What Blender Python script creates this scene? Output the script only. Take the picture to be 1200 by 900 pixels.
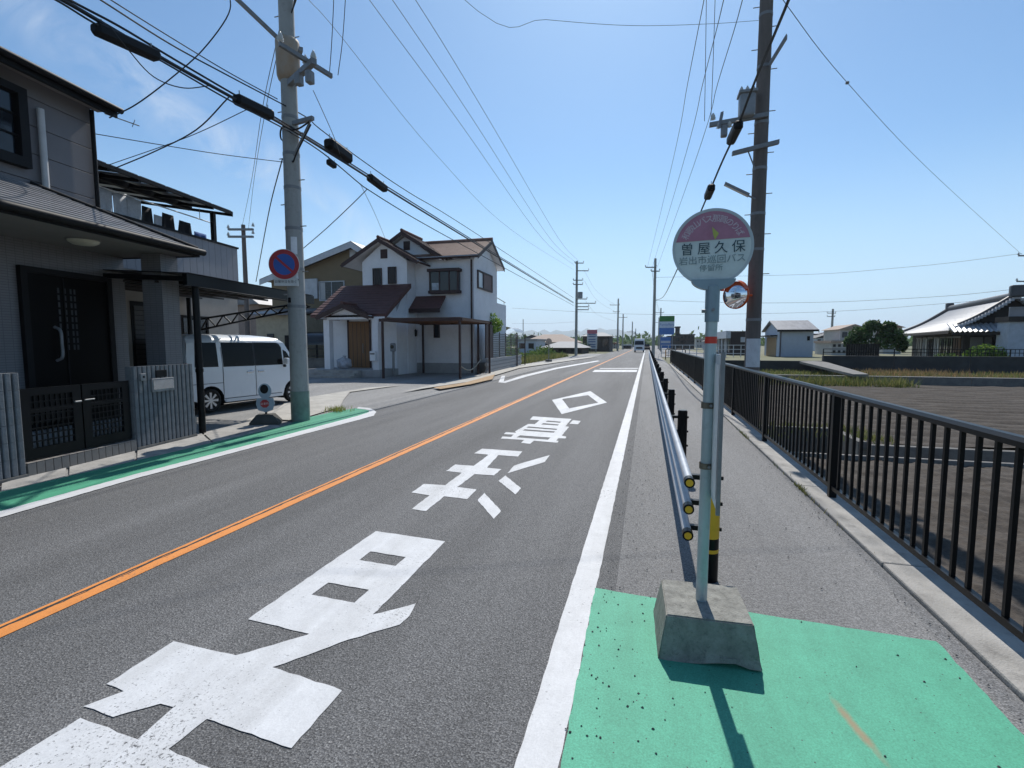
import bpy, bmesh, math, random
from mathutils import Vector, Matrix, geometry
random.seed(7)
R = math.radians
scene = bpy.context.scene
for o in list(bpy.data.objects): bpy.data.objects.remove(o)
COL = scene.collection

# ------------------------------------------------------------------ camera
F, CX, CY, HZ, VPX, CAMH = 575.0, 600.0, 450.0, 402.5, 758.0, 1.6   # photograph is 1200 x 900
pitch = math.atan((HZ - CY) / F)
yaw = math.atan((VPX - CX) / math.hypot(F, CY - HZ))
FW = Vector((-math.sin(yaw) * math.cos(pitch), math.cos(yaw) * math.cos(pitch), math.sin(pitch)))
RT = Vector((math.cos(yaw), math.sin(yaw), 0))
UP = RT.cross(FW)
CAM = Vector((0, 0, CAMH))
cam = bpy.data.cameras.new('camera'); cam.sensor_fit = 'HORIZONTAL'; cam.sensor_width = 36
cam.lens = F / 1200 * 36; cam.clip_start = 0.05; cam.clip_end = 30000
camo = bpy.data.objects.new('camera', cam); COL.objects.link(camo)
m = Matrix((RT, UP, -FW)).transposed().to_4x4(); m.translation = CAM
camo.matrix_world = m
scene.camera = camo

# ------------------------------------------------------------------ sky, sun, exposure
SUN_EL, SUN_AZ = 48.0, 4.5          # azimuth in degrees to the left of the road direction (+Y)
world = bpy.data.worlds.new('World'); scene.world = world; world.use_nodes = True
nt = world.node_tree; nt.nodes.clear()
N = nt.nodes.new; L = nt.links.new
out = N('ShaderNodeOutputWorld'); bg = N('ShaderNodeBackground'); sky = N('ShaderNodeTexSky')
sky.sky_type = 'NISHITA'; sky.sun_disc = False
sky.sun_elevation = R(SUN_EL); sky.sun_rotation = R(-SUN_AZ)
sky.altitude = 50; sky.air_density = 1.0; sky.dust_density = 0.4; sky.ozone_density = 3.0
bg.inputs['Strength'].default_value = 0.112
tc = N('ShaderNodeTexCoord')
# pale haze towards the horizon, the same all round
sep = N('ShaderNodeSeparateXYZ'); L(tc.outputs['Generated'], sep.inputs[0])
hz = N('ShaderNodeMapRange'); hz.inputs['From Min'].default_value = 0.0; hz.inputs['From Max'].default_value = .34; hz.inputs['To Min'].default_value = .85; hz.inputs['To Max'].default_value = 0; hz.interpolation_type = 'SMOOTHSTEP'
L(sep.outputs['Z'], hz.inputs['Value'])
tint = N('ShaderNodeMix'); tint.data_type = 'RGBA'; tint.blend_type = 'MULTIPLY'; tint.inputs['Factor'].default_value = 1; tint.inputs['B'].default_value = (.77, 1.0, 1.09, 1)
L(sky.outputs[0], tint.inputs['A'])
hmix = N('ShaderNodeMix'); hmix.data_type = 'RGBA'; hmix.inputs['B'].default_value = (5.0, 6.9, 8.6, 1)
L(hz.outputs[0], hmix.inputs['Factor']); L(tint.outputs['Result'], hmix.inputs['A'])
# one thin band of high cloud along a great circle, broken up by noise
_d = lambda x, y: (RT * ((x - CX) / F) - UP * ((y - CY) / F) + FW).normalized()
nrm = _d(60, 20).cross(_d(400, 272)).normalized()
dt_ = N('ShaderNodeVectorMath'); dt_.operation = 'DOT_PRODUCT'; dt_.inputs[1].default_value = nrm; L(tc.outputs['Generated'], dt_.inputs[0])
wob = N('ShaderNodeTexNoise'); wob.inputs['Scale'].default_value = 3.2; wob.inputs['Detail'].default_value = 3; L(tc.outputs['Generated'], wob.inputs['Vector'])
wa = N('ShaderNodeMath'); wa.operation = 'MULTIPLY_ADD'; wa.inputs[1].default_value = .12; wa.inputs[2].default_value = -.06; L(wob.outputs['Fac'], wa.inputs[0])
wd = N('ShaderNodeMath'); wd.operation = 'ADD'; L(dt_.outputs['Value'], wd.inputs[0]); L(wa.outputs[0], wd.inputs[1])
ab = N('ShaderNodeMath'); ab.operation = 'ABSOLUTE'; L(wd.outputs[0], ab.inputs[0])
bandr = N('ShaderNodeMapRange'); bandr.interpolation_type = 'SMOOTHSTEP'; bandr.inputs['From Min'].default_value = 0; bandr.inputs['From Max'].default_value = .06; bandr.inputs['To Min'].default_value = 1; bandr.inputs['To Max'].default_value = 0; L(ab.outputs[0], bandr.inputs['Value'])
nz = N('ShaderNodeTexNoise'); nz.inputs['Scale'].default_value = 9; nz.inputs['Detail'].default_value = 9; nz.inputs['Roughness'].default_value = .62; nz.inputs['Distortion'].default_value = .6; L(tc.outputs['Generated'], nz.inputs['Vector'])
cr = N('ShaderNodeValToRGB'); cr.color_ramp.elements[0].position = .43; cr.color_ramp.elements[1].position = .74; L(nz.outputs['Fac'], cr.inputs[0])
mu = N('ShaderNodeMath'); mu.operation = 'MULTIPLY'; L(bandr.outputs[0], mu.inputs[0]); L(cr.outputs[0], mu.inputs[1])
mu2 = N('ShaderNodeMath'); mu2.operation = 'MULTIPLY'; mu2.inputs[1].default_value = .6; L(mu.outputs[0], mu2.inputs[0])
mix = N('ShaderNodeMix'); mix.data_type = 'RGBA'; mix.inputs['B'].default_value = (6.6, 7.3, 8.2, 1)
L(mu2.outputs[0], mix.inputs['Factor']); L(hmix.outputs['Result'], mix.inputs['A']); L(mix.outputs['Result'], bg.inputs['Color'])
L(bg.outputs[0], out.inputs['Surface'])
sl = bpy.data.lights.new('sun', 'SUN'); sl.energy = 4.8; sl.angle = R(.53); sl.color = (1, .955, .89)
so = bpy.data.objects.new('sun', sl); COL.objects.link(so)
sd = Vector((-math.sin(R(SUN_AZ)) * math.cos(R(SUN_EL)), math.cos(R(SUN_AZ)) * math.cos(R(SUN_EL)), math.sin(R(SUN_EL))))
so.rotation_euler = sd.to_track_quat('Z', 'Y').to_euler(); so.location = (0, 0, 40)
vs = scene.view_settings; vs.view_transform = 'Standard'; vs.look = 'None'; vs.gamma = 1; vs.exposure = 0.08; vs.use_curve_mapping = False
scene.render.engine = 'CYCLES'

# ------------------------------------------------------------------ pixel -> place helpers (photo pixels)
def ray(x, y): return RT * ((x - CX) / F) - UP * ((y - CY) / F) + FW
def G(x, y, z=0.0):
    d = ray(x, y); return CAM + d * ((z - CAMH) / d.z)
def PX(x, y, X):
    d = ray(x, y); return CAM + d * (X / d.x)
def PY(x, y, Y):
    d = ray(x, y); return CAM + d * (Y / d.y)

# ------------------------------------------------------------------ materials
MATS = {}
def mat(name, col, rough=.7, metal=0.0, var=.18, scale=3.0, bump=0.0, bscale=60.0, col2=None, spec=.4, dirt=0.0, stretch=None, emit=0):
    if name in MATS: return MATS[name]
    m = bpy.data.materials.new(name); m.use_nodes = True; t = m.node_tree; b = t.nodes['Principled BSDF']
    b.inputs['Roughness'].default_value = rough; b.inputs['Metallic'].default_value = metal
    b.inputs['Specular IOR Level'].default_value = spec
    c2 = col2 or tuple(max(0, c * (1 - var)) for c in col)
    c1 = col if col2 else tuple(min(1, c * (1 + var * .6)) for c in col)
    co = t.nodes.new('ShaderNodeTexCoord'); vec = co.outputs['Object']
    if stretch:
        mp = t.nodes.new('ShaderNodeMapping'); mp.inputs['Scale'].default_value = stretch; t.links.new(vec, mp.inputs[0]); vec = mp.outputs[0]
    n = t.nodes.new('ShaderNodeTexNoise'); n.inputs['Scale'].default_value = scale; n.inputs['Detail'].default_value = 8; n.inputs['Roughness'].default_value = .65
    t.links.new(vec, n.inputs['Vector'])
    r = t.nodes.new('ShaderNodeValToRGB'); r.color_ramp.elements[0].position = .3; r.color_ramp.elements[1].position = .7
    r.color_ramp.elements[0].color = (*c2, 1); r.color_ramp.elements[1].color = (*c1, 1)
    t.links.new(n.outputs['Fac'], r.inputs[0]); res = r.outputs[0]
    if dirt:
        n3 = t.nodes.new('ShaderNodeTexNoise'); n3.inputs['Scale'].default_value = scale * 2.7; n3.inputs['Detail'].default_value = 10; n3.inputs['Roughness'].default_value = .75
        t.links.new(co.outputs['Object'], n3.inputs['Vector'])
        r3 = t.nodes.new('ShaderNodeValToRGB'); r3.color_ramp.elements[0].position = .52; r3.color_ramp.elements[1].position = .72
        r3.color_ramp.elements[0].color = (0, 0, 0, 1); r3.color_ramp.elements[1].color = (dirt,) * 3 + (1,)
        mx = t.nodes.new('ShaderNodeMix'); mx.data_type = 'RGBA'; mx.inputs['B'].default_value = (.06, .055, .05, 1)
        t.links.new(n3.outputs['Fac'], r3.inputs[0]); t.links.new(r3.outputs[0], mx.inputs['Factor']); t.links.new(res, mx.inputs['A']); res = mx.outputs['Result']
    t.links.new(res, b.inputs['Base Color'])
    if bump:
        n2 = t.nodes.new('ShaderNodeTexNoise'); n2.inputs['Scale'].default_value = bscale; n2.inputs['Detail'].default_value = 5
        t.links.new(co.outputs['Object'], n2.inputs['Vector'])
        bp = t.nodes.new('ShaderNodeBump'); bp.inputs['Strength'].default_value = bump; bp.inputs['Distance'].default_value = .01
        t.links.new(n2.outputs['Fac'], bp.inputs['Height']); t.links.new(bp.outputs[0], b.inputs['Normal'])
    MATS[name] = m; return m

def asphalt(name, c_lo, c_mid, c_hi, gscale=210, patch=.25, bump=.6):
    """aggregate: dark binder with pale stone specks and large soft patches"""
    m = bpy.data.materials.new(name); m.use_nodes = True; t = m.node_tree; b = t.nodes['Principled BSDF']; nn = t.nodes.new; l = t.links.new
    co = nn('ShaderNodeTexCoord'); v = nn('ShaderNodeTexVoronoi'); v.inputs['Scale'].default_value = gscale / 2.2; l(co.outputs['Object'], v.inputs['Vector'])
    n1 = nn('ShaderNodeTexNoise'); n1.inputs['Scale'].default_value = gscale * .45; n1.inputs['Detail'].default_value = 6; n1.inputs['Roughness'].default_value = .8; l(co.outputs['Object'], n1.inputs['Vector'])
    r = nn('ShaderNodeValToRGB'); e = r.color_ramp.elements; e[0].position = .36; e[0].color = (*c_lo, 1); e[1].position = .66; e[1].color = (*c_hi, 1)
    k = r.color_ramp.elements.new(.5); k.color = (*c_mid, 1); l(n1.outputs['Fac'], r.inputs[0])
    sp = nn('ShaderNodeSeparateColor'); l(v.outputs['Color'], sp.inputs[0])
    r2 = nn('ShaderNodeValToRGB'); r2.color_ramp.elements[0].position = 0; r2.color_ramp.elements[0].color = (.62,) * 3 + (1,); r2.color_ramp.elements[1].color = (1.3,) * 3 + (1,)
    l(sp.outputs[0], r2.inputs[0])
    mx = nn('ShaderNodeMix'); mx.data_type = 'RGBA'; mx.blend_type = 'MULTIPLY'; mx.inputs['Factor'].default_value = 1; l(r.outputs[0], mx.inputs['A']); l(r2.outputs[0], mx.inputs['B'])
    n3 = nn('ShaderNodeTexNoise'); n3.inputs['Scale'].default_value = .55; n3.inputs['Detail'].default_value = 7; n3.inputs['Roughness'].default_value = .6
    mp = nn('ShaderNodeMapping'); mp.inputs['Scale'].default_value = (1.9, .14, 1); l(co.outputs['Object'], mp.inputs[0]); l(mp.outputs[0], n3.inputs['Vector'])
    r3 = nn('ShaderNodeValToRGB'); r3.color_ramp.elements[0].position = .3; r3.color_ramp.elements[0].color = (1 - patch,) * 3 + (1,); r3.color_ramp.elements[1].position = .7; r3.color_ramp.elements[1].color = (1 + patch * .6,) * 3 + (1,)
    l(n3.outputs['Fac'], r3.inputs[0])
    m2 = nn('ShaderNodeMix'); m2.data_type = 'RGBA'; m2.blend_type = 'MULTIPLY'; m2.inputs['Factor'].default_value = 1; l(mx.outputs['Result'], m2.inputs['A']); l(r3.outputs[0], m2.inputs['B'])
    l(m2.outputs['Result'], b.inputs['Base Color']); b.inputs['Roughness'].default_value = .82; b.inputs['Specular IOR Level'].default_value = .35
    bp = nn('ShaderNodeBump'); bp.inputs['Strength'].default_value = bump; bp.inputs['Distance'].default_value = .006
    ad = nn('ShaderNodeMath'); ad.operation = 'ADD'; l(v.outputs['Distance'], ad.inputs[0]); l(n1.outputs['Fac'], ad.inputs[1]); l(ad.outputs[0], bp.inputs['Height']); l(bp.outputs[0], b.inputs['Normal'])
    MATS[name] = m; return m

def paint(name, col, wear=.6, wscale=55, under=(.085, .085, .088), crack=False, pit=False, stain=None, grain=.45):
    """road paint worn through to the asphalt in specks; crack = a split that wanders along the line"""
    m = bpy.data.materials.new(name); m.use_nodes = True; t = m.node_tree; b = t.nodes['Principled BSDF']; nn = t.nodes.new; l = t.links.new
    co = nn('ShaderNodeTexCoord')
    n = nn('ShaderNodeTexNoise'); n.inputs['Scale'].default_value = wscale; n.inputs['Detail'].default_value = 9; n.inputs['Roughness'].default_value = .75; l(co.outputs['Object'], n.inputs['Vector'])
    big = nn('ShaderNodeTexNoise'); big.inputs['Scale'].default_value = 1.3; big.inputs['Detail'].default_value = 5; l(co.outputs['Object'], big.inputs['Vector'])
    add = nn('ShaderNodeMath'); add.operation = 'MULTIPLY_ADD'; add.inputs[1].default_value = .35; l(big.outputs['Fac'], add.inputs[0]); l(n.outputs['Fac'], add.inputs[2])
    r = nn('ShaderNodeValToRGB'); r.color_ramp.elements[0].position = wear; r.color_ramp.elements[0].color = (0, 0, 0, 1); r.color_ramp.elements[1].position = wear + .05; r.color_ramp.elements[1].color = (1, 1, 1, 1)
    l(add.outputs[0], r.inputs[0]); fac = r.outputs[0]
    tone = nn('ShaderNodeValToRGB'); tone.color_ramp.elements[0].position = .3; tone.color_ramp.elements[0].color = (*[c * .84 for c in col], 1); tone.color_ramp.elements[1].position = .7; tone.color_ramp.elements[1].color = (*col, 1)
    n4 = nn('ShaderNodeTexNoise'); n4.inputs['Scale'].default_value = 7; n4.inputs['Detail'].default_value = 8; n4.inputs['Roughness'].default_value = .7; l(co.outputs['Object'], n4.inputs['Vector']); l(n4.outputs['Fac'], tone.inputs[0])
    def mx(a, bcol, f):
        k = nn('ShaderNodeMix'); k.data_type = 'RGBA'; k.inputs['B'].default_value = (*bcol, 1); l(a, k.inputs['A']); l(f, k.inputs['Factor']); return k.outputs['Result']
    n5 = nn('ShaderNodeTexNoise'); n5.inputs['Scale'].default_value = 130; n5.inputs['Detail'].default_value = 5; n5.inputs['Roughness'].default_value = .8; l(co.outputs['Object'], n5.inputs['Vector'])
    r5 = nn('ShaderNodeValToRGB'); r5.color_ramp.elements[0].position = .33; r5.color_ramp.elements[0].color = (.62, .62, .62, 1); r5.color_ramp.elements[1].position = .62; r5.color_ramp.elements[1].color = (1.06, 1.06, 1.06, 1); l(n5.outputs['Fac'], r5.inputs[0])
    mq = nn('ShaderNodeMix'); mq.data_type = 'RGBA'; mq.blend_type = 'MULTIPLY'; mq.inputs['Factor'].default_value = grain; l(tone.outputs[0], mq.inputs['A']); l(r5.outputs[0], mq.inputs['B'])
    gm = nn('ShaderNodeMapping'); gm.inputs['Scale'].default_value = (2.6, .22, 1); l(co.outputs['Object'], gm.inputs[0])
    n6 = nn('ShaderNodeTexNoise'); n6.inputs['Scale'].default_value = 1.6; n6.inputs['Detail'].default_value = 7; n6.inputs['Roughness'].default_value = .6; l(gm.outputs[0], n6.inputs['Vector'])
    r6 = nn('ShaderNodeValToRGB'); r6.color_ramp.elements[0].position = .36; r6.color_ramp.elements[0].color = (.86, .855, .845, 1); r6.color_ramp.elements[1].position = .6; r6.color_ramp.elements[1].color = (1, 1, 1, 1); l(n6.outputs['Fac'], r6.inputs[0])
    mg = nn('ShaderNodeMix'); mg.data_type = 'RGBA'; mg.blend_type = 'MULTIPLY'; mg.inputs['Factor'].default_value = 1; l(mq.outputs['Result'], mg.inputs['A']); l(r6.outputs[0], mg.inputs['B'])
    res = mx(mg.outputs['Result'], under, fac)
    sx = nn('ShaderNodeSeparateXYZ'); l(co.outputs['Object'], sx.inputs[0])
    if crack:
        for off, w, sc, dep in ((crack, .011, 1.3, .035), (crack + .012, .006, 3.1, .03)):
            cn = nn('ShaderNodeTexNoise'); cn.noise_dimensions = '1D'; cn.inputs['Scale'].default_value = sc; cn.inputs['Detail'].default_value = 9; cn.inputs['Roughness'].default_value = .6; l(sx.outputs['Y'], cn.inputs['W'])
            ma = nn('ShaderNodeMath'); ma.operation = 'MULTIPLY_ADD'; ma.inputs[1].default_value = dep * 2; ma.inputs[2].default_value = off - dep; l(cn.outputs['Fac'], ma.inputs[0])
            su = nn('ShaderNodeMath'); su.operation = 'SUBTRACT'; l(sx.outputs['X'], su.inputs[0]); l(ma.outputs[0], su.inputs[1])
            ab = nn('ShaderNodeMath'); ab.operation = 'ABSOLUTE'; l(su.outputs[0], ab.inputs[0])
            lt = nn('ShaderNodeMath'); lt.operation = 'LESS_THAN'; lt.inputs[1].default_value = w; l(ab.outputs[0], lt.inputs[0])
            res = mx(res, (.035, .033, .03), lt.outputs[0])
    if pit:
        for vs_, th in ((9, .05), (26, .085)):
            v = nn('ShaderNodeTexVoronoi'); v.inputs['Scale'].default_value = vs_; l(co.outputs['Object'], v.inputs['Vector'])
            gate = nn('ShaderNodeSeparateColor'); l(v.outputs['Color'], gate.inputs[0])
            g1 = nn('ShaderNodeMath'); g1.operation = 'GREATER_THAN'; g1.inputs[1].default_value = .55; l(gate.outputs[0], g1.inputs[0])
            lt = nn('ShaderNodeMath'); lt.operation = 'LESS_THAN'; lt.inputs[1].default_value = th; l(v.outputs['Distance'], lt.inputs[0])
            an = nn('ShaderNodeMath'); an.operation = 'MULTIPLY'; l(g1.outputs[0], an.inputs[0]); l(lt.outputs[0], an.inputs[1])
            res = mx(res, (.03, .045, .04), an.outputs[0])
    if stain:
        (ax, ay), (bx_, by_), w = stain
        cvec = nn('ShaderNodeVectorMath'); cvec.operation = 'SUBTRACT'; cvec.inputs[1].default_value = ((ax + bx_) / 2, (ay + by_) / 2, 0); l(co.outputs['Object'], cvec.inputs[0])
        ln = math.hypot(bx_ - ax, by_ - ay); ang = math.atan2(by_ - ay, bx_ - ax)
        mp = nn('ShaderNodeMapping'); mp.vector_type = 'POINT'; mp.inputs['Rotation'].default_value = (0, 0, -ang); l(cvec.outputs[0], mp.inputs[0])
        mp2 = nn('ShaderNodeMapping'); mp2.inputs['Scale'].default_value = (2 / ln, 1 / w, 0); l(mp.outputs[0], mp2.inputs[0])
        le = nn('ShaderNodeVectorMath'); le.operation = 'LENGTH'; l(mp2.outputs[0], le.inputs[0])
        a2 = nn('ShaderNodeMath'); a2.operation = 'MULTIPLY_ADD'; a2.inputs[1].default_value = 1.0; l(n4.outputs['Fac'], a2.inputs[0]); l(le.outputs['Value'], a2.inputs[2])
        rr = nn('ShaderNodeValToRGB'); rr.color_ramp.elements[0].position = .55; rr.color_ramp.elements[0].color = (.75, .75, .75, 1); rr.color_ramp.elements[1].position = 1.0; rr.color_ramp.elements[1].color = (0, 0, 0, 1)
        dv = nn('ShaderNodeMath'); dv.operation = 'MULTIPLY'; dv.inputs[1].default_value = .68; l(a2.outputs[0], dv.inputs[0]); l(dv.outputs[0], rr.inputs[0])
        res = mx(res, (.33, .2, .11), rr.outputs[0])
    l(res, b.inputs['Base Color']); b.inputs['Roughness'].default_value = .68; b.inputs['Specular IOR Level'].default_value = .35
    bp = nn('ShaderNodeBump'); bp.inputs['Strength'].default_value = .35; bp.inputs['Distance'].default_value = .004; l(n.outputs['Fac'], bp.inputs['Height']); l(bp.outputs[0], b.inputs['Normal'])
    MATS[name] = m; return m

def brickmat(name, col, mortar, w, h, rough=.6, off=.5, var=.08, axes='YZ', bump=.4):
    """very small facing tiles, too fine to pick apart in the photograph"""
    m = bpy.data.materials.new(name); m.use_nodes = True; t = m.node_tree; b = t.nodes['Principled BSDF']; nn = t.nodes.new; l = t.links.new
    co = nn('ShaderNodeTexCoord'); sx = nn('ShaderNodeSeparateXYZ'); cx = nn('ShaderNodeCombineXYZ'); l(co.outputs['Object'], sx.inputs[0])
    ad = nn('ShaderNodeMath'); l(sx.outputs['X'], ad.inputs[0]); l(sx.outputs['Y'], ad.inputs[1])
    l(ad.outputs[0], cx.inputs['X']); l(sx.outputs['Z'], cx.inputs['Y'])
    br = nn('ShaderNodeTexBrick'); br.offset = off; br.inputs['Scale'].default_value = 1; br.inputs['Brick Width'].default_value = w; br.inputs['Row Height'].default_value = h; br.inputs['Mortar Size'].default_value = .004
    br.inputs['Color1'].default_value = (*col, 1); br.inputs['Color2'].default_value = (*[c * (1 - var) for c in col], 1); br.inputs['Mortar'].default_value = (*mortar, 1); l(cx.outputs[0], br.inputs['Vector'])
    n = nn('ShaderNodeTexNoise'); n.inputs['Scale'].default_value = 1.4; n.inputs['Detail'].default_value = 7; l(co.outputs['Object'], n.inputs['Vector'])
    r = nn('ShaderNodeValToRGB'); r.color_ramp.elements[0].position = .3; r.color_ramp.elements[0].color = (.85, .85, .85, 1); r.color_ramp.elements[1].position = .7
    l(n.outputs['Fac'], r.inputs[0]); mx = nn('ShaderNodeMix'); mx.data_type = 'RGBA'; mx.blend_type = 'MULTIPLY'; mx.inputs['Factor'].default_value = 1; l(br.outputs['Color'], mx.inputs['A']); l(r.outputs[0], mx.inputs['B'])
    l(mx.outputs['Result'], b.inputs['Base Color']); b.inputs['Roughness'].default_value = rough
    bp = nn('ShaderNodeBump'); bp.invert = True; bp.inputs['Strength'].default_value = bump; bp.inputs['Distance'].default_value = .004; l(br.outputs['Fac'], bp.inputs['Height']); l(bp.outputs[0], b.inputs['Normal'])
    MATS[name] = m; return m

def glass(name, col=(.012, .015, .02), rough=.06):
    m = mat(name, col, rough, var=.1, scale=.6, spec=.5); return m

A_road = asphalt('asphalt_road', (.036, .036, .037), (.122, .122, .123), (.33, .326, .316), 270, .34)
A_walk = asphalt('asphalt_walk', (.112, .111, .111), (.205, .203, .200), (.32, .316, .31), 270, .26)
A_side = asphalt('asphalt_side', (.13, .128, .125), (.25, .247, .24), (.38, .37, .36), 170, .25)
P_white = paint('paint_white', (.68, .69, .70), .775, 70)
P_white_line = paint('paint_white_line', (.69, .695, .70), .80, 45)
P_orange = paint('paint_orange', (.80, .30, .075), .80, crack=-3.475)
_s0, _s1 = G(968, 812), G(1045, 905)
P_green = paint('paint_green', (.098, .45, .29), .845, 75, under=(.05, .16, .11), pit=True, grain=1.0, stain=((_s0.x, _s0.y), (_s1.x, _s1.y), .028))
P_green_old = paint('paint_green_worn', (.075, .36, .215), .83, 40, under=(.05, .12, .09))
concrete = mat('concrete', (.36, .345, .32), .85, var=.3, scale=2.5, bump=.5, bscale=90, dirt=.45)
concrete_dark = mat('concrete_dark', (.16, .155, .145), .9, var=.35, scale=2, bump=.6, bscale=70, dirt=.6)
concrete_pale = mat('concrete_pale', (.42, .40, .36), .85, var=.22, scale=2.2, bump=.4, bscale=80, dirt=.3)
blockstone = mat('concrete_base_block', (.27, .265, .235), .95, var=.35, scale=14, bump=.7, bscale=110, dirt=.75)
soil = mat('soil', (.085, .068, .052), .95, col2=(.036, .030, .025), scale=13, bump=.9, bscale=45)
grassbase = mat('grass_base', (.11, .13, .045), .95, col2=(.17, .145, .07), scale=1.2, bump=.8, bscale=12)
blackm = mat('black_metal', (.005, .0055, .0065), .38, metal=.0, var=.25, scale=6, spec=.18)
blackdull = mat('black_dull', (.008, .008, .009), .6, var=.3, scale=5, spec=.2)
darkmetal = mat('dark_brown_metal', (.035, .03, .028), .45, var=.2)
galv = mat('galvanised', (.22, .225, .23), .5, metal=.3, var=.2, scale=12)
galvpaint = mat('rail_paint', (.36, .385, .42), .48, metal=.2, var=.15, scale=9, dirt=.15)
polegrey = mat('pole_concrete', (.33, .335, .32), .8, var=.2, scale=3, bump=.25, bscale=60, stretch=(1, 1, .15), dirt=.3)
polebrown = mat('pole_dark', (.15, .128, .115), .8, var=.3, scale=4, bump=.3, bscale=50, stretch=(1, 1, .12), dirt=.4)
cablem = mat('cable_black', (.012, .012, .013), .55, var=.2)
wirem = mat('wire_grey', (.05, .052, .055), .5, var=.2)
whitem = mat('white_paint', (.76, .77, .78), .5, var=.1, dirt=.2)
yellow = mat('reflective_yellow', (.75, .40, .02), .45, var=.15)
redm = mat('red_band', (.62, .05, .03), .4, var=.15)

# ------------------------------------------------------------------ mesh helpers
class MB:
    def __init__(s): s.v = []; s.f = []; s.sm = []
    def add(s, vs, fs, smooth=False):
        k = len(s.v); s.v += [tuple(p) for p in vs]; s.f += [tuple(i + k for i in f) for f in fs]; s.sm += [smooth] * len(fs); return s
    def box(s, a, b):
        x0, x1 = sorted((a[0], b[0])); y0, y1 = sorted((a[1], b[1])); z0, z1 = sorted((a[2], b[2]))
        return s.add([(x0, y0, z0), (x1, y0, z0), (x1, y1, z0), (x0, y1, z0), (x0, y0, z1), (x1, y0, z1), (x1, y1, z1), (x0, y1, z1)],
                     [(0, 3, 2, 1), (4, 5, 6, 7), (0, 1, 5, 4), (1, 2, 6, 5), (2, 3, 7, 6), (3, 0, 4, 7)])
    def bevbox(s, a, b, r=.01):
        x0, x1 = sorted((a[0], b[0])); y0, y1 = sorted((a[1], b[1])); z0, z1 = sorted((a[2], b[2]))
        bm = bmesh.new(); bmesh.ops.create_cube(bm, size=1)
        for v in bm.verts: v.co = Vector(((x0 + x1) / 2 + v.co.x * (x1 - x0), (y0 + y1) / 2 + v.co.y * (y1 - y0), (z0 + z1) / 2 + v.co.z * (z1 - z0)))
        bmesh.ops.bevel(bm, geom=list(bm.edges), offset=r, segments=2, affect='EDGES', profile=.5)
        bm.verts.index_update(); s.add([v.co for v in bm.verts], [[v.index for v in f.verts] for f in bm.faces]); bm.free(); return s
    def poly(s, pts): return s.add(pts, [tuple(range(len(pts)))])
    def slab(s, pts, d):
        """polygon pts extruded by vector d"""
        n = len(pts); d = Vector(d); p = [Vector(q) for q in pts]
        return s.add(p + [q + d for q in p], [tuple(range(n - 1, -1, -1)), tuple(range(n, 2 * n))] + [(i, (i + 1) % n, n + (i + 1) % n, n + i) for i in range(n)])
    def tube(s, pts, r, n=8, cap=True, r2=None):
        pts = [Vector(p) for p in pts]; m_ = len(pts); vs = []; a = None
        for i, p in enumerate(pts):
            t = (pts[min(i + 1, m_ - 1)] - pts[max(i - 1, 0)]).normalized()
            if a is None: a = t.orthogonal().normalized()
            a = (a - t * a.dot(t)).normalized(); b = t.cross(a)
            rr = r if r2 is None else r + (r2 - r) * i / (m_ - 1)
            vs += [p + (a * math.cos(2 * math.pi * k / n) + b * math.sin(2 * math.pi * k / n)) * rr for k in range(n)]
        fs = [(i * n + k, i * n + (k + 1) % n, (i + 1) * n + (k + 1) % n, (i + 1) * n + k) for i in range(m_ - 1) for k in range(n)]
        s.add(vs, fs, n > 5)
        if cap: s.add(vs[:n], [tuple(range(n - 1, -1, -1))]); s.add(vs[-n:], [tuple(range(n))])
        return s
    def cyl(s, p, q, r, n=16, r2=None): return s.tube([p, q], r, n, True, r2)
    def lathe(s, prof, n=24, c=(0, 0, 0)):
        vs = []
        for r, z in prof: vs += [(c[0] + r * math.cos(2 * math.pi * k / n), c[1] + r * math.sin(2 * math.pi * k / n), c[2] + z) for k in range(n)]
        return s.add(vs, [(i * n + k, i * n + (k + 1) % n, (i + 1) * n + (k + 1) % n, (i + 1) * n + k) for i in range(len(prof) - 1) for k in range(n)], True)
    def tess(s, loops, fn):
        """polygon with holes in 2D, mapped by fn((u,v)) -> point"""
        ls = [[Vector((p[0], p[1], 0)) for p in l] for l in loops]; tr = geometry.tessellate_polygon(ls)
        flat = [fn(p) for l in loops for p in l]; return s.add(flat, tr)
    def mesh(s, name, fix=False):
        me = bpy.data.meshes.new(name); me.from_pydata(s.v, [], s.f); me.validate()
        for p, k in zip(me.polygons, s.sm): p.use_smooth = k
        if fix:
            bm = bmesh.new(); bm.from_mesh(me); bmesh.ops.recalc_face_normals(bm, faces=bm.faces); bm.to_mesh(me); bm.free()
        return me
    def build(s, name, material, parent=None, fix=False, loc=None):
        return obj(name, s.mesh(name, fix), material, parent, loc)
def obj(name, me, material, parent=None, loc=None):
    if material and not me.materials: me.materials.append(material)
    o = bpy.data.objects.new(name, me); COL.objects.link(o)
    if parent: o.parent = parent
    if loc is not None: o.location = loc
    return o
def tag(o, label, cat, group=None):
    o['label'] = label; o['category'] = cat
    if group: o['group'] = group
    return o
def thing(name, label, cat, loc=(0, 0, 0), rz=0.0, group=None):
    o = bpy.data.objects.new(name, None); o.empty_display_size = .2; COL.objects.link(o); o.location = loc; o.rotation_euler = (0, 0, rz)
    return tag(o, label, cat, group)
def struct(o, label=None):
    o['kind'] = 'structure'
    if label: o['label'] = label
    return o
def box(name, a, b, material, parent=None, bev=0.0):
    mb = MB(); (mb.bevbox(a, b, bev) if bev else mb.box(a, b)); return mb.build(name, material, parent)
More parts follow.
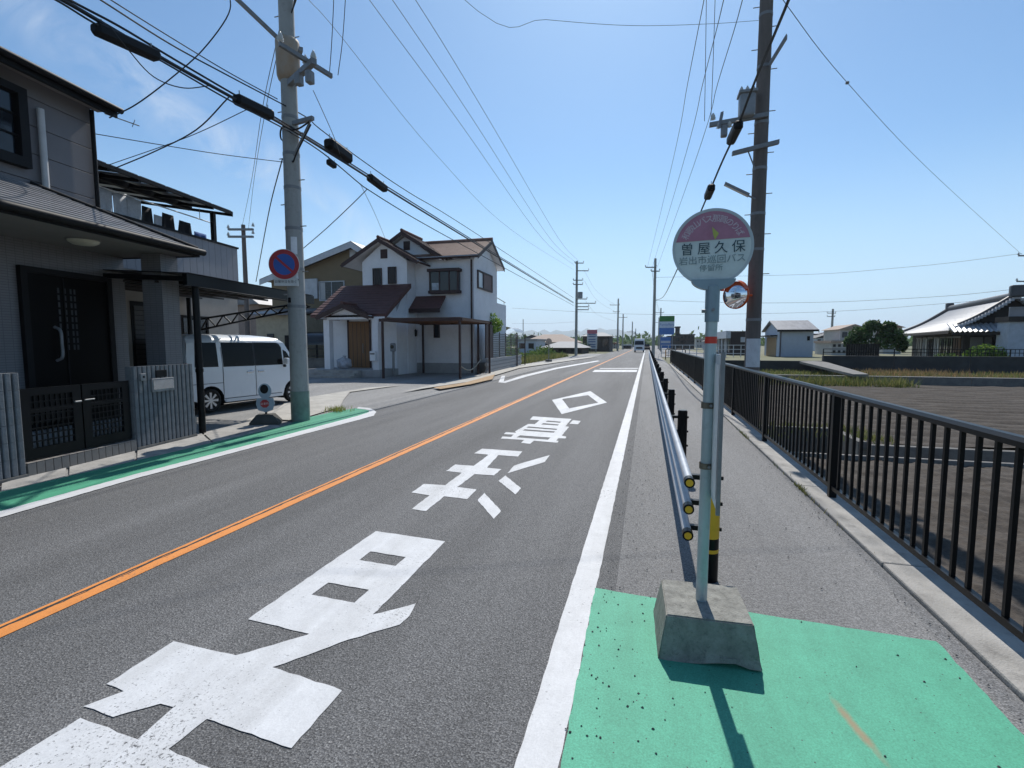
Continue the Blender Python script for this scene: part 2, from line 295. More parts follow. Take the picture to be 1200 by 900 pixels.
def rag(pts, step=.06, amp=.005):
    rnd = random.Random(len(pts) + 5); out_ = []
    for i, a in enumerate(pts):
        b = pts[(i + 1) % len(pts)]; d = math.hypot(b[0] - a[0], b[1] - a[1]); n = max(1, min(70, int(d / step)))
        for k in range(n): t = k / n; out_.append((a[0] + (b[0] - a[0]) * t + rnd.uniform(-amp, amp), a[1] + (b[1] - a[1]) * t + rnd.uniform(-amp, amp)))
    return out_
def sheet(name, px, z, material, parent=None):
    return MB().tess([rag([(p.x, p.y) for p in (G(*q) for q in px)])], lambda p: (p[0], p[1], z)).build(name, material, parent, True)
def up_normals(o):
    me = o.data; bm = bmesh.new(); bm.from_mesh(me)
    for f in bm.faces:
        f.normal_update()
        if f.normal.z < 0: f.normal_flip()
    bm.to_mesh(me); bm.free(); return o
def catmull(p, sub=6):
    p = [Vector(q) for q in p]; r = []
    for i in range(len(p) - 1):
        a = p[i - 1] if i else p[i] * 2 - p[i + 1]; b, c = p[i], p[i + 1]; d = p[i + 2] if i + 2 < len(p) else p[i + 1] * 2 - p[i]
        for k in range(sub):
            t = k / sub; r.append(.5 * ((2 * b) + (c - a) * t + (2 * a - 5 * b + 4 * c - d) * t * t + (3 * b - 3 * c + d - a) * t ** 3))
    return r + [p[-1]]
def text_mesh(txt, size, fn, spacing=1.0, bold=0.0):
    """text -> list of (verts, faces) mapped by fn(x, y); x centred, y centred on the glyph box"""
    cu = bpy.data.curves.new('txt', 'FONT'); cu.body = txt; cu.size = size; cu.align_x = 'CENTER'; cu.align_y = 'CENTER'; cu.space_character = spacing; cu.resolution_u = 3; cu.offset = bold
    to = bpy.data.objects.new('txt', cu); COL.objects.link(to); dg = bpy.context.evaluated_depsgraph_get(); ev = to.evaluated_get(dg); me = ev.to_mesh()
    v = [fn(q.co.x, q.co.y) for q in me.vertices]; f = [tuple(p.vertices) for p in me.polygons]; ev.to_mesh_clear()
    bpy.data.objects.remove(to); bpy.data.curves.remove(cu); return v, f

# ================================================================== THE SETTING
FIELD = -0.45
def field_noise(x, y): return .5 * math.sin(x * 3.1 + 1.7 * math.sin(y * 2.3)) * math.sin(y * 4.7 + x) 
mb = MB()
xs = [-8000, -400, 2.0, 2.03, 4.3, 32, 400, 8000]; ys = [-8000, -400, 9.9, 11.35, 13.1, 36.6, 36.7, 400, 8000]
def gz(x, y): return FIELD - .10 if (x > 2.01 and y < 36.65) else -.035
nx_ = len(xs)
mb.add([(x, y, gz(x, y)) for y in ys for x in xs], [(j * nx_ + i, j * nx_ + i + 1, (j + 1) * nx_ + i + 1, (j + 1) * nx_ + i) for j in range(len(ys) - 1) for i in range(nx_ - 1)
       if not ((i == 3 and j in (2, 3)) or (i == 4 and j == 2))])
struct(mb.build('ground', mat('ground_far', (.13, .14, .07), .95, col2=(.20, .18, .11), scale=.02, bump=.3, bscale=2)), 'dry grassy plain reaching to the horizon')

ROADL, ROADR = -6.35, -.16
mb = MB(); st = [(-30 + 2 * i) for i in range(20)] + [12 + 12 * i for i in range(30)]
mb.add([(x, y, 0) for y in st for x in (ROADL, -3.4, ROADR)], [(j * 3 + i, j * 3 + i + 1, j * 3 + i + 4, j * 3 + i + 3) for j in range(len(st) - 1) for i in range(2)])
struct(mb.build('road', A_road), 'grey asphalt two-lane road running to the horizon')
mb = MB().add([(ROADR, -30, 0), (1.66, -30, 0), (1.66, 60, 0), (ROADR, 60, 0)], [(0, 1, 2, 3)])
struct(mb.build('sidewalk', A_walk), 'pale asphalt pavement between the guard rail and the black fence')
mb = MB().add([(ROADR, 60.01, 0), (9, 60.01, 0), (9, 360, 0), (ROADR, 360, 0)], [(0, 1, 2, 3)])
struct(mb.build('roadside_pavement', A_walk), 'far roadside pavement beyond the black fence')
mb = MB().add([(-40, -30, -.004), (ROADL - .002, -30, -.004), (ROADL - .002, 30, -.004), (-40, 30, -.004), (ROADL - .002, 30.002, -.004), (ROADL - .002, 78, -.004), (-9.2, 78, -.004), (-9.2, 30.002, -.004)], [(0, 1, 2, 3), (7, 4, 5, 6)])
struct(mb.build('side_street', A_side), 'asphalt side street and verge before the houses')
# far left pavement with its kerb line
mb = MB().add([(p.x, p.y, .05) for p in (G(470, 461), G(560, 447), G(609, 432), G(700, 418.5), G(752, 413.5), G(690, 418.5), G(606, 428.5), G(540, 445))], [(0, 1, 6, 7), (1, 2, 5, 6)][:0] + [(0, 1, 7), (1, 2, 6, 7), (2, 3, 5, 6)])
struct(up_normals(mb.build('far_pavement', concrete_pale)), 'pale concrete pavement past the white house')

# painted markings: sheets 4 mm apart
def strip(name, pts, w, z, material):
    mb = MB(); vs = []; rnd = random.Random(3); fine = []
    for (xa, ya), (xb, yb) in zip(pts, pts[1:]):
        n = max(1, min(60, int((yb - ya) / .1))) if ya < 15 else 1
        fine += [(xa + (xb - xa) * k / n, ya + (yb - ya) * k / n) for k in range(n)]
    pts = fine + [pts[-1]]
    for x, y in pts: x += rnd.uniform(-.003, .003); vs += [(x - w / 2, y, z), (x + w / 2, y, z)]
    mb.add(vs, [(2 * i, 2 * i + 1, 2 * i + 3, 2 * i + 2) for i in range(len(pts) - 1)])
    return struct(mb.build(name, material))
strip('edge_line', [(-.375, -6), (-.37, 0), (-.365, 3), (-.36, 8), (-.365, 14), (-.37, 26), (-.37, 120)], .16, .004, P_white_line)
strip('centre_line', [(-3.44, -12), (-3.44, 4), (-3.44, 20), (-3.44, 62), (-3.5, 130)], .155, .004, P_orange)
struct(sheet('green_panel', [(697.5, 690), (770, 702), (880, 719), (1098, 753), (1200, 864), (1420, 1105), (640, 1105), (657, 898)], .006, P_green), 'bright green painted panel at the bus stop')
# green lane on the left with its white outline
lanepx = [(-120, 604), (0, 577), (160, 540), (330, 500), (362, 489), (395, 482), (418, 478.5), (434, 480), (437, 485), (420, 490), (300, 521), (160, 559), (0, 603), (-120, 637)]
struct(sheet('green_lane', lanepx, .004, P_green_old), 'green painted walking lane beside the gate')
struct(sheet('lane_outline', [(-120, 634), (0, 600), (160, 556), (300, 519.5), (418, 488), (432, 483.5), (433, 481.5), (428, 480), (418, 479), (420, 477.3), (434, 478.5), (441, 483), (438, 487.5), (420, 492.5), (300, 524), (160, 561), (0, 607.5), (-120, 642)], .008, P_white_line), 'white outline with rounded end round the green lane')

def C3(p): return (p[0] / 3, p[1] / 3 + 600)
def Cb(p): return (p[0] / 4.615 + 460, p[1] / 4.615 + 440)
def marking(name, loops, label, z=.004):
    lp = [rag([(q.x, q.y) for q in (G(*p) for p in l)], .05, .004) for l in loops]
    return struct(up_normals(MB().tess(lp, lambda p: (p[0], p[1], z)).build(name, P_white)), label)
marking('road_lettering', [[(203, 752.7), (276, 769), (360, 745), (362, 744), (290.7, 726), (440.7, 622.7), (521.7, 635), (437.5, 720.7), (488, 707.7), (480, 723), (468, 732.7), (410, 750), (320, 782.7), (401.7, 810), (341.7, 877.7), (250, 846), (243, 842.7), (198, 879.3), (245, 900), (290, 922), (150, 1010), (-90, 960), (3, 898), (93.3, 842.7), (161.7, 866.7), (203.3, 829.3), (188.3, 825), (133.3, 840.7), (98.3, 828.3), (145, 810.7), (125, 802.3)],
                           [(434.3, 646.7), (475.3, 653.3), (463.3, 664), (421.7, 656.7)], [(385, 683.3), (432.3, 691.7), (415, 707.3), (365.7, 697.3)]], 'large white painted character nearest the camera')
marking('road_lettering', [[Cb(p) for p in [(485, 397), (702, 412), (678, 440), (572, 432), (510, 500), (590, 508), (548, 542), (445, 535), (350, 605), (455, 618), (405, 670), (280, 655), (180, 735), (103, 725), (200, 650), (103, 635), (170, 588), (285, 595), (375, 528), (290, 518), (340, 483), (440, 490), (520, 430), (440, 422)]]], 'white painted character with three crossbars')
for l in ([(622, 530), (655, 490), (690, 478), (850, 432), (822, 470)], [(610, 542), (695, 612), (665, 645), (575, 572)], [(497, 637), (588, 735), (548, 778), (460, 675)]):
    marking('road_lettering', [[Cb(p) for p in l]], 'white painted stroke beside the character with three crossbars')
marking('road_lettering', [[Cb(p) for p in [(760, 222), (968, 236), (935, 276), (955, 279), (915, 326), (940, 332), (935, 342), (898, 341), (884, 353), (898, 355), (892, 365), (765, 354), (745, 371), (695, 366), (712, 350), (585, 342), (595, 331), (640, 334), (655, 321), (603, 318), (612, 308), (668, 311), (663, 303), (735, 263), (770, 264), (795, 243), (742, 240)]],
                           [Cb(p) for p in [(838, 245), (912, 251), (905, 257), (828, 251)]], [Cb(p) for p in [(815, 259), (900, 266), (893, 272), (805, 266)]],
                           [Cb(p) for p in [(735, 277), (893, 290), (885, 296), (725, 283)]], [Cb(p) for p in [(715, 292), (880, 304), (872, 311), (705, 299)]],
                           [Cb(p) for p in [(690, 325), (855, 337), (840, 349), (672, 336)]]], 'small white painted character with many bars')
marking('road_lettering', [[Cb(p) for p in [(975, 243), (1018, 247), (1003, 265), (957, 262)]]], 'small white painted dot beside the far character')
marking('road_diamond', [[Cb(p) for p in [(1070, 85), (1160, 147), (915, 210), (862, 133)]], [Cb(p) for p in [(1058, 107), (1112, 148), (955, 179), (917, 128)]]], 'white painted diamond outline on the road')
for px in ([(697, 433.5), (747, 433.5), (746, 436), (694, 436)], [(704, 431.5), (748, 431.3), (748, 432.1), (702, 432.2)]):
    struct(sheet('stop_marking', px, .004, P_white_line), 'faded white bars across the far lane')
struct(sheet('zebra_outline', [(586, 448.6), (612, 440.2), (650, 431.2), (700, 422.6), (703, 423.2), (654, 432.2), (618, 441.2), (592, 448.9)], .007, P_white_line), 'white line starting past the white house')
struct(sheet('zebra_outline', [(584, 448.5), (588, 440.5), (592, 440.5), (590, 448.5)], .011, P_white_line), 'short white bar closing the line past the white house')
struct(sheet('orange_paving', [(508, 456), (545, 450), (580, 440), (577, 446), (552, 452), (516, 458)], .062, mat('paving_tan', (.40, .27, .15), .85, dirt=.4)), 'worn tan strip along the kerb')

# coping under the fence: one block after another
coping = bpy.data.objects.new('coping', None); COL.objects.link(coping); struct(coping, 'concrete coping carrying the black fence')
cm = MB().bevbox((1.67, 0, -.62), (1.995, 1.994, .03), .012).mesh('coping_block')
for i in range(22): obj('coping_block', cm, concrete, coping, (0, -4 + 2 * i, 0))
# gutter on the left, in lengths
gut = bpy.data.objects.new('gutter', None); COL.objects.link(gut); struct(gut, 'concrete gutter before the left house')
def gstrip(px):
    p = [G(*q) for q in px]; return p
gl = [(-120, 604), (0, 577), (80, 558), (160, 540), (250, 519), (330, 500)]; gh = [(-120, 596), (0, 570), (80, 546), (160, 526), (236, 508), (318, 490)]
for i in range(5):
    a, b, c, d = G(*gl[i]), G(*gl[i + 1]), G(*gh[i + 1]), G(*gh[i])
    o = MB().slab([(a.x - .015, a.y + .02, .005), (b.x - .015, b.y - .02, .005), (c.x, c.y - .02, .03), (d.x, d.y + .02, .03)], (0, 0, -.05)).build('gutter_slab', concrete, gut, True)
MB().tess([[(p.x, p.y) for p in (G(*q) for q in [(232, 513), (325, 480), (338, 470), (430, 455), (470, 452), (410, 460), (402, 470), (398, 478), (345, 494), (318, 492)])]], lambda p: (p[0], p[1], .022)).build('driveway_apron', concrete_pale, None, True)
struct(up_normals(bpy.data.objects['driveway_apron']), 'pale concrete apron before the carport')

# ploughed field right of the fence
from mathutils import noise as mnoise
def plough(x0, x1, nx, y0, y1, ny, period, amp, rough):
    vs = []
    for j in range(ny + 1):
        y = y0 + (y1 - y0) * j / ny
        for i in range(nx + 1):
            x = x0 + (x1 - x0) * (i / nx) ** 1.5
            w = .12 * mnoise.noise(Vector((x * .6, y * .3, 3)))
            z = FIELD + amp * (abs(math.sin(math.pi * (y + w) / period)) - .5) + rough * (mnoise.noise(Vector((x * 1.7, y * 1.7, 0))) + .7 * mnoise.noise(Vector((x * 5, y * 5, 9))) + .6 * abs(mnoise.noise(Vector((x * 11, y * 11, 4)))))
            vs.append((x, y, z))
    n = nx + 1
    return MB().add(vs, [(j * n + i, j * n + i + 1, (j + 1) * n + i + 1, (j + 1) * n + i) for j in range(ny) for i in range(nx)], True)
struct(plough(2.0, 16, 260, -4, 9.85, 320, 1.1, .045, .045).build('near_plot', soil), 'bare dark soil of the near plot')
struct(plough(4.4, 75, 110, 11.45, 28.2, 190, .8, .10, .04).build('far_plot', soil), 'ploughed furrows of the far plot')
struct(plough(2.0, 4.4, 30, 13.2, 28.2, 150, .8, .06, .04).build('far_plot_edge', soil), 'ploughed edge by the fence')
# irrigation ditch between the plots, with a wide pit at the fence
dt = bpy.data.objects.new('ditch', None); COL.objects.link(dt); struct(dt, 'concrete irrigation ditch between the two plots')
mb = MB(); mb.box((2.0, 9.0, -1.45), (60, 13.4, -1.40)); mb.build('ditch_bed', mat('ditch_bed', (.05, .048, .042), .7), dt)
for i in range(14): box('ditch_wall', (2.0 + i * 2, 9.86, -1.39), (3.985 + i * 2, 9.95, FIELD + .07), mat('concrete_mid', (.2, .19, .175), .9, var=.3, dirt=.5), dt, .01)
for i in range(14): box('ditch_wall', (4.4 + i * 2, 11.25, -1.39), (6.385 + i * 2, 11.42, FIELD + .02), concrete_dark, dt, .01)
box('ditch_wall', (2.0, 13.02, -1.39), (4.39, 13.19, FIELD + .05), concrete_dark, dt, .01)
box('ditch_wall', (4.22, 11.43, -1.39), (4.385, 13.01, FIELD + .05), concrete_dark, dt, .01)
# concrete rim of the weed bank
rim = bpy.data.objects.new('bank_rim', None); COL.objects.link(rim); struct(rim, 'low concrete rim along the far side of the field')
for i in range(24): box('rim_block', (6.0 + i * 3, 28.3, FIELD - .15), (8.98 + i * 3, 28.75, FIELD + .42), concrete_dark, rim, .02)
mb = MB().add([(2.02, 28.76, FIELD + .02), (80, 28.76, FIELD + .3), (80, 36.5, FIELD + .35), (2.02, 36.5, FIELD + .2)], [(0, 1, 2, 3)])
struct(mb.build('weed_bank', grassbase), 'weedy bank beyond the field')

# ------------------------------------------------------------------ vegetation helpers
def leafmat(name, a, b, rough=.55):
    m = bpy.data.materials.new(name); m.use_nodes = True; t = m.node_tree; p = t.nodes['Principled BSDF']; nn = t.nodes.new; l = t.links.new
    gi = nn('ShaderNodeNewGeometry'); r = nn('ShaderNodeValToRGB'); r.color_ramp.elements[0].color = (*a, 1); r.color_ramp.elements[1].color = (*b, 1)
    l(gi.outputs['Random Per Island'], r.inputs[0]); l(r.outputs[0], p.inputs['Base Color']); p.inputs['Roughness'].default_value = rough; p.inputs['Specular IOR Level'].default_value = .3
    tr = nn('ShaderNodeBsdfTranslucent'); l(r.outputs[0], tr.inputs['Color']); ms = nn('ShaderNodeMixShader'); ms.inputs[0].default_value = .35
    l(p.outputs[0], ms.inputs[1]); l(tr.outputs[0], ms.inputs[2]); l(ms.outputs[0], t.nodes['Material Output'].inputs['Surface']); return m
leaf_dark = leafmat('leaf_dark', (.018, .05, .014), (.07, .13, .035)); leaf_light = leafmat('leaf_light', (.10, .20, .03), (.26, .36, .07))
leaf_mid = leafmat('leaf_mid', (.04, .09, .02), (.14, .2, .05)); weed_m = leafmat('weed', (.07, .12, .03), (.27, .24, .09)); weed_dry = leafmat('weed_dry', (.16, .13, .05), (.34, .22, .12))
bark = mat('bark', (.10, .075, .055), .9, var=.3, bump=.6, bscale=30)
def leaves(n, sampler, size):
    mb = MB(); rnd = random.Random(n)
    for _ in range(n):
        c = Vector(sampler(rnd)); d = Vector((rnd.gauss(0, 1), rnd.gauss(0, 1), rnd.gauss(0, .7))).normalized(); e = d.orthogonal().normalized(); e.rotate(Matrix.Rotation(rnd.random() * 6.3, 3, d))
        f = d.cross(e); s = size * rnd.uniform(.6, 1.4)
        mb.add([c - e * s, c + f * s * .45, c + e * s, c - f * s * .45], [(0, 1, 2, 3)])
    return mb
def blades(n, sampler, h, w):
    mb = MB(); rnd = random.Random(n + 1)
    for _ in range(n):
        c = Vector(sampler(rnd)); a = rnd.random() * 6.3; s = h * rnd.uniform(.4, 1.3); k = Vector((math.cos(a), math.sin(a), 0)); ln = Vector((rnd.gauss(0, .3), rnd.gauss(0, .3), 1)) * s
        mb.add([c - k * w, c + k * w, c + ln * .6 + k * w * .6, c + ln], [(0, 1, 2, 3)])
    return mb
def clumpy(cs):
    def f(r):
        c, s = r.choice(cs); d = Vector((r.gauss(0, 1), r.gauss(0, 1), r.gauss(0, 1))).normalized() * (r.random() ** .4); return (c[0] + d.x * s[0], c[1] + d.y * s[1], c[2] + d.z * s[2])
    return f
def stuff(o, label, cat='plants'):
    o['kind'] = 'stuff'; o['label'] = label; o['category'] = cat; return o
def bank_sampler(x0, x1, y0, y1, z, dens=None):
    def f(r):
        while True:
            x = r.uniform(x0, x1); y = r.uniform(y0, y1)
            if dens is None or r.random() < dens(x, y): return (x, y, z)
    return f
clump = lambda x, y: .35 + .65 * (math.sin(x * .9 + math.sin(y * .6) * 2) * math.sin(y * .5 + x * .2) > -.2)
stuff(blades(15000, bank_sampler(3, 40, 29, 35.5, FIELD + .1, clump), .30, .03).build('weeds', weed_m), 'green and straw coloured weeds on the bank beyond the field', 'weeds')
stuff(blades(6500, bank_sampler(10, 40, 29.2, 35, FIELD + .1, lambda x, y: .15 + (math.sin(x * .55) > .35)), .42, .025).build('dry_weeds', weed_dry), 'brownish dry grass tufts on the bank beyond the field', 'weeds')
stuff(blades(2500, bank_sampler(3.2, 12, 26.3, 28.2, FIELD, clump), .45, .02).build('field_edge_grass', weed_m), 'green grass fringe along the field rim', 'grass')
stuff(blades(700, lambda r: (r.uniform(2.1, 4.6), 13.1 + r.uniform(0, .5) if r.random() < .6 else 11.5 + r.uniform(0, 1.7) * (1), FIELD) if r.random() < .5 else (4.4 + r.uniform(0, .5), r.uniform(11.4, 13.2), FIELD), .16, .012).build('ditch_grass', weed_m), 'short grass round the pit behind the fence', 'grass')

# ================================================================== BUS STOP
BX, BY = .313, 2.72
bs = thing('bus_stop_sign', 'round bus stop sign with pink top on a grey pole in a concrete block', 'bus stop', (BX, BY, 0))
# concrete base: tapered block with a broken lower front edge
bm = bmesh.new(); bmesh.ops.create_cube(bm, size=1); bmesh.ops.subdivide_edges(bm, edges=list(bm.edges), cuts=7, use_grid_fill=True)
for v in bm.verts:
    t = v.co.z + .5; k = 1 - .16 * t
    x, y = v.co.x * .49 * k, v.co.y * .47 * k; z = t * .225
    e = max(abs(v.co.x), abs(v.co.y)) * 2
    jit = .0012
    v.co = Vector((x + random.uniform(-jit, jit), y + random.uniform(-jit, jit), z + random.uniform(-jit, jit) * (t > .01)))
    if v.co.y < -.18 and t < .2: v.co.z += max(0, .030 * math.sin((x + .02) * 7 + .4)) if x < .18 else .012
bmesh.ops.bevel(bm, geom=[e for e in bm.edges if e.calc_face_angle(0) > .9], offset=.006, segments=2, affect='EDGES')
me = bpy.data.meshes.new('concrete_base'); bm.to_mesh(me); bm.free()
cb = obj('concrete_base', me, blockstone, bs); cb.rotation_euler = (0, 0, R(2)); cb.location = (.012, .0, 0); cb['label'] = 'weathered grey concrete block with chipped lower edge'
polecol = mat('bus_pole', (.40, .48, .49), .35, metal=.25, var=.2, scale=5, stretch=(1, 1, .3), dirt=.25)
TOP = (.006, .0, 1.80)
MB().cyl((0, 0, .2), TOP, .029, 24).build('pole', polecol, bs)
MB().tube([(.0055, 0, 1.60), (.0057, 0, 1.635)], .0302, 24, False).build('red_band', redm, bs)
# sleeve and cup holding the disc
sl_ = MB().cyl((.006, 0, 1.71), (.006, 0, 1.89), .035, 24).build('sleeve', mat('sleeve_blue', (.24, .32, .36), .45, metal=.3, dirt=.2), bs)
MB().cyl((-.045, -.012, 1.765), (-.02, -.012, 1.765), .009, 8).build('bolt', galv, sl_); MB().cyl((.006, -.05, 1.77), (.006, -.03, 1.77), .008, 8).build('bolt', galv, sl_)
cup = []
for k in range(17):
    a = math.pi + math.pi * k / 16; cup.append((.105 * math.cos(a), .055 * math.sin(a)))
mb = MB().slab([(.006 + x, -.024, 1.925 + z) for x, z in cup], (0, .048, 0)); mb.build('cup_bracket', MATS['sleeve_blue'], bs, True)
DZ = 2.085; DR = .191
mb = MB(); n = 64
ring = [(math.cos(2 * math.pi * k / n), math.sin(2 * math.pi * k / n)) for k in range(n)]
mb.slab([(x * DR, -.012, z * DR) for x, z in ring], (0, .024, 0))
disc = mb.build('sign_disc', mat('sign_face', (.56, .64, .62), .4, var=.12, scale=8, dirt=.15), bs, True); disc.location = (-.004, -.002, DZ); disc.rotation_euler = (0, R(-1.2), R(-2))
MB().add([(x * r, -.0135 + (0 if r < DR else .0), z * r) for r in (DR - .012, DR + .001) for x, z in ring], [(k, (k + 1) % n, n + (k + 1) % n, n + k) for k in range(n)]).build('rim', mat('sign_rim', (.45, .52, .53), .4), disc, True)
hp_ = [(math.cos(a) * (DR - .014), max(.03, math.sin(a) * (DR - .014))) for a in [math.asin(.03 / (DR - .014)) + (math.pi - 2 * math.asin(.03 / (DR - .014))) * k / 40 for k in range(41)]]
MB().poly([(x, -.0145, z + .006) if z <= .031 else (x, -.0145, z) for x, z in hp_]).build('pink_field', mat('sign_pink', (.40, .18, .25), .45, var=.15, scale=14), disc, True)
lt = MB()
chars = '和歌山バス那賀のりば'
for i, ch in enumerate(chars):
    a = R(152 - i * (124 / 9)); rr = .139; rot = a - math.pi / 2
    cxx, czz = rr * math.cos(a), rr * math.sin(a) + .0
    v, f = text_mesh(ch, .040, lambda x, y: (cxx + x * math.cos(rot) - y * math.sin(rot), -.0155, czz + x * math.sin(rot) + y * math.cos(rot)))
    lt.add(v, f)
lt.build('arc_lettering', mat('sign_letter_pale', (.60, .55, .58), .5), disc, True)
inkm = mat('sign_ink', (.035, .075, .095), .5, var=.2)
lt = MB()
for i, ch in enumerate('曽屋久保'):
    v, f = text_mesh(ch, .065, lambda x, y: (-.120 + i * .0805 + x, -.0155, -.008 + y)); lt.add(v, f)
lt.build('stop_name_lettering', inkm, disc, True)
fade = mat('sign_ink_faded', (.09, .16, .18), .5, var=.7, scale=60, col2=(.30, .38, .38))
lt = MB(); v, f = text_mesh('岩出市巡回バス', .0445, lambda x, y: (-.002 + x * 1.02, -.0155, -.064 + y)); lt.add(v, f)
v, f = text_mesh('停留所', .036, lambda x, y: (-.005 + x * 1.05, -.0155, -.105 + y)); lt.add(v, f); lt.build('route_lettering', fade, disc, True)
MB().poly([(-.002, -.0156, .1), (.030, -.0156, .066), (.012, -.0156, .036), (.003, -.0156, .06)]).build('yellow_mark', mat('sign_yellow', (.42, .45, .10), .5), disc, True)
MB().poly([(-.014, -.0152, .085), (.002, -.0152, .066), (-.014, -.0152, .046), (-.032, -.0152, .063)]).build('pale_mark', mat('sign_palepink', (.40, .17, .24), .5), disc, True)
# timetable board turned edge-on behind the pole, with two clamps
tb = bpy.data.objects.new('timetable_board', None); COL.objects.link(tb); tb.parent = bs; tb.location = (.034, .02, 0); tb.rotation_euler = (0, 0, R(-90.5))
pm = mat('board_white', (.66, .68, .68), .4, var=.12, dirt=.3)
box('board_panel', (0, -.006, .80), (.26, .006, 1.545), pm, tb); box('board_frame', (.261, -.009, .78), (.28, .009, 1.56), galv, tb); box('board_frame', (-.022, -.012, .78), (-.001, .012, 1.56), galv, tb)
MB().add([(.03, -.008, .84), (.23, -.008, .84), (.23, -.008, 1.5), (.03, -.008, 1.5)], [(0, 1, 2, 3)]).build('timetable_sheet', mat('paper', (.75, .75, .72), .6), tb)
for z in (.96, 1.28):
    c = MB().tube([(0, 0, z - .016), (0, 0, z + .016)], .0325, 20, False); c.box((.028, -.05, z - .014), (.047, .012, z + .014)); c.build('clamp', mat('clamp_rust', (.19, .16, .12), .6, metal=.4, var=.4, scale=30), bs)
    MB().cyl((.012, -.045, z), (.012, -.03, z), .008, 6).build('clamp_bolt', galv, bs)

# ================================================================== GUARD RAIL
gr = thing('guard_rail', 'low guard rail of three grey pipes on black posts along the pavement', 'guard rail', (.285, 3.3, 0))
LEN = 62.0
for z in (.705, .53, .355):
    p = MB().cyl((0, 0, z), (0, LEN, z), .030, 16).build('pipe', galvpaint, gr)
    MB().tube([(0, -.012, z), (0, .05, z)], .0345, 16).build('pipe_end', blackm, p)
    MB().cyl((0, -.017, z), (0, -.0125, z), .023, 16).build('reflector_cap', yellow, p)
    for k in range(1, 16):
        MB().tube([(0, 4 * k, z), (0, 4 * k + .12, z)], .0325, 12).build('pipe_sleeve', galvpaint, p) if k < 6 else None
pmb = MB().cyl((.155, 0, 0), (.155, 0, .78), .057, 20); pmb.cyl((.155, 0, .78), (.155, 0, .79), .05, 20)
for z in (.705, .53, .355): pmb.box((.02, -.02, z - .016), (.12, .02, z + .016)); pmb.cyl((.21, 0, z), (.226, 0, z), .014, 8)
pme = pmb.mesh('post')
for i in range(22): obj('post', pme, blackm, gr, (0, .16 + 2.82 * i, 0))
e = MB().tube([(.155, .16, .30), (.155, .16, .60)], .0578, 20, False); e.tube([(.155, .16, .20), (.155, .16, .225)], .0578, 20, False); e.build('yellow_band', yellow, gr)

# ================================================================== BLACK FENCE
FX = 1.865
fe = thing('pedestrian_fence', 'long black metal fence with upright bars on the field side of the pavement', 'fence', (FX, 0, .03))
Y0, SP, NB = -.38, 3.0, 19
fence_end = Y0 + SP * 14
prof = [(-.038, 1.045), (-.038, 1.075), (-.022, 1.096), (.022, 1.096), (.038, 1.075), (.038, 1.045)]
for k in range(14):
    y0 = Y0 + SP * k + .004; MB().slab([(x, y0, z) for x, z in prof], (0, SP - .008, 0)).build('top_rail', blackm, fe, True)
    box('bottom_rail', (-.022, Y0 + SP * k + .036, .085), (.022, Y0 + SP * (k + 1) - .036, .125), blackm, fe)
pm_ = MB().bevbox((-.034, -.034, 0), (.034, .034, 1.043), .005).mesh('post'); pm2 = MB().box((-.012, -.012, .126), (.012, .012, 1.044)).mesh('baluster')
for k in range(15): obj('post', pm_, blackm, fe, (0, Y0 + SP * k, 0))
bals = [Y0 + SP * k + SP * j / NB for k in range(14) for j in range(1, NB)]
for y in bals: obj('baluster', pm2, blackm, fe, (0, y, 0))

# barrier hoops where the pavement ends
for i, (px, py, lab) in enumerate(((785.5, 421.5, 'black hoop barrier with orange band at the far end of the pavement, left one'), (797, 422.5, 'black hoop barrier with orange band at the far end of the pavement, right one'))):
    p = G(px, py); hb = thing('hoop_barrier', lab, 'barrier', (p.x, p.y, 0), 0, 'hoop barriers at the far end of the pavement')
    w = .45; MB().tube([(-w, 0, 0), (-w, 0, .95), (-w + .1, 0, 1.05), (w - .1, 0, 1.05), (w, 0, .95), (w, 0, 0)], .045, 8).build('hoop', blackm, hb)
    MB().cyl((-w, 0, .45), (w, 0, .45), .035, 8).build('crossbar', blackm, hb)
    MB().tube([(-w, 0, .35), (-w, 0, .95)], .05, 10).build('orange_band', mat('band_orange', (.55, .22, .03), .5), hb)

# ================================================================== UTILITY POLES
ceram = mat('insulator', (.55, .56, .55), .25, var=.1)
def insulator(par, p, r=.045, h=.13):
    x, y, z = p; MB().lathe([(.012, 0), (r, .02), (r * .55, .035), (r, .055), (r * .5, .07), (r * .8, .09), (.01, h)], 10, (x, y, z)).build('insulator', ceram, par)
def arm(par, a, b, w=.045, name='crossarm', m_=None):
    a, b = Vector(a), Vector(b); d = (b - a).normalized(); s = d.cross(Vector((0, 0, 1))).normalized() * w; u = Vector((0, 0, w))
    return MB().slab([a - s - u, a + s - u, a + s + u, a - s + u], b - a).build(name, m_ or galv, par, True)
def steps(par, r0, r1, h, z0, z1, sp=.45):
    for i in range(int((z1 - z0) / sp)):
        z = z0 + sp * i; r = r0 + (r1 - r0) * z / h; a = (0 if i % 2 else math.pi)
        MB().cyl((math.cos(a) * r * .9, 0, z), (math.cos(a) * (r + .13), 0, z), .010, 6).build('step_bolt', galv, par)
def bands(par, r0, r1, h, zs, hh=.03):
    for z in zs:
        r = r0 + (r1 - r0) * z / h; MB().tube([(0, 0, z - hh), (0, 0, z + hh)], r + .006, 18).build('band', galv, par)

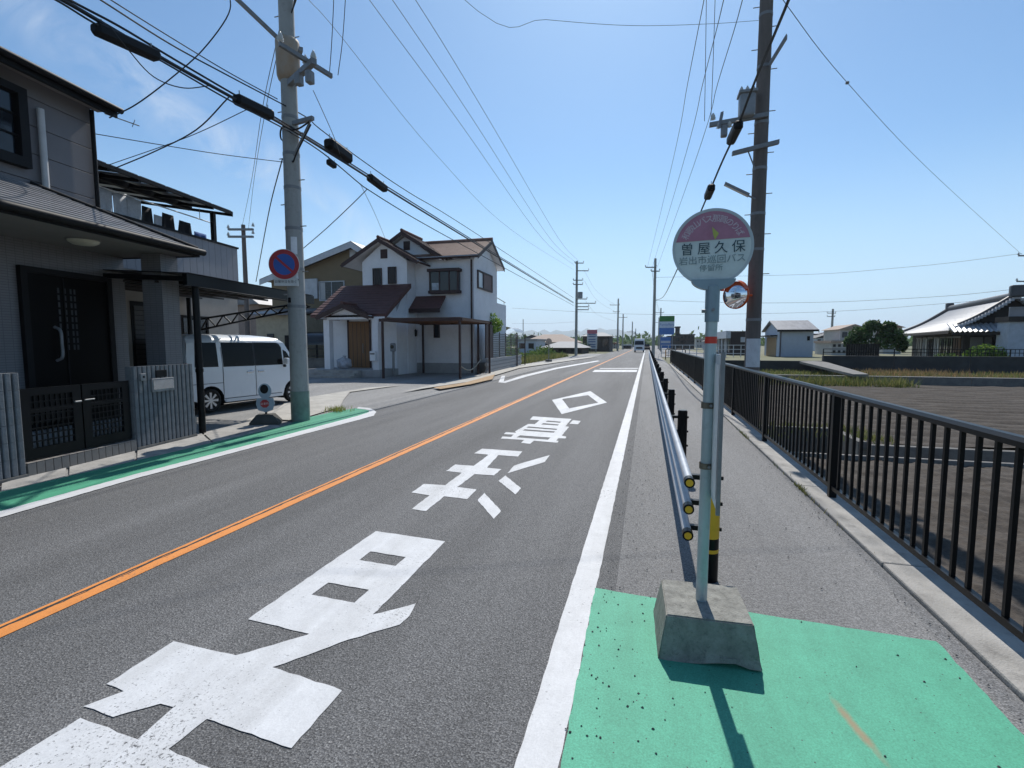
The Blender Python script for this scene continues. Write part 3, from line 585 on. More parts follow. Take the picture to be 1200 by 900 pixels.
LPX, LPY = -6.93, 8.62; LP = thing('utility_pole', 'grey concrete utility pole with rusty sleeve beside the green lane', 'utility pole', (LPX, LPY, 0))
MB().cyl((0, 0, -.2), (0, 0, 13.2), .182, 28, .118).build('pole_shaft', polegrey, LP)
steps(LP, .182, .118, 13.2, 2.6, 12); bands(LP, .182, .118, 13.2, (2.35, 3.1, 3.9, 4.7, 5.35, 6.05, 6.9, 8.6))
zc = PX(333, 92, LPX).z; zt = PX(332, 44, LPX).z
MB().lathe([(.12, zc - .02), (.19, zc + .02), (.215, zc + .10), (.225, zt - .06), (.215, zt), (.13, zt + .02)], 24).build('sleeve', mat('sleeve_rust', (.36, .36, .33), .7, var=.3, col2=(.33, .20, .10), scale=2.2, stretch=(1, 1, .5), dirt=.25), LP)
za = PX(342, 104, LPX).z
A1 = (.10, -.10, za); A2 = (1.0, -.55, za + .05)
ca = arm(LP, A1, A2, .05); arm(LP, (.55, -.9, za + .22), (1.05, -.10, za + .0), .035); arm(LP, (.12, .16, za + .62), (.5, -.25, za + .5), .035)
for q in ((.95, -.5, za + .10), (.72, -.42, za + .1), (.58, -.9, za + .25), (.45, -.32, za - .16)): insulator(LP, q, .06, .17)
for q in ((.52, -.36, za - .22), (.86, -.5, za - .30)):
    MB().bevbox((q[0] - .06, q[1] - .07, q[2]), (q[0] + .06, q[1] + .07, q[2] + .22), .02).build('cutout_switch', galv, LP)
zb = PX(318, 30, LPX).z; arm(LP, (-.1, -.12, zb - .05), (-.62, -.75, zb + .5), .035)
for q in ((-.62, -.75, zb + .52), (-.7, -.8, zb + .35)): insulator(LP, q, .06, .16)
zd = PX(345, 150, LPX).z
arm(LP, (.1, -.06, zd), (.62, -.12, zd + .02), .035, 'bracket_arm'); MB().cyl((.12, -.08, zd - .62), (.56, -.12, zd - .02), .018, 8).build('bracket_brace', galv, LP)
MB().tube(catmull([(.55, -.14, zd - .05), (.3, -.22, zd - .2), (.0, -.22, zd - .12), (-.19, -.05, zd - .25), (-.1, .1, zd - .35), (.12, -.12, zd - .75), (.3, -.2, zd - .6), (.58, -.14, zd - .1)], 5), .016, 6).build('service_loop', cablem, LP)
MB().tube(catmull([(.12, .0, zt + .5), (.35, -.1, zt + .75), (.42, -.1, zt + 1.2), (.2, 0, zt + 1.6)], 5), .014, 6).tube(catmull([(.1, .0, zt + .45), (.28, -.1, zt + .65), (.3, -.1, zt + 1.2), (.1, 0, zt + 1.6)], 5), .012, 6).build('riser_cable', cablem, LP)
for z, h_ in ((3.38, .34), (2.75, .3)):
    mb = MB(); r = .182 - .064 * z / 13.2 + .003
    an = [R(-75 + 5 * k) for k in range(9)]
    mb.add([(r * math.cos(a), r * math.sin(a), z + d) for d in (0, h_) for a in an], [(k, k + 1, 10 + k, 9 + k) for k in range(8)]).build('number_plate', whitem, LP)
mb = MB(); r = .182; n_ = 24
MB().tube([(0, 0, .0), (0, 0, .62)], .1845, 28, False).build('painted_foot', mat('pole_green_tint', (.19, .25, .215), .8, var=.3, scale=5, dirt=.3), LP)
MB().box((-.05, -.19, 2.42), (.0, -.165, 2.52)).build('tag', blackdull, LP)
# signs hung on the left pole
zs = PX(325, 308, -6.93)
SC = PX(324.5, 308, LPX - .05)
np_ = thing('no_parking_sign', 'round blue and red no parking sign hung on the left utility pole', 'road sign', (SC.x, LPY - .26, SC.z), R(20))
def disk(r0, r1, y, nn_=48):
    mb = MB(); rg = [(math.cos(2 * math.pi * k / nn_), math.sin(2 * math.pi * k / nn_)) for k in range(nn_)]
    if r0 == 0: return mb.poly([(x * r1, y, z * r1) for x, z in rg])
    return mb.add([(x * r, y, z * r) for r in (r0, r1) for x, z in rg], [(k, (k + 1) % nn_, nn_ + (k + 1) % nn_, nn_ + k) for k in range(nn_)])
SR = .30
mb = MB(); mb.slab([(x * SR, -.004, z * SR) for x, z in ring], (0, .008, 0)); mb.build('sign_plate', mat('sign_white', (.6, .6, .6), .4), np_, True)
disk(0, SR * .70, -.006).build('blue_field', mat('sign_blue', (.03, .10, .38), .4, var=.15), np_, True)
sred = mat('sign_red', (.38, .025, .03), .4, var=.15)
disk(SR * .69, SR * .965, -.008).build('red_ring', sred, np_, True)
c_, s_ = math.cos(R(-42)), math.sin(R(-42)); w = SR * .075; l_ = SR * .70
MB().poly([(x * c_ - z * s_, -.0095, x * s_ + z * c_) for x, z in ((-l_, -w), (l_, -w), (l_, w), (-l_, w))]).build('red_slash', sred, np_, True)
MB().box((-.04, .004, -.16), (.26, .03, -.12)).box((-.04, .004, .12), (.26, .03, .16)).build('bracket', galv, np_)
sp2 = thing('supplementary_plate', 'white plate with black writing under the no parking sign', 'sign plate', (SC.x + .03, LPY - .25, PX(324, 328, LPX).z), R(20))
box('plate', (-.24, -.004, -.08), (.22, .004, .08), mat('plate_white', (.62, .62, .6), .5, dirt=.2), sp2)
v, f = text_mesh('日曜休日を除く', .062, lambda x, y: (-.01 + x, -.006, y)); MB().add(v, f).build('lettering', blackdull, sp2, True)
MB().box((-.02, .004, .03), (.24, .03, .06)).build('bracket', galv, sp2)

# right pole
RPX, RPY = 2.39, 12.6; RP = thing('utility_pole', 'dark brown utility pole behind the black fence with grey transformer and street lamp', 'utility pole', (RPX, RPY, FIELD))
RH = 12.6; MB().cyl((0, 0, -.3), (0, 0, RH), .172, 24, .125).build('pole_shaft', polebrown, RP)
steps(RP, .172, .125, RH, 3.2, 11.5); bands(RP, .172, .125, RH, (2.6, 4.2, 5.0, 6.0, 7.0, 8.2, 9.3))
def rz(y_): return PY(885, y_, RPY).z - FIELD
z = rz(178); arm(RP, (-.62, -.2, z - .06), (.34, -.14, z + .12), .045); MB().cyl((-.3, -.18, z), (-.12, -.16, z - .45), .014, 6).build('arm_brace', galv, RP)
z = rz(143); arm(RP, (-1.12, -.18, z - .03), (.1, -.18, z + .06), .045); arm(RP, (-.92, -.26, z - .12), (-.86, -.18, z + .2), .035)
for dx in (-1.05, -.92, -.7): insulator(RP, (dx, -.2, z + .06 - .2 * (dx > -1)), .06, .16)
MB().bevbox((-.88, -.28, z - .34), (-.74, -.14, z - .08), .03).build('cutout_switch', galv, RP)
zt_ = rz(143)
MB().bevbox((-.52, -.38, zt_ + .02), (-.20, -.08, zt_ + .52), .05).bevbox((-.55, -.41, zt_ + .50), (-.17, -.05, zt_ + .56), .01).build('transformer', mat('transformer_grey', (.26, .28, .30), .55, var=.2, dirt=.2), RP)
for dx in (-.48, -.36, -.24): insulator(RP, (dx, -.24, zt_ + .55), .05, .15)
arm(RP, (-.35, -.1, zt_ + .1), (-.1, -.05, zt_ + .1), .03, 'transformer_bracket')
z = rz(72); arm(RP, (.08, -.2, z - .2), (.36, -.35, z + .25), .04)
zp = rz(430); mb = MB(); an = [R(-150 + 6 * k) for k in range(21)]
mb.add([(.176 * math.cos(a), .176 * math.sin(a), zp + d) for d in (0, .66) for a in an], [(k, k + 1, 22 + k, 21 + k) for k in range(20)]).build('white_plate', mat('plate_pale', (.58, .60, .62), .6, dirt=.3), RP)
lz = rz(235) ; sl2 = thing('street_lamp', 'slim grey street lamp head tilted out from the right utility pole', 'street lamp', (RPX - .14, RPY - .14, lz + FIELD))
MB().slab([(-.62, -.06, .36), (-.62, .06, .36), (-.10, .07, .06), (-.10, -.07, .06)], (.02, 0, .055)).build('lamp_head', galv, sl2, True)
MB().poly([(-.60, -.05, .347), (-.12, -.055, .068), (-.12, .055, .068), (-.60, .05, .347)]).build('lamp_lens', mat('lens', (.5, .5, .45), .3), sl2, True); MB().cyl((-.1, 0, .08), (.05, 0, .0), .02, 8).build('lamp_arm', galv, sl2)
# convex mirror
mz = PY(863, 346, 12.35); cm_ = thing('traffic_mirror', 'orange rimmed round convex traffic mirror hung beside the right utility pole', 'mirror', (mz.x, 12.33, mz.z), R(-42))
orange = mat('mirror_orange', (.62, .10, .02), .45, var=.2)
prof = [(.012 + .30 * math.sin(R(a)), 0) for a in range(0, 1)]
mb = MB(); rr_ = [(.30 * k / 10, -.05 - .09 * (1 - (k / 10) ** 2)) for k in range(11)]; vs_ = []
for r_, y_ in rr_: vs_ += [(r_ * math.cos(2 * math.pi * k / 32), y_, r_ * math.sin(2 * math.pi * k / 32)) for k in range(32)]
mb.add(vs_, [(i * 32 + k, i * 32 + (k + 1) % 32, (i + 1) * 32 + (k + 1) % 32, (i + 1) * 32 + k) for i in range(10) for k in range(32)], True)
mb.build('mirror_face', mat('mirror_glass', (.8, .82, .84), .03, metal=1.0, var=.02), cm_, True)
mb = MB(); rp_ = [(.295, -.06), (.31, -.06), (.315, .0), (.22, .07), (.0, .09)]; vs_ = []
for r_, y_ in rp_: vs_ += [(r_ * math.cos(2 * math.pi * k / 32), y_, r_ * math.sin(2 * math.pi * k / 32)) for k in range(32)]
mb.add(vs_, [(i * 32 + k, i * 32 + (k + 1) % 32, (i + 1) * 32 + (k + 1) % 32, (i + 1) * 32 + k) for i in range(4) for k in range(32)], True); mb.build('mirror_back', orange, cm_, True)
hood = MB(); an = [R(20 + 7 * k) for k in range(21)]
hood.add([(.335 * math.cos(a), y_, .335 * math.sin(a)) for y_ in (-.20, -.03) for a in an], [(k, k + 1, 22 + k, 21 + k) for k in range(20)], True).build('hood', orange, cm_, True)
MB().cyl((0, .08, 0), (.18, .32, 0), .025, 8).build('mirror_bracket', orange, cm_)

def far_pole(px, ybase, ytop, Y, label, arms=(), r=.15, m_=None, base=0.0, extra=None):
    b = PY(px, 412, Y); t = PY(px, ytop, Y); o = thing('utility_pole', label, 'utility pole', (b.x, Y, base)); h = t.z - base
    MB().cyl((0, 0, -.2), (0, 0, h), r, 12, r * .7).build('pole_shaft', m_ or polegrey, o)
    for (x0, x1, yy) in arms:
        a = PY(x0, yy, Y); c = PY(x1, yy, Y); arm(o, (a.x - b.x, -.14, a.z - base), (c.x - b.x, -.14, c.z - base), .055)
        for q in (a.x - b.x, c.x - b.x): insulator(o, (q, -.14, a.z - base + .05), .09, .22)
    return o, b, h
LF, lfb, lfh = far_pole(675, 418, 306, 66, 'far tall grey utility pole left of the road before the pylon sign', ((674, 684, 308.5), (676, 690, 317.5), (672, 683, 328.5), (672, 683, 333.5), (676, 688, 350.5), (676, 698, 355.5), (676, 690, 359.5), (676, 690, 363)), .2)
z_ = PY(677, 346, 66).z; MB().cyl((.5, -.1, z_ - .4), (.5, -.1, z_ + .4), .32, 14).build('transformer', MATS['transformer_grey'], LF)
RF, rfb, rfh = far_pole(765.5, 410, 303, 57, 'far grey utility pole at the end of the guard rail', ((756.5, 769, 313.5), (763, 773, 318)), .19)
far_pole(723.5, 417, 350, 112, 'slim utility pole left of the road behind the pylon sign', ((715, 726, 357.5), (719, 726, 365.5)), .22)
far_pole(729.5, 416, 368, 140, 'distant utility pole just right of the dark block building', ((725, 735, 372),), .22)
far_pole(740.5, 415, 377, 170, 'distant utility pole behind the oncoming truck', ((735, 745, 389),), .22)
far_pole(744.5, 414, 385, 215, 'smallest distant utility pole above the oncoming truck', ((741, 748, 391),), .24)
far_pole(773.3, 412, 361, 120, 'slim utility pole behind the green and blue shop sign', ((768, 778, 366.5),), .2)
far_pole(771.3, 412, 372, 150, 'distant utility pole left of the green and blue shop sign', ((768, 774, 378),), .2)
far_pole(291.5, 430, 263, 23, 'weathered brown utility pole beyond the carport', ((270, 299, 269.5), (270, 299, 278)), .15, polebrown)
far_pole(1198, 420, 284, 50, 'utility pole at the right edge behind the tiled roof house', ((1190, 1202, 330), (1192, 1206, 300)), .2, None, 0)
far_pole(973.5, 415, 362, 95, 'small utility pole between the white shed and the tree', ((969, 979, 367), (969, 978, 371), (968, 979, 389)), .22)
for q, (px, yy) in enumerate(((613, 374),)):
    far_pole(px, 415, yy, 90, 'thin mast over the low buildings left of the road', (), .1)

# ================================================================== OVERHEAD WIRES
def wire(label, pts, r=.010, group=None, name='overhead_wire', m_=None, sub=6):
    o = MB().tube(catmull(pts, sub), r, 5).build(name, m_ or wirem); return tag(o, label, 'wire', group)
def wX(px, X): return [PX(a, b, X) for a, b in px]
def wY(px, ya, yb):
    n = px[-1][0] - px[0][0]; out_ = []
    for a, b in px:
        t = (a - px[0][0]) / n; out_.append(PY(a, b, 1 / ((1 - t) / ya + t / yb)))
    return out_
BXP = -6.7
far_m = 'thick black cable bundle strung past the left utility pole'
bund = [(-40, -62), (70, -2), (130, 33), (200, 74), (270, 113), (335, 148), (400, 188), (470, 232), (560, 287), (672, 355)]
def shift(p, dx, dy): return [(a + dx, b + dy) for a, b in p]
wire('thickest black cable in the bundle past the left utility pole', wX(bund, BXP), .026, 'cables of the left bundle', m_=cablem)
wire('black cable just above the thickest one in the left bundle', wX([(-40, -70), (78, -2), (140, 31), (205, 70), (275, 111), (335, 145), (400, 185), (470, 229), (560, 285), (672, 354)], BXP - .05), .016, 'cables of the left bundle', m_=cablem)
wire('black cable hanging just below the thickest one in the left bundle', wX([(-40, -55), (62, -2), (110, 27), (190, 72), (268, 117), (335, 152), (379, 180), (420, 214), (431, 222), (465, 243.5), (500, 264), (560, 297), (672, 358)], BXP + .03), .013, 'cables of the left bundle', m_=cablem)
wire('thin black twin cable above the left bundle', wX([(20, -62), (118, 0), (200, 52), (270, 90), (325, 119), (360, 138), (376, 152), (430, 192), (480, 226), (560, 275), (672, 349)], BXP - .2), .012, 'cables of the left bundle', m_=cablem)
wire('second thin cable over the left bundle', wX([(30, -66), (130, 0), (215, 53), (270, 86), (325, 116)], BXP - .22), .009, 'cables of the left bundle', m_=cablem)
def closure(p, q, X, r, label):
    a, b = PX(*p, X), PX(*q, X); d = (b - a); o = thing('cable_closure', label, 'cable box', a, 0, 'cable boxes on the left bundle')
    u = d.normalized(); s = u.cross(Vector((0, 0, 1))).normalized() * r; t_ = Vector((0, 0, r)); e = u * r
    def sec(k, f): return [k + (s * x + t_ * y) * f for x, y in ((-1, -.6), (-.6, -1), (.6, -1), (1, -.6), (1, .6), (.6, 1), (-.6, 1), (-1, .6))]
    vs_ = sec(Vector((0, 0, 0)), .6) + sec(e * .6, 1) + sec(d - e * .6, 1) + sec(d, .6)
    MB().add(vs_, [tuple(range(7, -1, -1)), tuple(range(24, 32))] + [(i * 8 + k, i * 8 + (k + 1) % 8, (i + 1) * 8 + (k + 1) % 8, (i + 1) * 8 + k) for i in range(3) for k in range(8)]).build('case', blackdull, o, True)
    for f in (.12, .88): MB().cyl(d * f + t_ * .9, d * f + t_ * 1.9, .008, 6).build('hanger', galv, o)
closure((109, 32), (186, 67), BXP - .02, .075, 'long black cable box nearest the top left corner')
closure((275, 115), (319, 136), BXP - .02, .085, 'black cable box just left of the left utility pole')
closure((383, 167), (410, 187), BXP - .02, .12, 'thick black cable box just right of the left utility pole')
closure((432, 207), (452, 222), BXP - .02, .09, 'grey black cable box farthest along the left bundle')
closure((384, 189), (393, 195), BXP + .03, .06, 'small rounded cable joint under the thick black box')
hvg = 'three high wires on the left'
for i, (a, b, c, d, X) in enumerate(((433, 636, 673, 311, -7.6), (460, 645, 675, 308, -7.0), (487, 655, 678, 306, -6.4))):
    wire(('leftmost', 'middle', 'rightmost')[i] + ' of three thin high wires descending to the far left pole', wX([(a - 120, -170), (a, 0), ((a + b) / 2 + 3, 142), (b, 280), (c, d)], X), .009, hvg)
wire('faint thin wire slanting down left of the three high wires', wX([(330, -40), (362, 0), (400, 43), (510, 180), (600, 270), (672, 316)], -7.3), .006)
wire('wire from the upper left pole bracket to the eave of the near house', [Vector((LPX - .62, LPY - .75, zb + .52)), PX(268, 16, -7.5), PX(238, 58, -7.8), PX(200, 92, -8.1), PX(160, 122, -8.3), PX(128, 138, -8.5)], .011, m_=cablem)
wire('slack wire loop drooping between the long cable box and the pole', wX([(128, 30), (150, 58), (180, 90), (215, 103), (248, 100)], BXP + .05), .008, m_=cablem)
wire('wire falling from the bundle left of the pole to the balcony roof', [PX(268, 114, BXP), PX(230, 152, -7.3), PX(180, 178, -8.5), PX(135, 197, -9.5)], .011, 'wires falling to the balcony roof', m_=cablem)
wire('thinner wire falling beside it to the balcony roof', [PX(292, 127, BXP), PX(240, 152, -7.3), PX(200, 168, -8.5), PX(128, 193, -9.5)], .007, 'wires falling to the balcony roof', m_=cablem)
wire('nearly level thin wire from the left pole to the near house', [PX(332, 190, -6.95), PX(260, 181, -7.5), PX(190, 170, -8.0), PX(112, 157, -8.6)], .007, m_=cablem)
wire('steep black cable dropping left of the left pole behind the round sign', [PX(331, 186, -6.95), PX(318, 235, -8.5), PX(310, 275, -10), PX(300, 330, -12)], .012, m_=cablem)
for k in (0, 4):
    wire(('left' if k == 0 else 'right') + ' one of two thin wires from the left pole to the brown pole', [PY(327 + k, 36, LPY), PY(307 + k, 130, 11), PY(295 + k * .7, 210, 16), PY(283 + k * 2, 269, 23)], .008, 'thin pair to the brown pole')
wire('wire rising from the house behind to the left bundle at right', [PX(346, 299, -9.5), PX(380, 270, -8.3), PX(412, 240, -7.0), PX(430, 222, BXP + .03)], .011, m_=cablem)
wire('thin wire from the left bundle down to the white house gable', [PX(422, 215, BXP + .03), PX(440, 252, -9), PX(452, 281, -12)], .007)
for k in (0, 14):
    wire(('left' if k == 0 else 'right') + ' one of two jumper wires dropping to the left pole crossarm', [PX(392 + k * 1.0, -20, -6.2), PX(389 + k * .9, 45, -6.1), PX(386 + k * .72, 88, -6.1)], .008, 'jumper pair at the left pole')
wire('sagging thin wire from the crossarm down into the left bundle', [PX(367, 106, -6.2), PX(378, 130, -6.3), PX(392, 162, -6.45), PX(400, 186, BXP)], .007)
a, b = PX(487, 0, -5.2), PY(889, 24, RPY)
wire('single wire crossing overhead to the right utility pole', [Vector((LPX, LPY, 11.6)), a.lerp(b, .02) * 1 if False else PY(560, 13, 9.6), PY(640, 23, 10.3), PY(740, 30, 11.2), PY(830, 28, 12), b], .0045)
# right hand wires
for i, (a, b, X) in enumerate(((825, 787, 1.0), (848, 799.6, 1.35), (870, 812.6, 1.7))):
    wire(('leftmost', 'middle', 'rightmost')[i] + ' of three thin high wires descending to the far right pole', wX([(a + 30, -150), (a, 0), ((a + b) / 2, 97 + i), (b, 195 + i * 2), (765.5 + i * 3.2, 311 + i * 2.5)], X) if X < .9 else [PX(a + 30, -150, X), PX(a, 0, X), PX((a * 1 + b) / 2, 97, X), PX(b, 195, X * .97), PY(759 + i * 5.5, 312 + i, 57)], .009, 'three high wires on the right')
for a, b in ((828, 825.6), (838.6, 833)):
    wire(('left' if a < 830 else 'right') + ' one of two upright jumper wires to the right pole crossarm', [PY(a, -20, RPY - .2), PY((a + b) / 2, 70, RPY - .2), PY(b, 142, RPY - .2)], .007, 'jumper pair at the right pole')
wire('thick black cable slanting across the right utility pole and behind the bus sign', [PX(940, -45, 1.75), PX(924, 0, 1.75), PX(900, 58, 1.75), PX(880, 107, 1.75), PX(862, 155, 1.72), PX(846, 190, 1.6), PX(832, 223, 1.5), PX(820, 251, 1.4), PX(793, 317, 1.1), PY(777, 348, 45), PY(768, 352, 57)], .022, m_=cablem)
def closure2(p, q, X, r, label): closure(p, q, X, r, label); bpy.data.objects[-1] if False else None
closure((866, 145), (856, 166), 1.72, .09, 'black cable box on the thick cable beside the right pole transformer'); closure((834, 219), (829, 231), 1.48, .09, 'small black cable box just above the bus sign')
for o in [q for q in bpy.data.objects if q.name.startswith('cable_closure')][-2:]: o['group'] = 'cable boxes on the right cable'
wire('long wire slanting down right from the right pole to the right edge', [Vector((RPX, RPY, 9.7)), PY(922, 6, 14), PY(993, 97, 20), PY(1090, 200, 32), PY(1197, 298, 50)], .009)
MBm = MB().lathe([(.0, -.06), (.055, -.03), (.06, .0), (.055, .03), (.0, .06)], 12); o = MBm.build('wire_marker', galv, None, loc=PY(993, 97, 20)); tag(o, 'small round marker ball on the wire slanting to the right edge', 'wire marker')
rg = 'level wires crossing behind the right pole'
wire('highest level wire crossing from the far right pole to the right edge', wY([(768, 325), (893, 323), (971, 320.5), (1040, 315), (1109, 308.5), (1198, 297)], 57, 50), .012, rg)
wire('level wire crossing from the far right pole above the tiled roof', wY([(768, 352), (830, 354), (893, 355), (970, 354), (1040, 351), (1120, 346), (1198, 338)], 57, 50), .014, rg)
wire('lowest level wire crossing just above the tiled roof ridge', wY([(600, 361), (690, 366), (768, 368.5), (893, 367.5), (995, 364), (1090, 357), (1160, 351), (1198, 345)], 66, 50), .012, rg)
wire('faint level wire far left above the low buildings', wY([(600, 379), (640, 379), (676, 377)], 60, 66), .008)
for i, (y0, y1) in enumerate(((316, 358), (328, 366), (350, 377))):
    wire(('highest', 'middle', 'lowest')[i] + ' of three thin wires beyond the far left pole', [PY(684, y0, 66), PY(700, (y0 + y1) / 2 + 5, 85), PY(722, y1, 112)], .011, 'wires beyond the far left pole')
for i, (y0, y1) in enumerate(((312, 366), (318, 369))):
    wire(('upper', 'lower')[i] + ' of two thin wires from the far right pole past the shop sign', [PY(764, y0, 57), PY(768, (y0 + y1) / 2 + 6, 85), PY(773, y1, 120)], .011, 'wires beyond the far right pole')

# ================================================================== NEAR HOUSE ON THE LEFT (local frame: x outward to the road = t, y along the street = s)
HA = 7.7; HO = G(228, 513)
_a = R(HA); HD = Vector((-math.sin(_a), math.cos(_a), 0)); HN = Vector((math.cos(_a), math.sin(_a), 0))
def HS(px, py, t):
    d = ray(px, py); k = (HN.dot(HO - CAM) + t) / HN.dot(d); P = CAM + d * k; return (P - HO).dot(HD), P.z
def hthing(name, label, cat, group=None): return thing(name, label, cat, (HO.x, HO.y, 0), R(HA), group)
tilewall = brickmat('facing_tile', (.20, .195, .20), (.125, .12, .125), .115, .038, .5, 0)
sidingm = mat('siding_grey', (.17, .165, .175), .6, var=.08, scale=2, bump=.15, bscale=40)
sidingv = mat('siding_balcony', (.25, .25, .27), .55, var=.1, scale=2, bump=.15, bscale=40)
soffit = mat('soffit', (.20, .19, .18), .8, var=.08)
slate = mat('slate_grey', (.20, .20, .21), .5, var=.35, scale=2.5, bump=.3, bscale=50, stretch=(1, .3, 1))
doorm = mat('door_black', (.0035, .0032, .0032), .5, var=.2, scale=3, stretch=(6, 6, .5), spec=.1)
beige = mat('wall_beige', (.30, .275, .245), .85, var=.08, bump=.3, bscale=80)
winglass = glass('window_glass'); curtain = mat('curtain', (.45, .45, .44), .8, var=.2, scale=14, stretch=(1, 1, .1))
NHo = hthing('near_house', 'grey two-storey house with tiled porch and black front door at the left edge', 'house')
TW = -1.6
box('porch_wall', (TW - .15, -7.5, 0), (TW, .44, 3.3), tilewall, NHo)
box('porch_side_wall', (TW - 3, .44 - .15, 0), (TW - .151, .44, 3.3), tilewall, NHo)
# upper storey: siding boards one above the other
U0 = .02; zu = 3.2; uz1 = 5.62; nb = 6; bh = (uz1 - zu) / nb
box('upper_core', (-7.0, -7.5, zu), (TW - .02, U0 - .02, uz1 - .01), sidingm, NHo)
bmesh_ = MB().bevbox((TW - .022, -7.5, .004), (TW + .0, U0, bh - .004), .006).mesh('siding_board')
for i in range(nb): obj('siding_board', bmesh_, sidingm, NHo, (0, 0, zu + i * bh))
for i in range(nb): box('siding_board', (-7.0, U0 - .018, zu + i * bh + .004), (TW - .024, U0, zu + (i + 1) * bh - .004), sidingm, NHo)
# upper roof
et = TW + .30; es = HS(135, 130, et)[0]; ez = HS(135, 130, et)[1] + .02; er = MB(); er.slab([(et, -7.6, ez), (et, es, ez), (-4.4, es, ez + 1.25), (-4.4, -7.6, ez + 1.25)], (0, 0, .07)); ur = er.build('upper_roof', slate, NHo, True)
box('fascia', (et, -7.6, ez - .14), (et + .04, es, ez + .05), blackdull, ur); MB().slab([(et, es + .001, ez - .12), (et, es + .001, ez + .08), (-4.4, es + .001, ez + 1.33), (-4.4, es + .001, ez + 1.13)], (0, .03, 0)).build('barge_board', blackdull, ur, True)
MB().slab([(TW - .02, -7.6, ez - .035), (et - .005, -7.6, ez - .035), (et - .005, es - .02, ez - .035), (TW - .02, es - .02, ez - .035)], (0, 0, .02)).build('soffit', soffit, ur, True)
MB().cyl((et + .09, -7.6, ez - .02), (et + .09, es + .03, ez - .02), .05, 10).build('gutter', blackdull, ur)
MB().cyl((TW + .05, U0 - .03, 3.4), (TW + .05, U0 - .03, ez - .08), .032, 10).build('downpipe', blackdull, NHo)
s_, z1_ = HS(43, 128, TW); s2_, z0_ = HS(47, 228, TW)
MB().cyl((TW + .06, s_, 3.5), (TW + .06, s_, z1_), .045, 12).build('downpipe', mat('pipe_grey', (.50, .50, .50), .45), NHo)
# bay window upper
sw, zw1 = HS(30, 105, TW + .1); _, zw0 = HS(30, 196, TW + .1)
wn = box('window', (TW + .003, sw - 1.7, zw0), (TW + .12, sw, zw0 + .14), blackdull, NHo)
for a, b in (((TW + .003, sw - 1.7, zw1 - .1), (TW + .12, sw, zw1)), ((TW + .003, sw - .12, zw0 + .141), (TW + .12, sw, zw1 - .101)), ((TW + .003, sw - 1.7, zw0 + .141), (TW + .12, sw - 1.58, zw1 - .101))): box('window_frame', a, b, blackdull, wn)
nl = 3; ph = (zw1 - .1 - zw0 - .141) / nl
for i in range(nl):
    for j in range(4): box('pane', (TW + .03, sw - .13 - (j + 1) * .36, zw0 + .145 + i * ph), (TW + .045, sw - .15 - j * .36, zw0 + .13 + (i + 1) * ph), winglass, wn)
for i in range(1, nl): box('glazing_bar', (TW + .046, sw - 1.58, zw0 + .13 + i * ph), (TW + .07, sw - .121, zw0 + .148 + i * ph), blackdull, wn)
for j in range(1, 4): box('glazing_bar', (TW + .046, sw - .15 - j * .36, zw0 + .142), (TW + .068, sw - .13 - j * .36, zw1 - .102), blackdull, wn)
# porch roof: hipped at the street corner, in slate courses
pz = 3.20; pt0, ps1 = -.12, .44
top_t, top_z = TW + .01, 3.93; hip_s = HS(35, 218, TW)[0]
pr = bpy.data.objects.new('porch_roof', None); COL.objects.link(pr); pr.parent = NHo
ncrs = 13
for i in range(ncrs):
    f0, f1 = i / ncrs, (i + 1) / ncrs + .012
    t0, t1 = pt0 + (top_t - pt0) * f0, pt0 + (top_t - pt0) * min(1, f1); z0, z1 = pz + (top_z - pz) * f0, pz + (top_z - pz) * min(1, f1)
    e0, e1 = ps1 + (hip_s - ps1) * f0, ps1 + (hip_s - ps1) * min(1, f1)
    MB().slab([(t0, -7.5, z0 + .022), (t0, e0, z0 + .022), (t1, e1, z1 + .004), (t1, -7.5, z1 + .004)], (0, 0, .012)).build('slate_course', slate, pr, True)
    MB().slab([(t0, e0, z0 + .022), (TW - 2.5, e0, z0 + .022), (TW - 2.5, e1, z1 + .004), (t1, e1, z1 + .004)], (0, 0, .012)).build('slate_course', slate, pr, True)
MB().tube([(pt0, ps1, pz + .04), (top_t, hip_s, top_z + .03)], .035, 8).build('hip_cap', blackdull, pr)
box('fascia', (pt0 - .03, -7.5, pz - .10), (pt0 + .005, ps1 + .03, pz + .02), blackdull, pr); box('fascia', (TW - 2.5, ps1 + .0, pz - .10), (pt0 - .031, ps1 + .03, pz + .02), blackdull, pr)
MB().tube([(pt0 + .06, -7.5, pz - .02), (pt0 + .06, ps1 + .06, pz - .02)], .055, 10).build('gutter', blackdull, pr)
MB().slab([(TW, -7.5, pz - .085), (pt0 - .035, -7.5, pz - .085), (pt0 - .035, ps1 - .005, pz - .085), (TW - .0, ps1 - .005, pz - .085)], (0, 0, .03)).build('ceiling', soffit, pr, True)
MB().slab([(TW - 2.5, .45, pz - .085), (TW - .01, .45, pz - .085), (TW - .01, .43, pz - .085), (TW - 2.5, .43, pz - .085)], (0, 0, .03)).build('ceiling', soffit, pr, True)
# pillar
pl_s, _ = HS(191, 360, -.55)
box('pillar', (-.92, pl_s, 0), (-.55, pl_s + .36, pz - .09), tilewall, NHo)
# porch lamp
ls, _ = HS(88, 291, -.9)
lp_ = MB().lathe([(.19, .0), (.18, -.035), (.13, -.065), (.0, -.08)], 24, (-.75, ls, pz - .09)).build('porch_lamp', mat('lamp_glass', (.55, .52, .42), .4), NHo)
MB().lathe([(.205, 0), (.205, -.015), (.19, -.015)], 24, (-.75, ls, pz - .087)).build('lamp_rim', soffit, lp_)
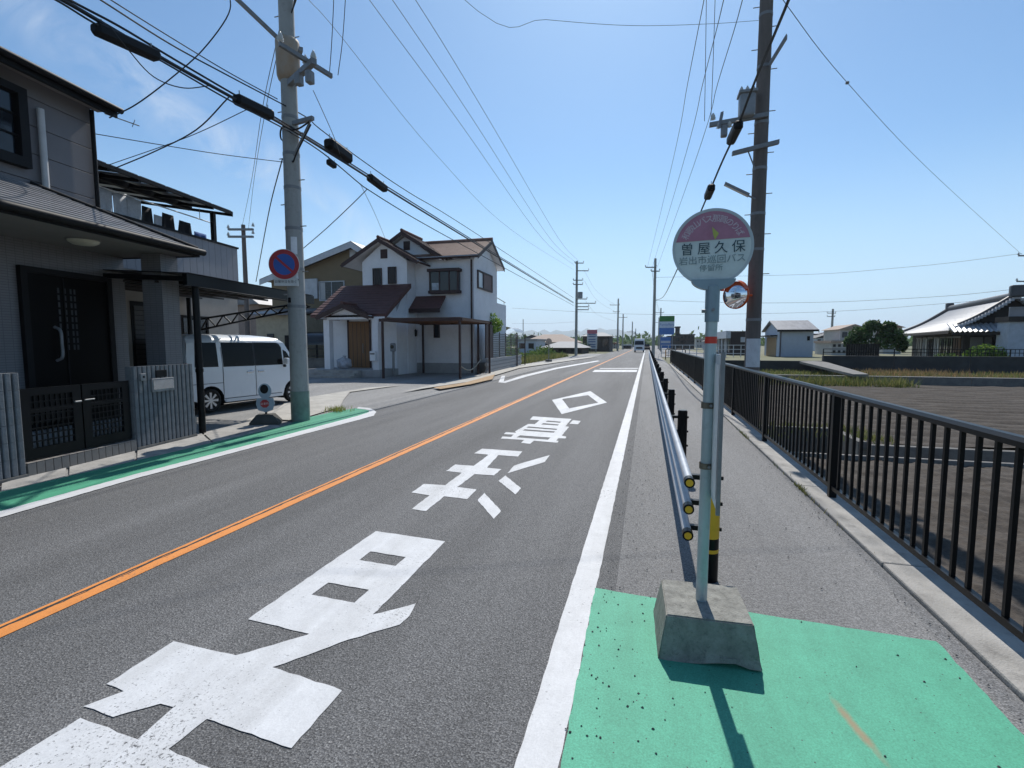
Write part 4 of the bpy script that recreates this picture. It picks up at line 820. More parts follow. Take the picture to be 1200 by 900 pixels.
# front door, double leaf with slit lights
d0, dz = HS(18, 312, TW); d1, _ = HS(127, 327, TW); d0 += .09; d1 -= .10; dzz = 2.64
dr = box('door', (TW + .002, d0, .30), (TW + .05, d1, dzz), doorm, NHo, .004); dm = d0 + (d1 - d0) * .42
box('door_frame', (TW + .002, d0 - .09, .3), (TW + .075, d0 - .001, dzz + .09), blackdull, dr); box('door_frame', (TW + .002, d1 + .001, .3), (TW + .075, d1 + .09, dzz + .09), blackdull, dr); box('door_frame', (TW + .002, d0, dzz + .001), (TW + .075, d1, dzz + .09), blackdull, dr)
box('leaf_gap', (TW + .0505, dm - .01, .31), (TW + .058, dm + .01, dzz - .01), blackdull, dr)
for ss in (d0 + .42, d0 + .52, d1 - .62, d1 - .56):
    for k in range(9): box('light_slit', (TW + .051, ss, 1.5 + k * .11), (TW + .053, ss + .03, 1.58 + k * .11), mat('slit_glass', (.06, .065, .07), .2), dr)
hs, hz_ = HS(70, 403, TW + .1)
MB().tube(catmull([(TW + .05, hs - .02, hz_ - .26), (TW + .13, hs, hz_ - .2), (TW + .14, hs, hz_), (TW + .13, hs, hz_ + .2), (TW + .05, hs - .02, hz_ + .26)], 5), .022, 10).build('handle', galv, dr)
box('porch_floor', (TW + .001, -7.5, 0), (-.32, .44, .30), concrete, NHo)
box('porch_step', (-.319, -2.4, 0), (-.16, -1.2, .17), concrete, NHo)
# setback wing with the balcony
TB = -3.35
b1, bz1 = HS(278, 292, TB); _, bz0 = HS(278, 330, TB); b0, _ = HS(113, 245, TB); bwt = HS(275, 372, TB)
box('wing_wall', (-7.6, .45, 0), (TB - .03, b1 - .05, bz0 + .05), beige, NHo)
np2 = 26
for i in range(np2):
    y0 = .0 + (b1 - .0) * i / np2; y1 = .0 + (b1) * (i + 1) / np2
    box('balcony_panel', (TB - .025, y0 + .004, bz0 - .15), (TB, y1 - .004, bz1), sidingv, NHo)
box('balcony_coping', (TB - .12, -.0, bz1 + .001), (TB + .03, b1 + .03, bz1 + .05), blackdull, NHo)
box('balcony_end_wall', (-6.5, b1 - .04, bz0 - .15), (TB - .026, b1, bz1), sidingv, NHo); box('balcony_floor', (-6.5, .1, bz0 - .1), (TB - .027, b1 - .041, bz0 + .05), concrete, NHo)
box('balcony_back_wall', (-7.0, .03, bz0 + .051), (-6.2, b1 - 1.2, bz1 + 1.0), beige, NHo)
# balcony canopy: rafters with translucent sheets
ct = TB + .42; c0, cz = HS(108, 190, ct); c1, cz1 = HS(273, 250, ct); cz = (cz + cz1) / 2
cn = bpy.data.objects.new('balcony_canopy', None); COL.objects.link(cn); cn.parent = NHo
box('front_beam', (ct - .06, .05, cz - .02), (ct, c1, cz + .06), blackdull, cn)
bt = TB - .55
box('purlin', (bt - .12, .05, cz + .05), (bt, c1 - .3, cz + .19), blackdull, cn)
slope = .16
sheetm = mat('canopy_sheet', (.20, .21, .22), .35, var=.2)
nr = 7
for i in range(nr + 1):
    y = .1 + (c1 - .15) * i / nr; MB().slab([(ct - .01, y, cz + .0), (ct - .01, y + .06, cz), (-6.2, y + .06, cz + (ct + 6.2) * slope), (-6.2, y, cz + (ct + 6.2) * slope)], (0, 0, -.07)).build('rafter', blackdull, cn, True)
for i in range(nr):
    y = .16 + (c1 - .15) * i / nr; y2 = .09 + (c1 - .15) * (i + 1) / nr
    MB().slab([(ct - .01, y, cz + .065), (ct - .01, y2, cz + .065), (-6.2, y2, cz + .065 + (ct + 6.2) * slope), (-6.2, y, cz + .065 + (ct + 6.2) * slope)], (0, 0, .012)).build('roof_sheet', sheetm, cn, True)
ps_, _ = HS(250, 265, TB - .06)
box('canopy_post', (TB - .11, ps_ - .05, bz1 + .051), (TB - .01, ps_ + .05, cz + .03), blackdull, cn)
# drying rail with laundry
q0, r0 = HS(166, 235, TB - .35); q1, r1 = HS(247, 261, TB - .35)
rail = hthing('drying_rail', 'white drying pole under the balcony canopy', 'drying pole'); MB().cyl((TB - .35, .25, r0), (TB - .35, q1, r1), .016, 8).build('pole', whitem, rail)
for y in (1.2, q1 - .4): MB().cyl((TB - .35, y, r0), (TB - .35, y, cz + .1), .008, 6).build('hanger', galv, rail)
def cloth(name, px0, px1, py0, py1, m_, label, tt=TB - .33, flare=0.0):
    s0, z1 = HS(px0, py0, tt); s1, _ = HS(px1, py0, tt); _, z0 = HS((px0 + px1) / 2, py1, tt); n = 10; vs = []
    for j in range(5):
        f = j / 4
        for i in range(n + 1):
            k = i / n; w_ = 1 - flare * (1 - f); sm = (s0 + s1) / 2
            vs.append((tt + .022 * math.sin(k * 11 + s0 * 9) * f, sm + (s0 + (s1 - s0) * k - sm) * w_, z1 + (z0 - z1) * f - .02 * math.sin(k * 3.1) * f))
    me_ = MB().add(vs, [(j * (n + 1) + i, j * (n + 1) + i + 1, (j + 1) * (n + 1) + i + 1, (j + 1) * (n + 1) + i) for j in range(4) for i in range(n)], True).mesh(name, True)
    o = obj(name, me_, m_, None, (HO.x, HO.y, 0)); o.rotation_euler = (0, 0, R(HA)); md = o.modifiers.new('thick', 'SOLIDIFY'); md.thickness = .012; return tag(o, label, 'laundry', 'laundry on the balcony')
lac = mat('lace', (.50, .52, .55), .9, var=.2, scale=20); dk = mat('cloth_black', (.012, .012, .014), .9)
cloth('lace_curtain', 113.5, 130, 219, 258, lac, 'white lace cloth hanging at the left end of the balcony'); cloth('lace_curtain', 131.5, 147, 225, 262, lac, 'middle white lace cloth hanging on the balcony'); cloth('lace_curtain', 148, 164, 230, 268, lac, 'white lace cloth hanging next to the black clothes')
cloth('black_shirt', 163.5, 179, 240, 272, dk, 'black garment hanging beside the white lace', flare=.3); cloth('small_towel', 180, 189, 251, 272, lac, 'small pale towel hanging between black garments'); cloth('black_shirt', 187, 205, 248, 276, dk, 'wide black garment in the middle of the drying pole', flare=.3); cloth('black_shirt', 207, 225, 257, 282, dk, 'black garment nearest the balcony corner', flare=.3)
cloth('blue_towel', 227.5, 241, 271, 284, mat('towel_blue', (.06, .13, .35), .9), 'small blue cloth pegged at the end of the balcony')
# shutter, window and lamp on the wing wall
g0, gz1 = HS(155, 357, TB - .03); g1, _ = HS(189, 360, TB - .03)
sh = box('shutter_frame', (TB - .029, g0 - .06, 0), (TB - .01, g1 + .06, gz1 + .08), blackdull, NHo)
ns = 22
for i in range(ns): box('shutter_slat', (TB - .009, g0, .05 + i * (gz1 - .05) / ns), (TB + .008, g1, .045 + (i + .9) * (gz1 - .05) / ns), darkmetal, sh)
w0, wz1 = HS(212, 372, TB - .03); w1, wz0 = HS(242, 398, TB - .03); wz0 -= .4
wn = box('window', (TB - .029, w0, wz0), (TB - .015, w1, wz1), winglass, NHo); box('curtain', (TB - .0149, w0 + .35, wz0 + .05), (TB - .0145, w0 + .6, wz1 - .05), curtain, wn)
for a, b in (((w0 - .06, wz1), (w1 + .06, wz1 + .06)), ((w0 - .06, wz0 - .06), (w1 + .06, wz0)), ((w0 - .06, wz0 + .001), (w0, wz1 - .001)), ((w1, wz0 + .001), (w1 + .06, wz1 - .001)), (((w0 + w1) / 2 - .03, wz0 + .001), ((w0 + w1) / 2 + .03, wz1 - .001))): box('window_frame', (TB - .028, a[0], a[1]), (TB + .01, b[0], b[1]), blackdull, wn)
MB().bevbox((TB - .029, g0 + .3, gz1 - .35), (TB + .06, g0 + .42, gz1 - .05), .02).build('wall_lamp', mat('lamp_white', (.5, .5, .47), .4), NHo)
# television aerial and small eave
MB().cyl((et - .1, es - .1, ez - .1), (et + .1, es + .35, ez - .12), .01, 6).build('aerial', galv, NHo); MB().cyl((et + .07, es + .24, ez - .18), (et + .07, es + .3, ez - .04), .006, 6).build('aerial_element', galv, NHo)

# ------------------------------------------------------------------ carport
cpz = 2.74; cps0, cps1 = .02, 4.0
cp = hthing('carport', 'dark metal carport roof over the parked white van', 'carport')
box('front_beam', (-.08, cps0, cpz - .17), (.0, cps1, cpz + .02), blackm, cp); box('back_beam', (-3.3, cps0, cpz + .04), (-3.2, cps1, cpz + .2), blackm, cp)
for i in range(7):
    y = cps0 + .02 + i * (cps1 - cps0 - .1) / 6
    MB().slab([(-.081, y, cpz - .1), (-.081, y + .05, cpz - .1), (-3.2, y + .05, cpz + .06), (-3.2, y, cpz + .06)], (0, 0, .08)).build('rafter', blackm, cp, True)
    if i < 6:
        y2 = y + (cps1 - cps0 - .1) / 6
        MB().slab([(.02, y + .002, cpz + .025), (.02, y2 - .002, cpz + .025), (-3.3, y2 - .002, cpz + .2), (-3.3, y + .002, cpz + .2)], (0, 0, .012)).build('roof_panel', blackdull, cp, True)
for i in range(5):
    tt = -.6 - i * .6; box('purlin', (tt - .03, cps0 + .03, cpz - .14 - tt * .04), (tt, cps1 - .03, cpz - .101 - tt * .04), darkmetal, cp)
cpo = HS(233, 420, -.12)[0]
p = MB().cyl((-.12, cpo, 0), (-.12, cpo, cpz - .16), .055, 16).build('post', blackm, cp); MB().tube([(-.12, cpo, 1.1), (-.12, cpo, 1.16)], .065, 14).build('collar', blackm, p)
MB().cyl((-3.25, 3.8, 0), (-3.25, 3.8, cpz), .05, 12).build('post', blackm, cp)
# lattice brace under the far end
e0, f0 = HS(289, 381, -2.6); e1, f1 = HS(338, 353, -.4)
def bar(a, b, r=.018): return MB().cyl(a, b, r, 6)
fy = cps1 - .02
bar((-3.1, fy, 1.95), (-.1, fy, 2.50), .025).build('brace_chord', blackm, cp); bar((-3.1, fy, 2.22), (-.1, fy, 2.62), .025).build('brace_chord', blackm, cp)
for i in range(14):
    t0 = -3.1 + i * 3 / 14; t1 = t0 + 3 / 14; k = (i % 2); zA = (1.95, 2.22)[k] + (.55, .40)[k] * (i / 14); zB = (2.22, 1.95)[k] + (.40, .55)[k] * ((i + 1) / 14)
    bar((t0, fy, zA), (t1, fy, zB)).build('brace_web', blackm, cp)

# ------------------------------------------------------------------ gate and gate walls
ribm = mat('ribbed_block', (.155, .165, .175), .9, var=.25, scale=6, bump=.5, bscale=60, dirt=.35)
BW, BH = .4, .2
def ribbed_block(w):
    mb = MB().box((-.13, .001, .0015), (-.03, w - .001, BH - .0015)); n = max(1, round(w / .08))
    for i in range(n):
        y = w * i / n; mb.slab([(-.031, y + .008, .0015), (-.004, y + .012, .0015), (0, y + .022, .0015), (0, y + w / n - .022, .0015), (-.004, y + w / n - .012, .0015), (-.031, y + w / n - .008, .0015)], (0, 0, BH - .003))
    return mb.mesh('block', True)
def gate_wall(s0, s1, label, z0=.0, courses=6):
    o = hthing('gate_wall', label, 'wall', 'ribbed block gate walls'); L_ = s1 - s0; z = .06
    box('footing', (-.15, s0, -.1), (.015, s1, .058), concrete_dark, o)
    for c in range(courses):
        s = s0; first = BW
        while s < s1 - .05:
            w = min(first, s1 - s); k = round(w, 3)
            if k not in RB: RB[k] = ribbed_block(w)
            obj('block', RB[k], ribm, o, (0, s, z + c * BH)); s += w; first = BW
    return o
RB = {}
gs0, _ = HS(158, 475, 0); gs1 = .05; gl1, _ = HS(28, 500, 0)
wr = gate_wall(gs0, gs1, 'ribbed grey block wall with letterbox right of the gate'); wl = gate_wall(gl1 - 2.4, gl1, 'ribbed grey block wall left of the gate at the edge')
m0, mz1 = HS(178, 444, .03); m1, mz0 = HS(205, 457, .03)
lb = hthing('letterbox', 'silver letterbox slot set in the ribbed wall', 'letterbox'); MB().bevbox((-.02, m0, mz0), (.03, m1, mz1), .008).build('body', galv, lb); box('flap', (.031, m0 + .02, mz0 + .04), (.036, m1 - .02, mz1 - .03), mat('steel', (.6, .6, .6), .25, metal=.8), lb)
m0, mz1 = HS(165, 438, .03); m1, mz0 = HS(172, 446, .03)
ic = hthing('intercom', 'small grey intercom box left of the letterbox', 'intercom'); MB().bevbox((-.02, m0, mz0), (.03, m1, mz1), .006).build('body', galv, ic); MB().cyl((.03, (m0 + m1) / 2, mz1 - .05), (.034, (m0 + m1) / 2, mz1 - .05), .018, 12).build('lens', blackm, ic)
m0, mz1 = HS(184, 434, .03); m1, mz0 = HS(197, 441, .03)
npn = hthing('name_plate', 'dark name plate above the letterbox', 'name plate'); box('plate', (-.005, m0, mz0), (.012, m1, mz1), blackdull, npn, .003); box('mount', (-.02, m0 + .02, mz0 + .02), (-.0051, m1 - .02, mz1 - .02), blackm, npn)
# tiled step below the gate
st_ = hthing('gate_step', 'tile faced step below the black gate', 'step'); tz = .17
box('core', (-.16, gl1 + .005, 0), (-.022, gs0 - .005, tz), concrete_dark, st_); nt_ = 15; dw = (gs0 - gl1 - .01) / nt_
tm = MB().bevbox((-.02, .004, .0), (0, dw - .004, tz - .003), .003).mesh('tile'); tm2 = MB().bevbox((-.16, .004, tz + .001), (0, dw - .004, tz + .012), .003).mesh('tile')
tcol = mat('step_tile', (.22, .20, .18), .7, var=.25, scale=5)
for i in range(nt_): obj('tile', tm, tcol, st_, (0, gl1 + .005 + dw * i, 0)); obj('tile', tm2, tcol, st_, (0, gl1 + .005 + dw * i, 0))
# gate: two leaves of lattice
gt = hthing('gate', 'black double gate with lattice lower panels', 'gate'); gz0, gz1 = .20, 1.06; mid = (gl1 + gs0) / 2 + .02
for a, b in ((gl1 + .02, mid - .01), (mid + .01, gs0 - .02)):
    lf = bpy.data.objects.new('gate_leaf', None); COL.objects.link(lf); lf.parent = gt
    for p, q in (((a, gz0), (a + .11, gz1)), ((b - .11, gz0), (b, gz1)), ((a + .111, gz1 - .09), (b - .111, gz1)), ((a + .111, gz0), (b - .111, gz0 + .13)), ((a + .111, .76), (b - .111, .80))): box('frame_bar', (-.10, p[0], p[1]), (-.06, q[0], q[1]), blackm, lf)
    n = 8
    for i in range(1, n): y = a + .11 + (b - a - .22) * i / n; box('lattice_bar', (-.088, y - .008, gz0 + .131), (-.074, y + .008, gz1 - .091), blackm, lf)
    for i in range(1, 8): z = gz0 + .13 + (gz1 - .22 - gz0) * i / 8; box('lattice_bar', (-.0738, a + .111, z - .008), (-.066, b - .111, z + .008), blackm, lf)
    box('solid_panel', (-.096, a + .111, .62), (-.089, b - .111, gz1 - .091), blackm, lf) if a < mid - .2 else None
MB().cyl((-.05, mid - .1, .84), (-.05, mid - .02, .84), .012, 8).build('latch', galv, gt); MB().cyl((-.05, mid + .03, .85), (-.05, mid + .16, .85), .01, 8).build('latch', galv, gt)

# ================================================================== PARKED VAN (local: x to the right side of the van, y forward, z up)
VX, VYr = -9.62, 8.62      # right-hand side plane, rear end
van = thing('parked_van', 'white boxy kei van parked under the carport', 'van', (-10.37, 8.55, .02), R(-8.0)); van.scale = (1, .96, 1)
carw = mat('van_white', (.66, .70, .74), .22, var=.03, spec=.5); cglass = mat('van_glass', (.0035, .004, .0045), .06, var=.1, spec=.16); tyre = mat('tyre', (.012, .012, .012), .85); plast = mat('van_black', (.014, .014, .015), .5)
HWID = .7375
def side_x(y, z):
    w = HWID
    if z > .95: w -= .085 * ((z - .95) / .75) ** 1.25
    if z > 1.58: w -= .20 * max(0, (z - 1.58) / .2) ** 2.2
    if z < .35: w -= .03 * (.35 - z) / .2
    if y > 2.9: w -= .16 * ((y - 2.9) / .5) ** 2
    if y < .25: w -= .05 * ((.25 - y) / .25) ** 2
    return w
def arc(cy, cz, r, a0, a1, n=10): return [(cy + r * math.cos(R(a0 + (a1 - a0) * k / n)), cz + r * math.sin(R(a0 + (a1 - a0) * k / n))) for k in range(n + 1)]
WY0, WY1, WZ, WR = .52, 2.96, .275, .275; AR = .335
outline = [(.03, .32), (WY0 - AR, .27)] + arc(WY0, WZ, AR, 180, 0) + [(WY0 + AR + .03, .21), (WY1 - AR - .03, .21)] + arc(WY1, WZ, AR, 180, 0) + [(3.33, .26), (3.39, .45), (3.39, .80), (3.35, .93), (3.20, 1.0), (3.05, 1.05), (2.92, 1.28), (2.72, 1.60), (2.60, 1.69), (2.4, 1.74), (2.0, 1.765), (1.2, 1.775), (.4, 1.765), (.14, 1.745), (.06, 1.68), (.02, 1.3), (0, .8), (.005, .45)]
def side_patch(poly, sgn, off=0.0, cuts=.09):
    bm = bmesh.new(); vs = [bm.verts.new((0, y, z)) for y, z in poly]
    for t in geometry.tessellate_polygon([[Vector((y, z, 0)) for y, z in poly]]): bm.faces.new([vs[i] for i in t])
    for _ in range(7):
        es = [e for e in bm.edges if e.calc_length() > cuts * 2]
        if not es: break
        bmesh.ops.subdivide_edges(bm, edges=es, cuts=1); bmesh.ops.triangulate(bm, faces=[f for f in bm.faces if len(f.verts) > 3])
    bm.verts.index_update()
    mb = MB().add([(sgn * (side_x(v.co.y, v.co.z) + off), v.co.y, v.co.z) for v in bm.verts], [[v.index for v in f.verts] for f in bm.faces], False); bm.free(); return mb
mbb = MB()
for sg in (1, -1): q = side_patch(outline, sg); mbb.add(q.v, q.f, False)
top = [p for p in outline if True]; top = outline[outline.index((3.33, .26)):] + [outline[0]]
vs = []; nn = 9
for (y, z) in top:
    w = side_x(y, z); crown = .03 if z > 1.6 else .0; fb = .05 if (y > 3.3) else 0
    for k in range(nn):
        u = -1 + 2 * k / (nn - 1); vs.append((w * u, y + fb * (1 - u * u), z + crown * (1 - u * u)))
mbb.add(vs, [(i * nn + k, i * nn + k + 1, (i + 1) * nn + k + 1, (i + 1) * nn + k) for i in range(len(top) - 1) for k in range(nn - 1)], True)
bm = bmesh.new(); me = mbb.mesh('body'); bm.from_mesh(me); bmesh.ops.remove_doubles(bm, verts=bm.verts, dist=.002); bmesh.ops.recalc_face_normals(bm, faces=bm.faces); bm.to_mesh(me); bm.free()
body = obj('body', me, carw, van)
box('underbody', (-.6, .25, .16), (.6, 3.2, .30), plast, van)
def inset_loop(pts): return pts
gl = {'rear_side_window': [(.16, 1.05), (.74, 1.04), (.74, 1.60), (.22, 1.60)], 'sliding_door_window': [(.86, 1.035), (1.72, 1.03), (1.72, 1.60), (.86, 1.605)], 'front_door_window': [(1.77, 1.03), (2.62, 1.03), (2.62, 1.48), (2.54, 1.58), (2.46, 1.60), (1.77, 1.605)], 'quarter_window': [(2.66, 1.04), (2.95, 1.06), (2.78, 1.36), (2.66, 1.42)]}
for sg in (1, -1):
    for nme, pl in gl.items(): side_patch(pl, sg, .004).build(nme, cglass, van, True)
    for pl, nme in (([(.86, .30), (1.74, .30), (1.74, 1.02), (.86, 1.02)], 'sliding_door'), ([(1.765, .30), (2.56, .30), (2.62, .52), (2.83, .66), (2.87, .98), (2.83, 1.02), (1.765, 1.02)], 'front_door')):
        d_ = side_patch(pl, sg, .005).build(nme, carw, van, True)
        ya = pl[0][0] + (.72 if nme == 'sliding_door' else .14)
        MB().bevbox((sg * (side_x(ya, .9) + .006), ya - .09, .865), (sg * (side_x(ya, .9) + .03), ya + .09, .905), .008).build('handle', mat('chrome', (.6, .62, .64), .2, metal=.8), d_)
    for y in (.845, 1.752):
        side_patch([(y - .006, .28), (y + .006, .28), (y + .006, 1.62), (y - .006, 1.62)], sg, .0045).build('door_seam', plast, van, True)
    side_patch([(.845, .285), (2.56, .285), (2.56, .297), (.845, .297)], sg, .0045).build('door_seam', plast, van, True)
    side_patch([(.05, .66), (.84, .66), (.84, .672), (.05, .672)], sg, .0045).build('slide_rail', plast, van, True)
    side_patch([(WY0 + AR + .03, .205), (WY1 - AR - .03, .205), (WY1 - AR - .05, .275), (WY0 + AR + .05, .275)], sg, .02).build('side_skirt', carw, van, True)
    side_patch([(1.71, 1.035), (1.78, 1.035), (1.78, 1.60), (1.71, 1.60)], sg, .0035).build('pillar_trim', plast, van, True); side_patch([(.74, 1.045), (.87, 1.045), (.87, 1.60), (.74, 1.60)], sg, .0032).build('pillar_trim', carw, van, True)
    for wy in (WY0, WY1):
        sh_ = []; q = MB(); aa = arc(wy, WZ, AR - .002, 205, -25, 20)
        q.add([(sg * xx, y, z) for xx in (.45, .735) for y, z in aa], [(k, k + 1, 22 + k, 21 + k) for k in range(20)]); q.poly([(sg * .45, y, z) for y, z in aa]); q.build('wheel_arch', plast, van, True)
        wh = bpy.data.objects.new('wheel', None); COL.objects.link(wh); wh.parent = van; wh.location = (sg * .66, wy, WZ)
        prof = [(-.075, .17), (-.075, .25), (-.05, .27), (.05, .27), (.072, .25), (.068, .195), (.05, .19)]; vv = []
        for x, r_ in prof: vv += [(sg * x, r_ * math.cos(2 * math.pi * k / 32), r_ * math.sin(2 * math.pi * k / 32)) for k in range(32)]
        MB().add(vv, [(i * 32 + k, i * 32 + (k + 1) % 32, (i + 1) * 32 + (k + 1) % 32, (i + 1) * 32 + k) for i in range(6) for k in range(32)], True).build('tyre', tyre, wh, True)
        q = MB(); q.cyl((sg * .02, 0, 0), (sg * .03, 0, 0), .19, 24); q.build('rim_back', plast, wh)
        q = MB(); q.cyl((sg * .03, 0, 0), (sg * .062, 0, 0), .045, 16)
        for k in range(8):
            a = 2 * math.pi * k / 8; ca_, sa_ = math.cos(a), math.sin(a); t_ = .016
            q.slab([(sg * .034, r_ * ca_ - w_ * sa_, r_ * sa_ + w_ * ca_) for r_, w_ in ((.03, -t_), (.185, -t_ * 1.8), (.185, t_ * 1.8), (.03, t_))], (sg * .025, 0, 0))
        q.tube([(sg * .03, 0, 0), (sg * .064, 0, 0)], .193, 28, False); q.build('rim', mat('alloy', (.5, .51, .53), .3, metal=.6), wh, True)
    mr = MB().bevbox((sg * .76, 2.60, 1.04), (sg * .92, 2.70, 1.20), .035).build('door_mirror', carw, van); MB().bevbox((sg * .70, 2.62, .96), (sg * .80, 2.69, 1.03), .02).build('mirror_foot', plast, mr)
    side_patch([(3.10, .72), (3.33, .70), (3.31, .88), (3.12, .92)], sg, .012).build('headlight', mat('lampglass', (.6, .63, .66), .08), van, True)
    MB().bevbox((sg * .62, .002, .85), (sg * .68, .05, 1.15), .015).build('tail_light', mat('tail_red', (.35, .02, .02), .25), van)
MB().add([(x * side_x(y, z) * .93, y + .012 + .0 , z + .012) for (y, z) in ((3.03, 1.10), (2.71, 1.62)) for x in (-1, 1)], [(0, 1, 3, 2)]).build('windscreen', cglass, van, True)
box('rear_window', (-.55, .02, 1.1), (.55, .035, 1.62), cglass, van).location = (0, -.02, 0)
box('front_grille', (-.45, 3.42, .55), (.45, 3.445, .72), plast, van); box('number_plate', (-.17, 3.43, .38), (.17, 3.45, .55), mat('plate_yellow', (.6, .45, .05), .5), van)

# ================================================================== LITTLE STOP FIGURE BOARD
p = G(312, 497); kb = thing('stop_figure_board', 'small figure shaped stop board on a dark concrete foot beside the left pole', 'warning board', (p.x, p.y, 0), R(30))
MB().slab([(-.26, -.2, 0), (.26, -.2, 0), (.26, .2, 0), (-.26, .2, 0)], (0, 0, .06)).add([(-.26, -.2, .06), (.26, -.2, .06), (.26, .2, .06), (-.26, .2, .06), (-.15, -.12, .2), (.15, -.12, .2), (.15, .12, .2), (-.15, .12, .2)], [(0, 1, 5, 4), (1, 2, 6, 5), (2, 3, 7, 6), (3, 0, 4, 7), (4, 5, 6, 7)]).build('foot', blockstone and mat('foot_dark', (.07, .068, .06), .9, var=.3, bump=.6), kb)
MB().cyl((0, .032, .15), (0, .032, .5), .022, 10).build('stake', darkmetal, kb)
bl = [(.12 * math.cos(R(a)), .46 + .2 + .12 * math.sin(R(a)) * 1.3) for a in range(-60, 241, 20)]; lowb = [(-.15, .52), (-.17, .40), (-.13, .28), (0, .24), (.13, .28), (.17, .40), (.15, .52)]
bl2 = bl + lowb
MB().slab([(x, -.008, z) for x, z in bl2], (0, .016, 0)).build('board', mat('board_blue', (.30, .36, .42), .5), kb, True)
MB().poly([(-.01 + .075 * math.cos(R(a)), -.011, .70 + .09 * math.sin(R(a))) for a in range(0, 360, 20)]).build('dark_patch', blackdull, kb, True)
MB().poly([(-.01 + .085 * math.cos(R(a + 22.5)), -.011, .41 + .085 * math.sin(R(a + 22.5))) for a in range(0, 360, 45)]).build('red_octagon', sred, kb, True)
v, f = text_mesh('止まれ', .05, lambda x, y: (-.01 + x, -.0125, .41 + y)); MB().add(v, f).build('lettering', whitem, kb, True)

# ================================================================== WHITE HOUSE
stucco = mat('stucco_white', (.72, .73, .75), .85, var=.07, scale=1.5, bump=.25, bscale=70, dirt=.12)
plinth = mat('plinth', (.33, .33, .33), .9, var=.15, dirt=.3)
tilebr = mat('roof_brown', (.115, .05, .043), .65, var=.3, scale=4, bump=.5, bscale=30); tilefade = mat('roof_faded', (.30, .19, .145), .7, col2=(.20, .105, .08), scale=1.6, bump=.5, bscale=30)
trimbr = mat('trim_brown', (.045, .022, .02), .6, var=.2); wood = mat('door_wood', (.22, .115, .05), .6, var=.25, scale=3, stretch=(8, 8, .6))
def yrect(p0, p1, Y): a = PY(*p0, Y); b = PY(*p1, Y); return a.x, b.x, b.z, a.z
WH = thing('white_house', 'white two-storey house with brown tiled roofs across the side street', 'house')
WF = 24.6; WXR = -8.8; WB = 28.7
gx = PY(470.7, 271, WF - .35); fx = PY(520, 301, WF - .35)     # gable apex and right foot
GX, GZ = gx.x, gx.z; FXx, FZ = fx.x, fx.z
ev = PX(560, 298, WXR).z - .15
box('wall', (GX - (FXx - GX) + .35, WF, 0), (WXR, WB, FZ - .1), stucco, WH)
# front gable (ridge along y) on the right-hand block
hw = FXx - GX
def gable_roof_y(xc, zr, half, zf, y0, y1, m_, par, th=.12):
    """ridge runs along y"""
    n = bpy.data.objects.new('roof', None); COL.objects.link(n); n.parent = par
    for sg in (-1, 1):
        MB().slab([(xc, y0, zr), (xc + sg * half, y0, zf), (xc + sg * half, y1, zf), (xc, y1, zr)], (0, 0, -th)).build('roof_slope', stucco, n, True)
        MB().slab([(xc, y0 - .03, zr + .02), (xc + sg * half, y0 - .03, zf + .02), (xc + sg * half, y0 - .03, zf - .2), (xc, y0 - .03, zr - .2)], (0, .029, 0)).build('barge_board', trimbr, n, True)
        k = 14
        for i in range(k):   # tile courses: small steps down the slope
            f0 = i / k; x0 = xc + sg * half * f0; x1 = xc + sg * half * (f0 + 1 / k); za = zr + (zf - zr) * f0; zb_ = zr + (zf - zr) * (f0 + 1 / k)
            MB().slab([(x0, y0 + .0, za + .008), (x1, y0, zb_ + .03), (x1, y1, zb_ + .03), (x0, y1, za + .008)], (0, 0, .012)).build('tile_course', m_, n, True)
        MB().cyl((xc + sg * (half + .04), y0, zf - .08), (xc + sg * (half + .04), y1, zf - .08), .055, 8).build('gutter', trimbr, n)
    MB().tube([(xc, y0 - .03, zr + .06), (xc, y1, zr + .06)], .09, 8).build('ridge_cap', m_, n)
    return n
def gable_roof_x(yc, zr, half, zf, x0, x1, m_, par, th=.12, both=True):
    n = bpy.data.objects.new('roof', None); COL.objects.link(n); n.parent = par
    for sg in (-1, 1):
        MB().slab([(x0, yc, zr), (x0, yc + sg * half, zf), (x1, yc + sg * half, zf), (x1, yc, zr)], (0, 0, -th)).build('roof_slope', stucco, n, True)
        for xx, d in ((x1 + .001, .029), (x0 - .03, .029)):
            MB().slab([(xx, yc, zr + .02), (xx, yc + sg * half, zf + .02), (xx, yc + sg * half, zf - .2), (xx, yc, zr - .2)], (d, 0, 0)).build('barge_board', trimbr, n, True)
        k = 14
        for i in range(k):
            f0 = i / k; a0 = yc + sg * half * f0; a1 = yc + sg * half * (f0 + 1 / k); za = zr + (zf - zr) * f0; zb_ = zr + (zf - zr) * (f0 + 1 / k)
            MB().slab([(x0, a0, za + .008), (x0, a1, zb_ + .03), (x1, a1, zb_ + .03), (x1, a0, za + .008)], (0, 0, .012)).build('tile_course', m_, n, True)
        MB().cyl((x0, yc + sg * (half + .04), zf - .08), (x1, yc + sg * (half + .04), zf - .08), .055, 8).build('gutter', trimbr, n)
    MB().tube([(x0, yc, zr + .06), (x1 + .03, yc, zr + .06)], .09, 8).build('ridge_cap', m_, n)
    return n
ycen = (WF + WB) / 2; ap = PX(575, 281, WXR + .3)
gable_roof_x(ycen, ap.z, (WB - WF) / 2 + .4, FZ + .02, GX + .1, WXR + .35, tilefade, WH)
MB().slab([(WXR - .2, WF, FZ - .101), (WXR - .2, WB, FZ - .101), (WXR - .2, ycen, ap.z - .2)], (.2, 0, 0)).build('gable_wall', stucco, WH, True)
gable_roof_y(GX, GZ, hw, FZ, WF - .35, ycen, tilebr, WH)
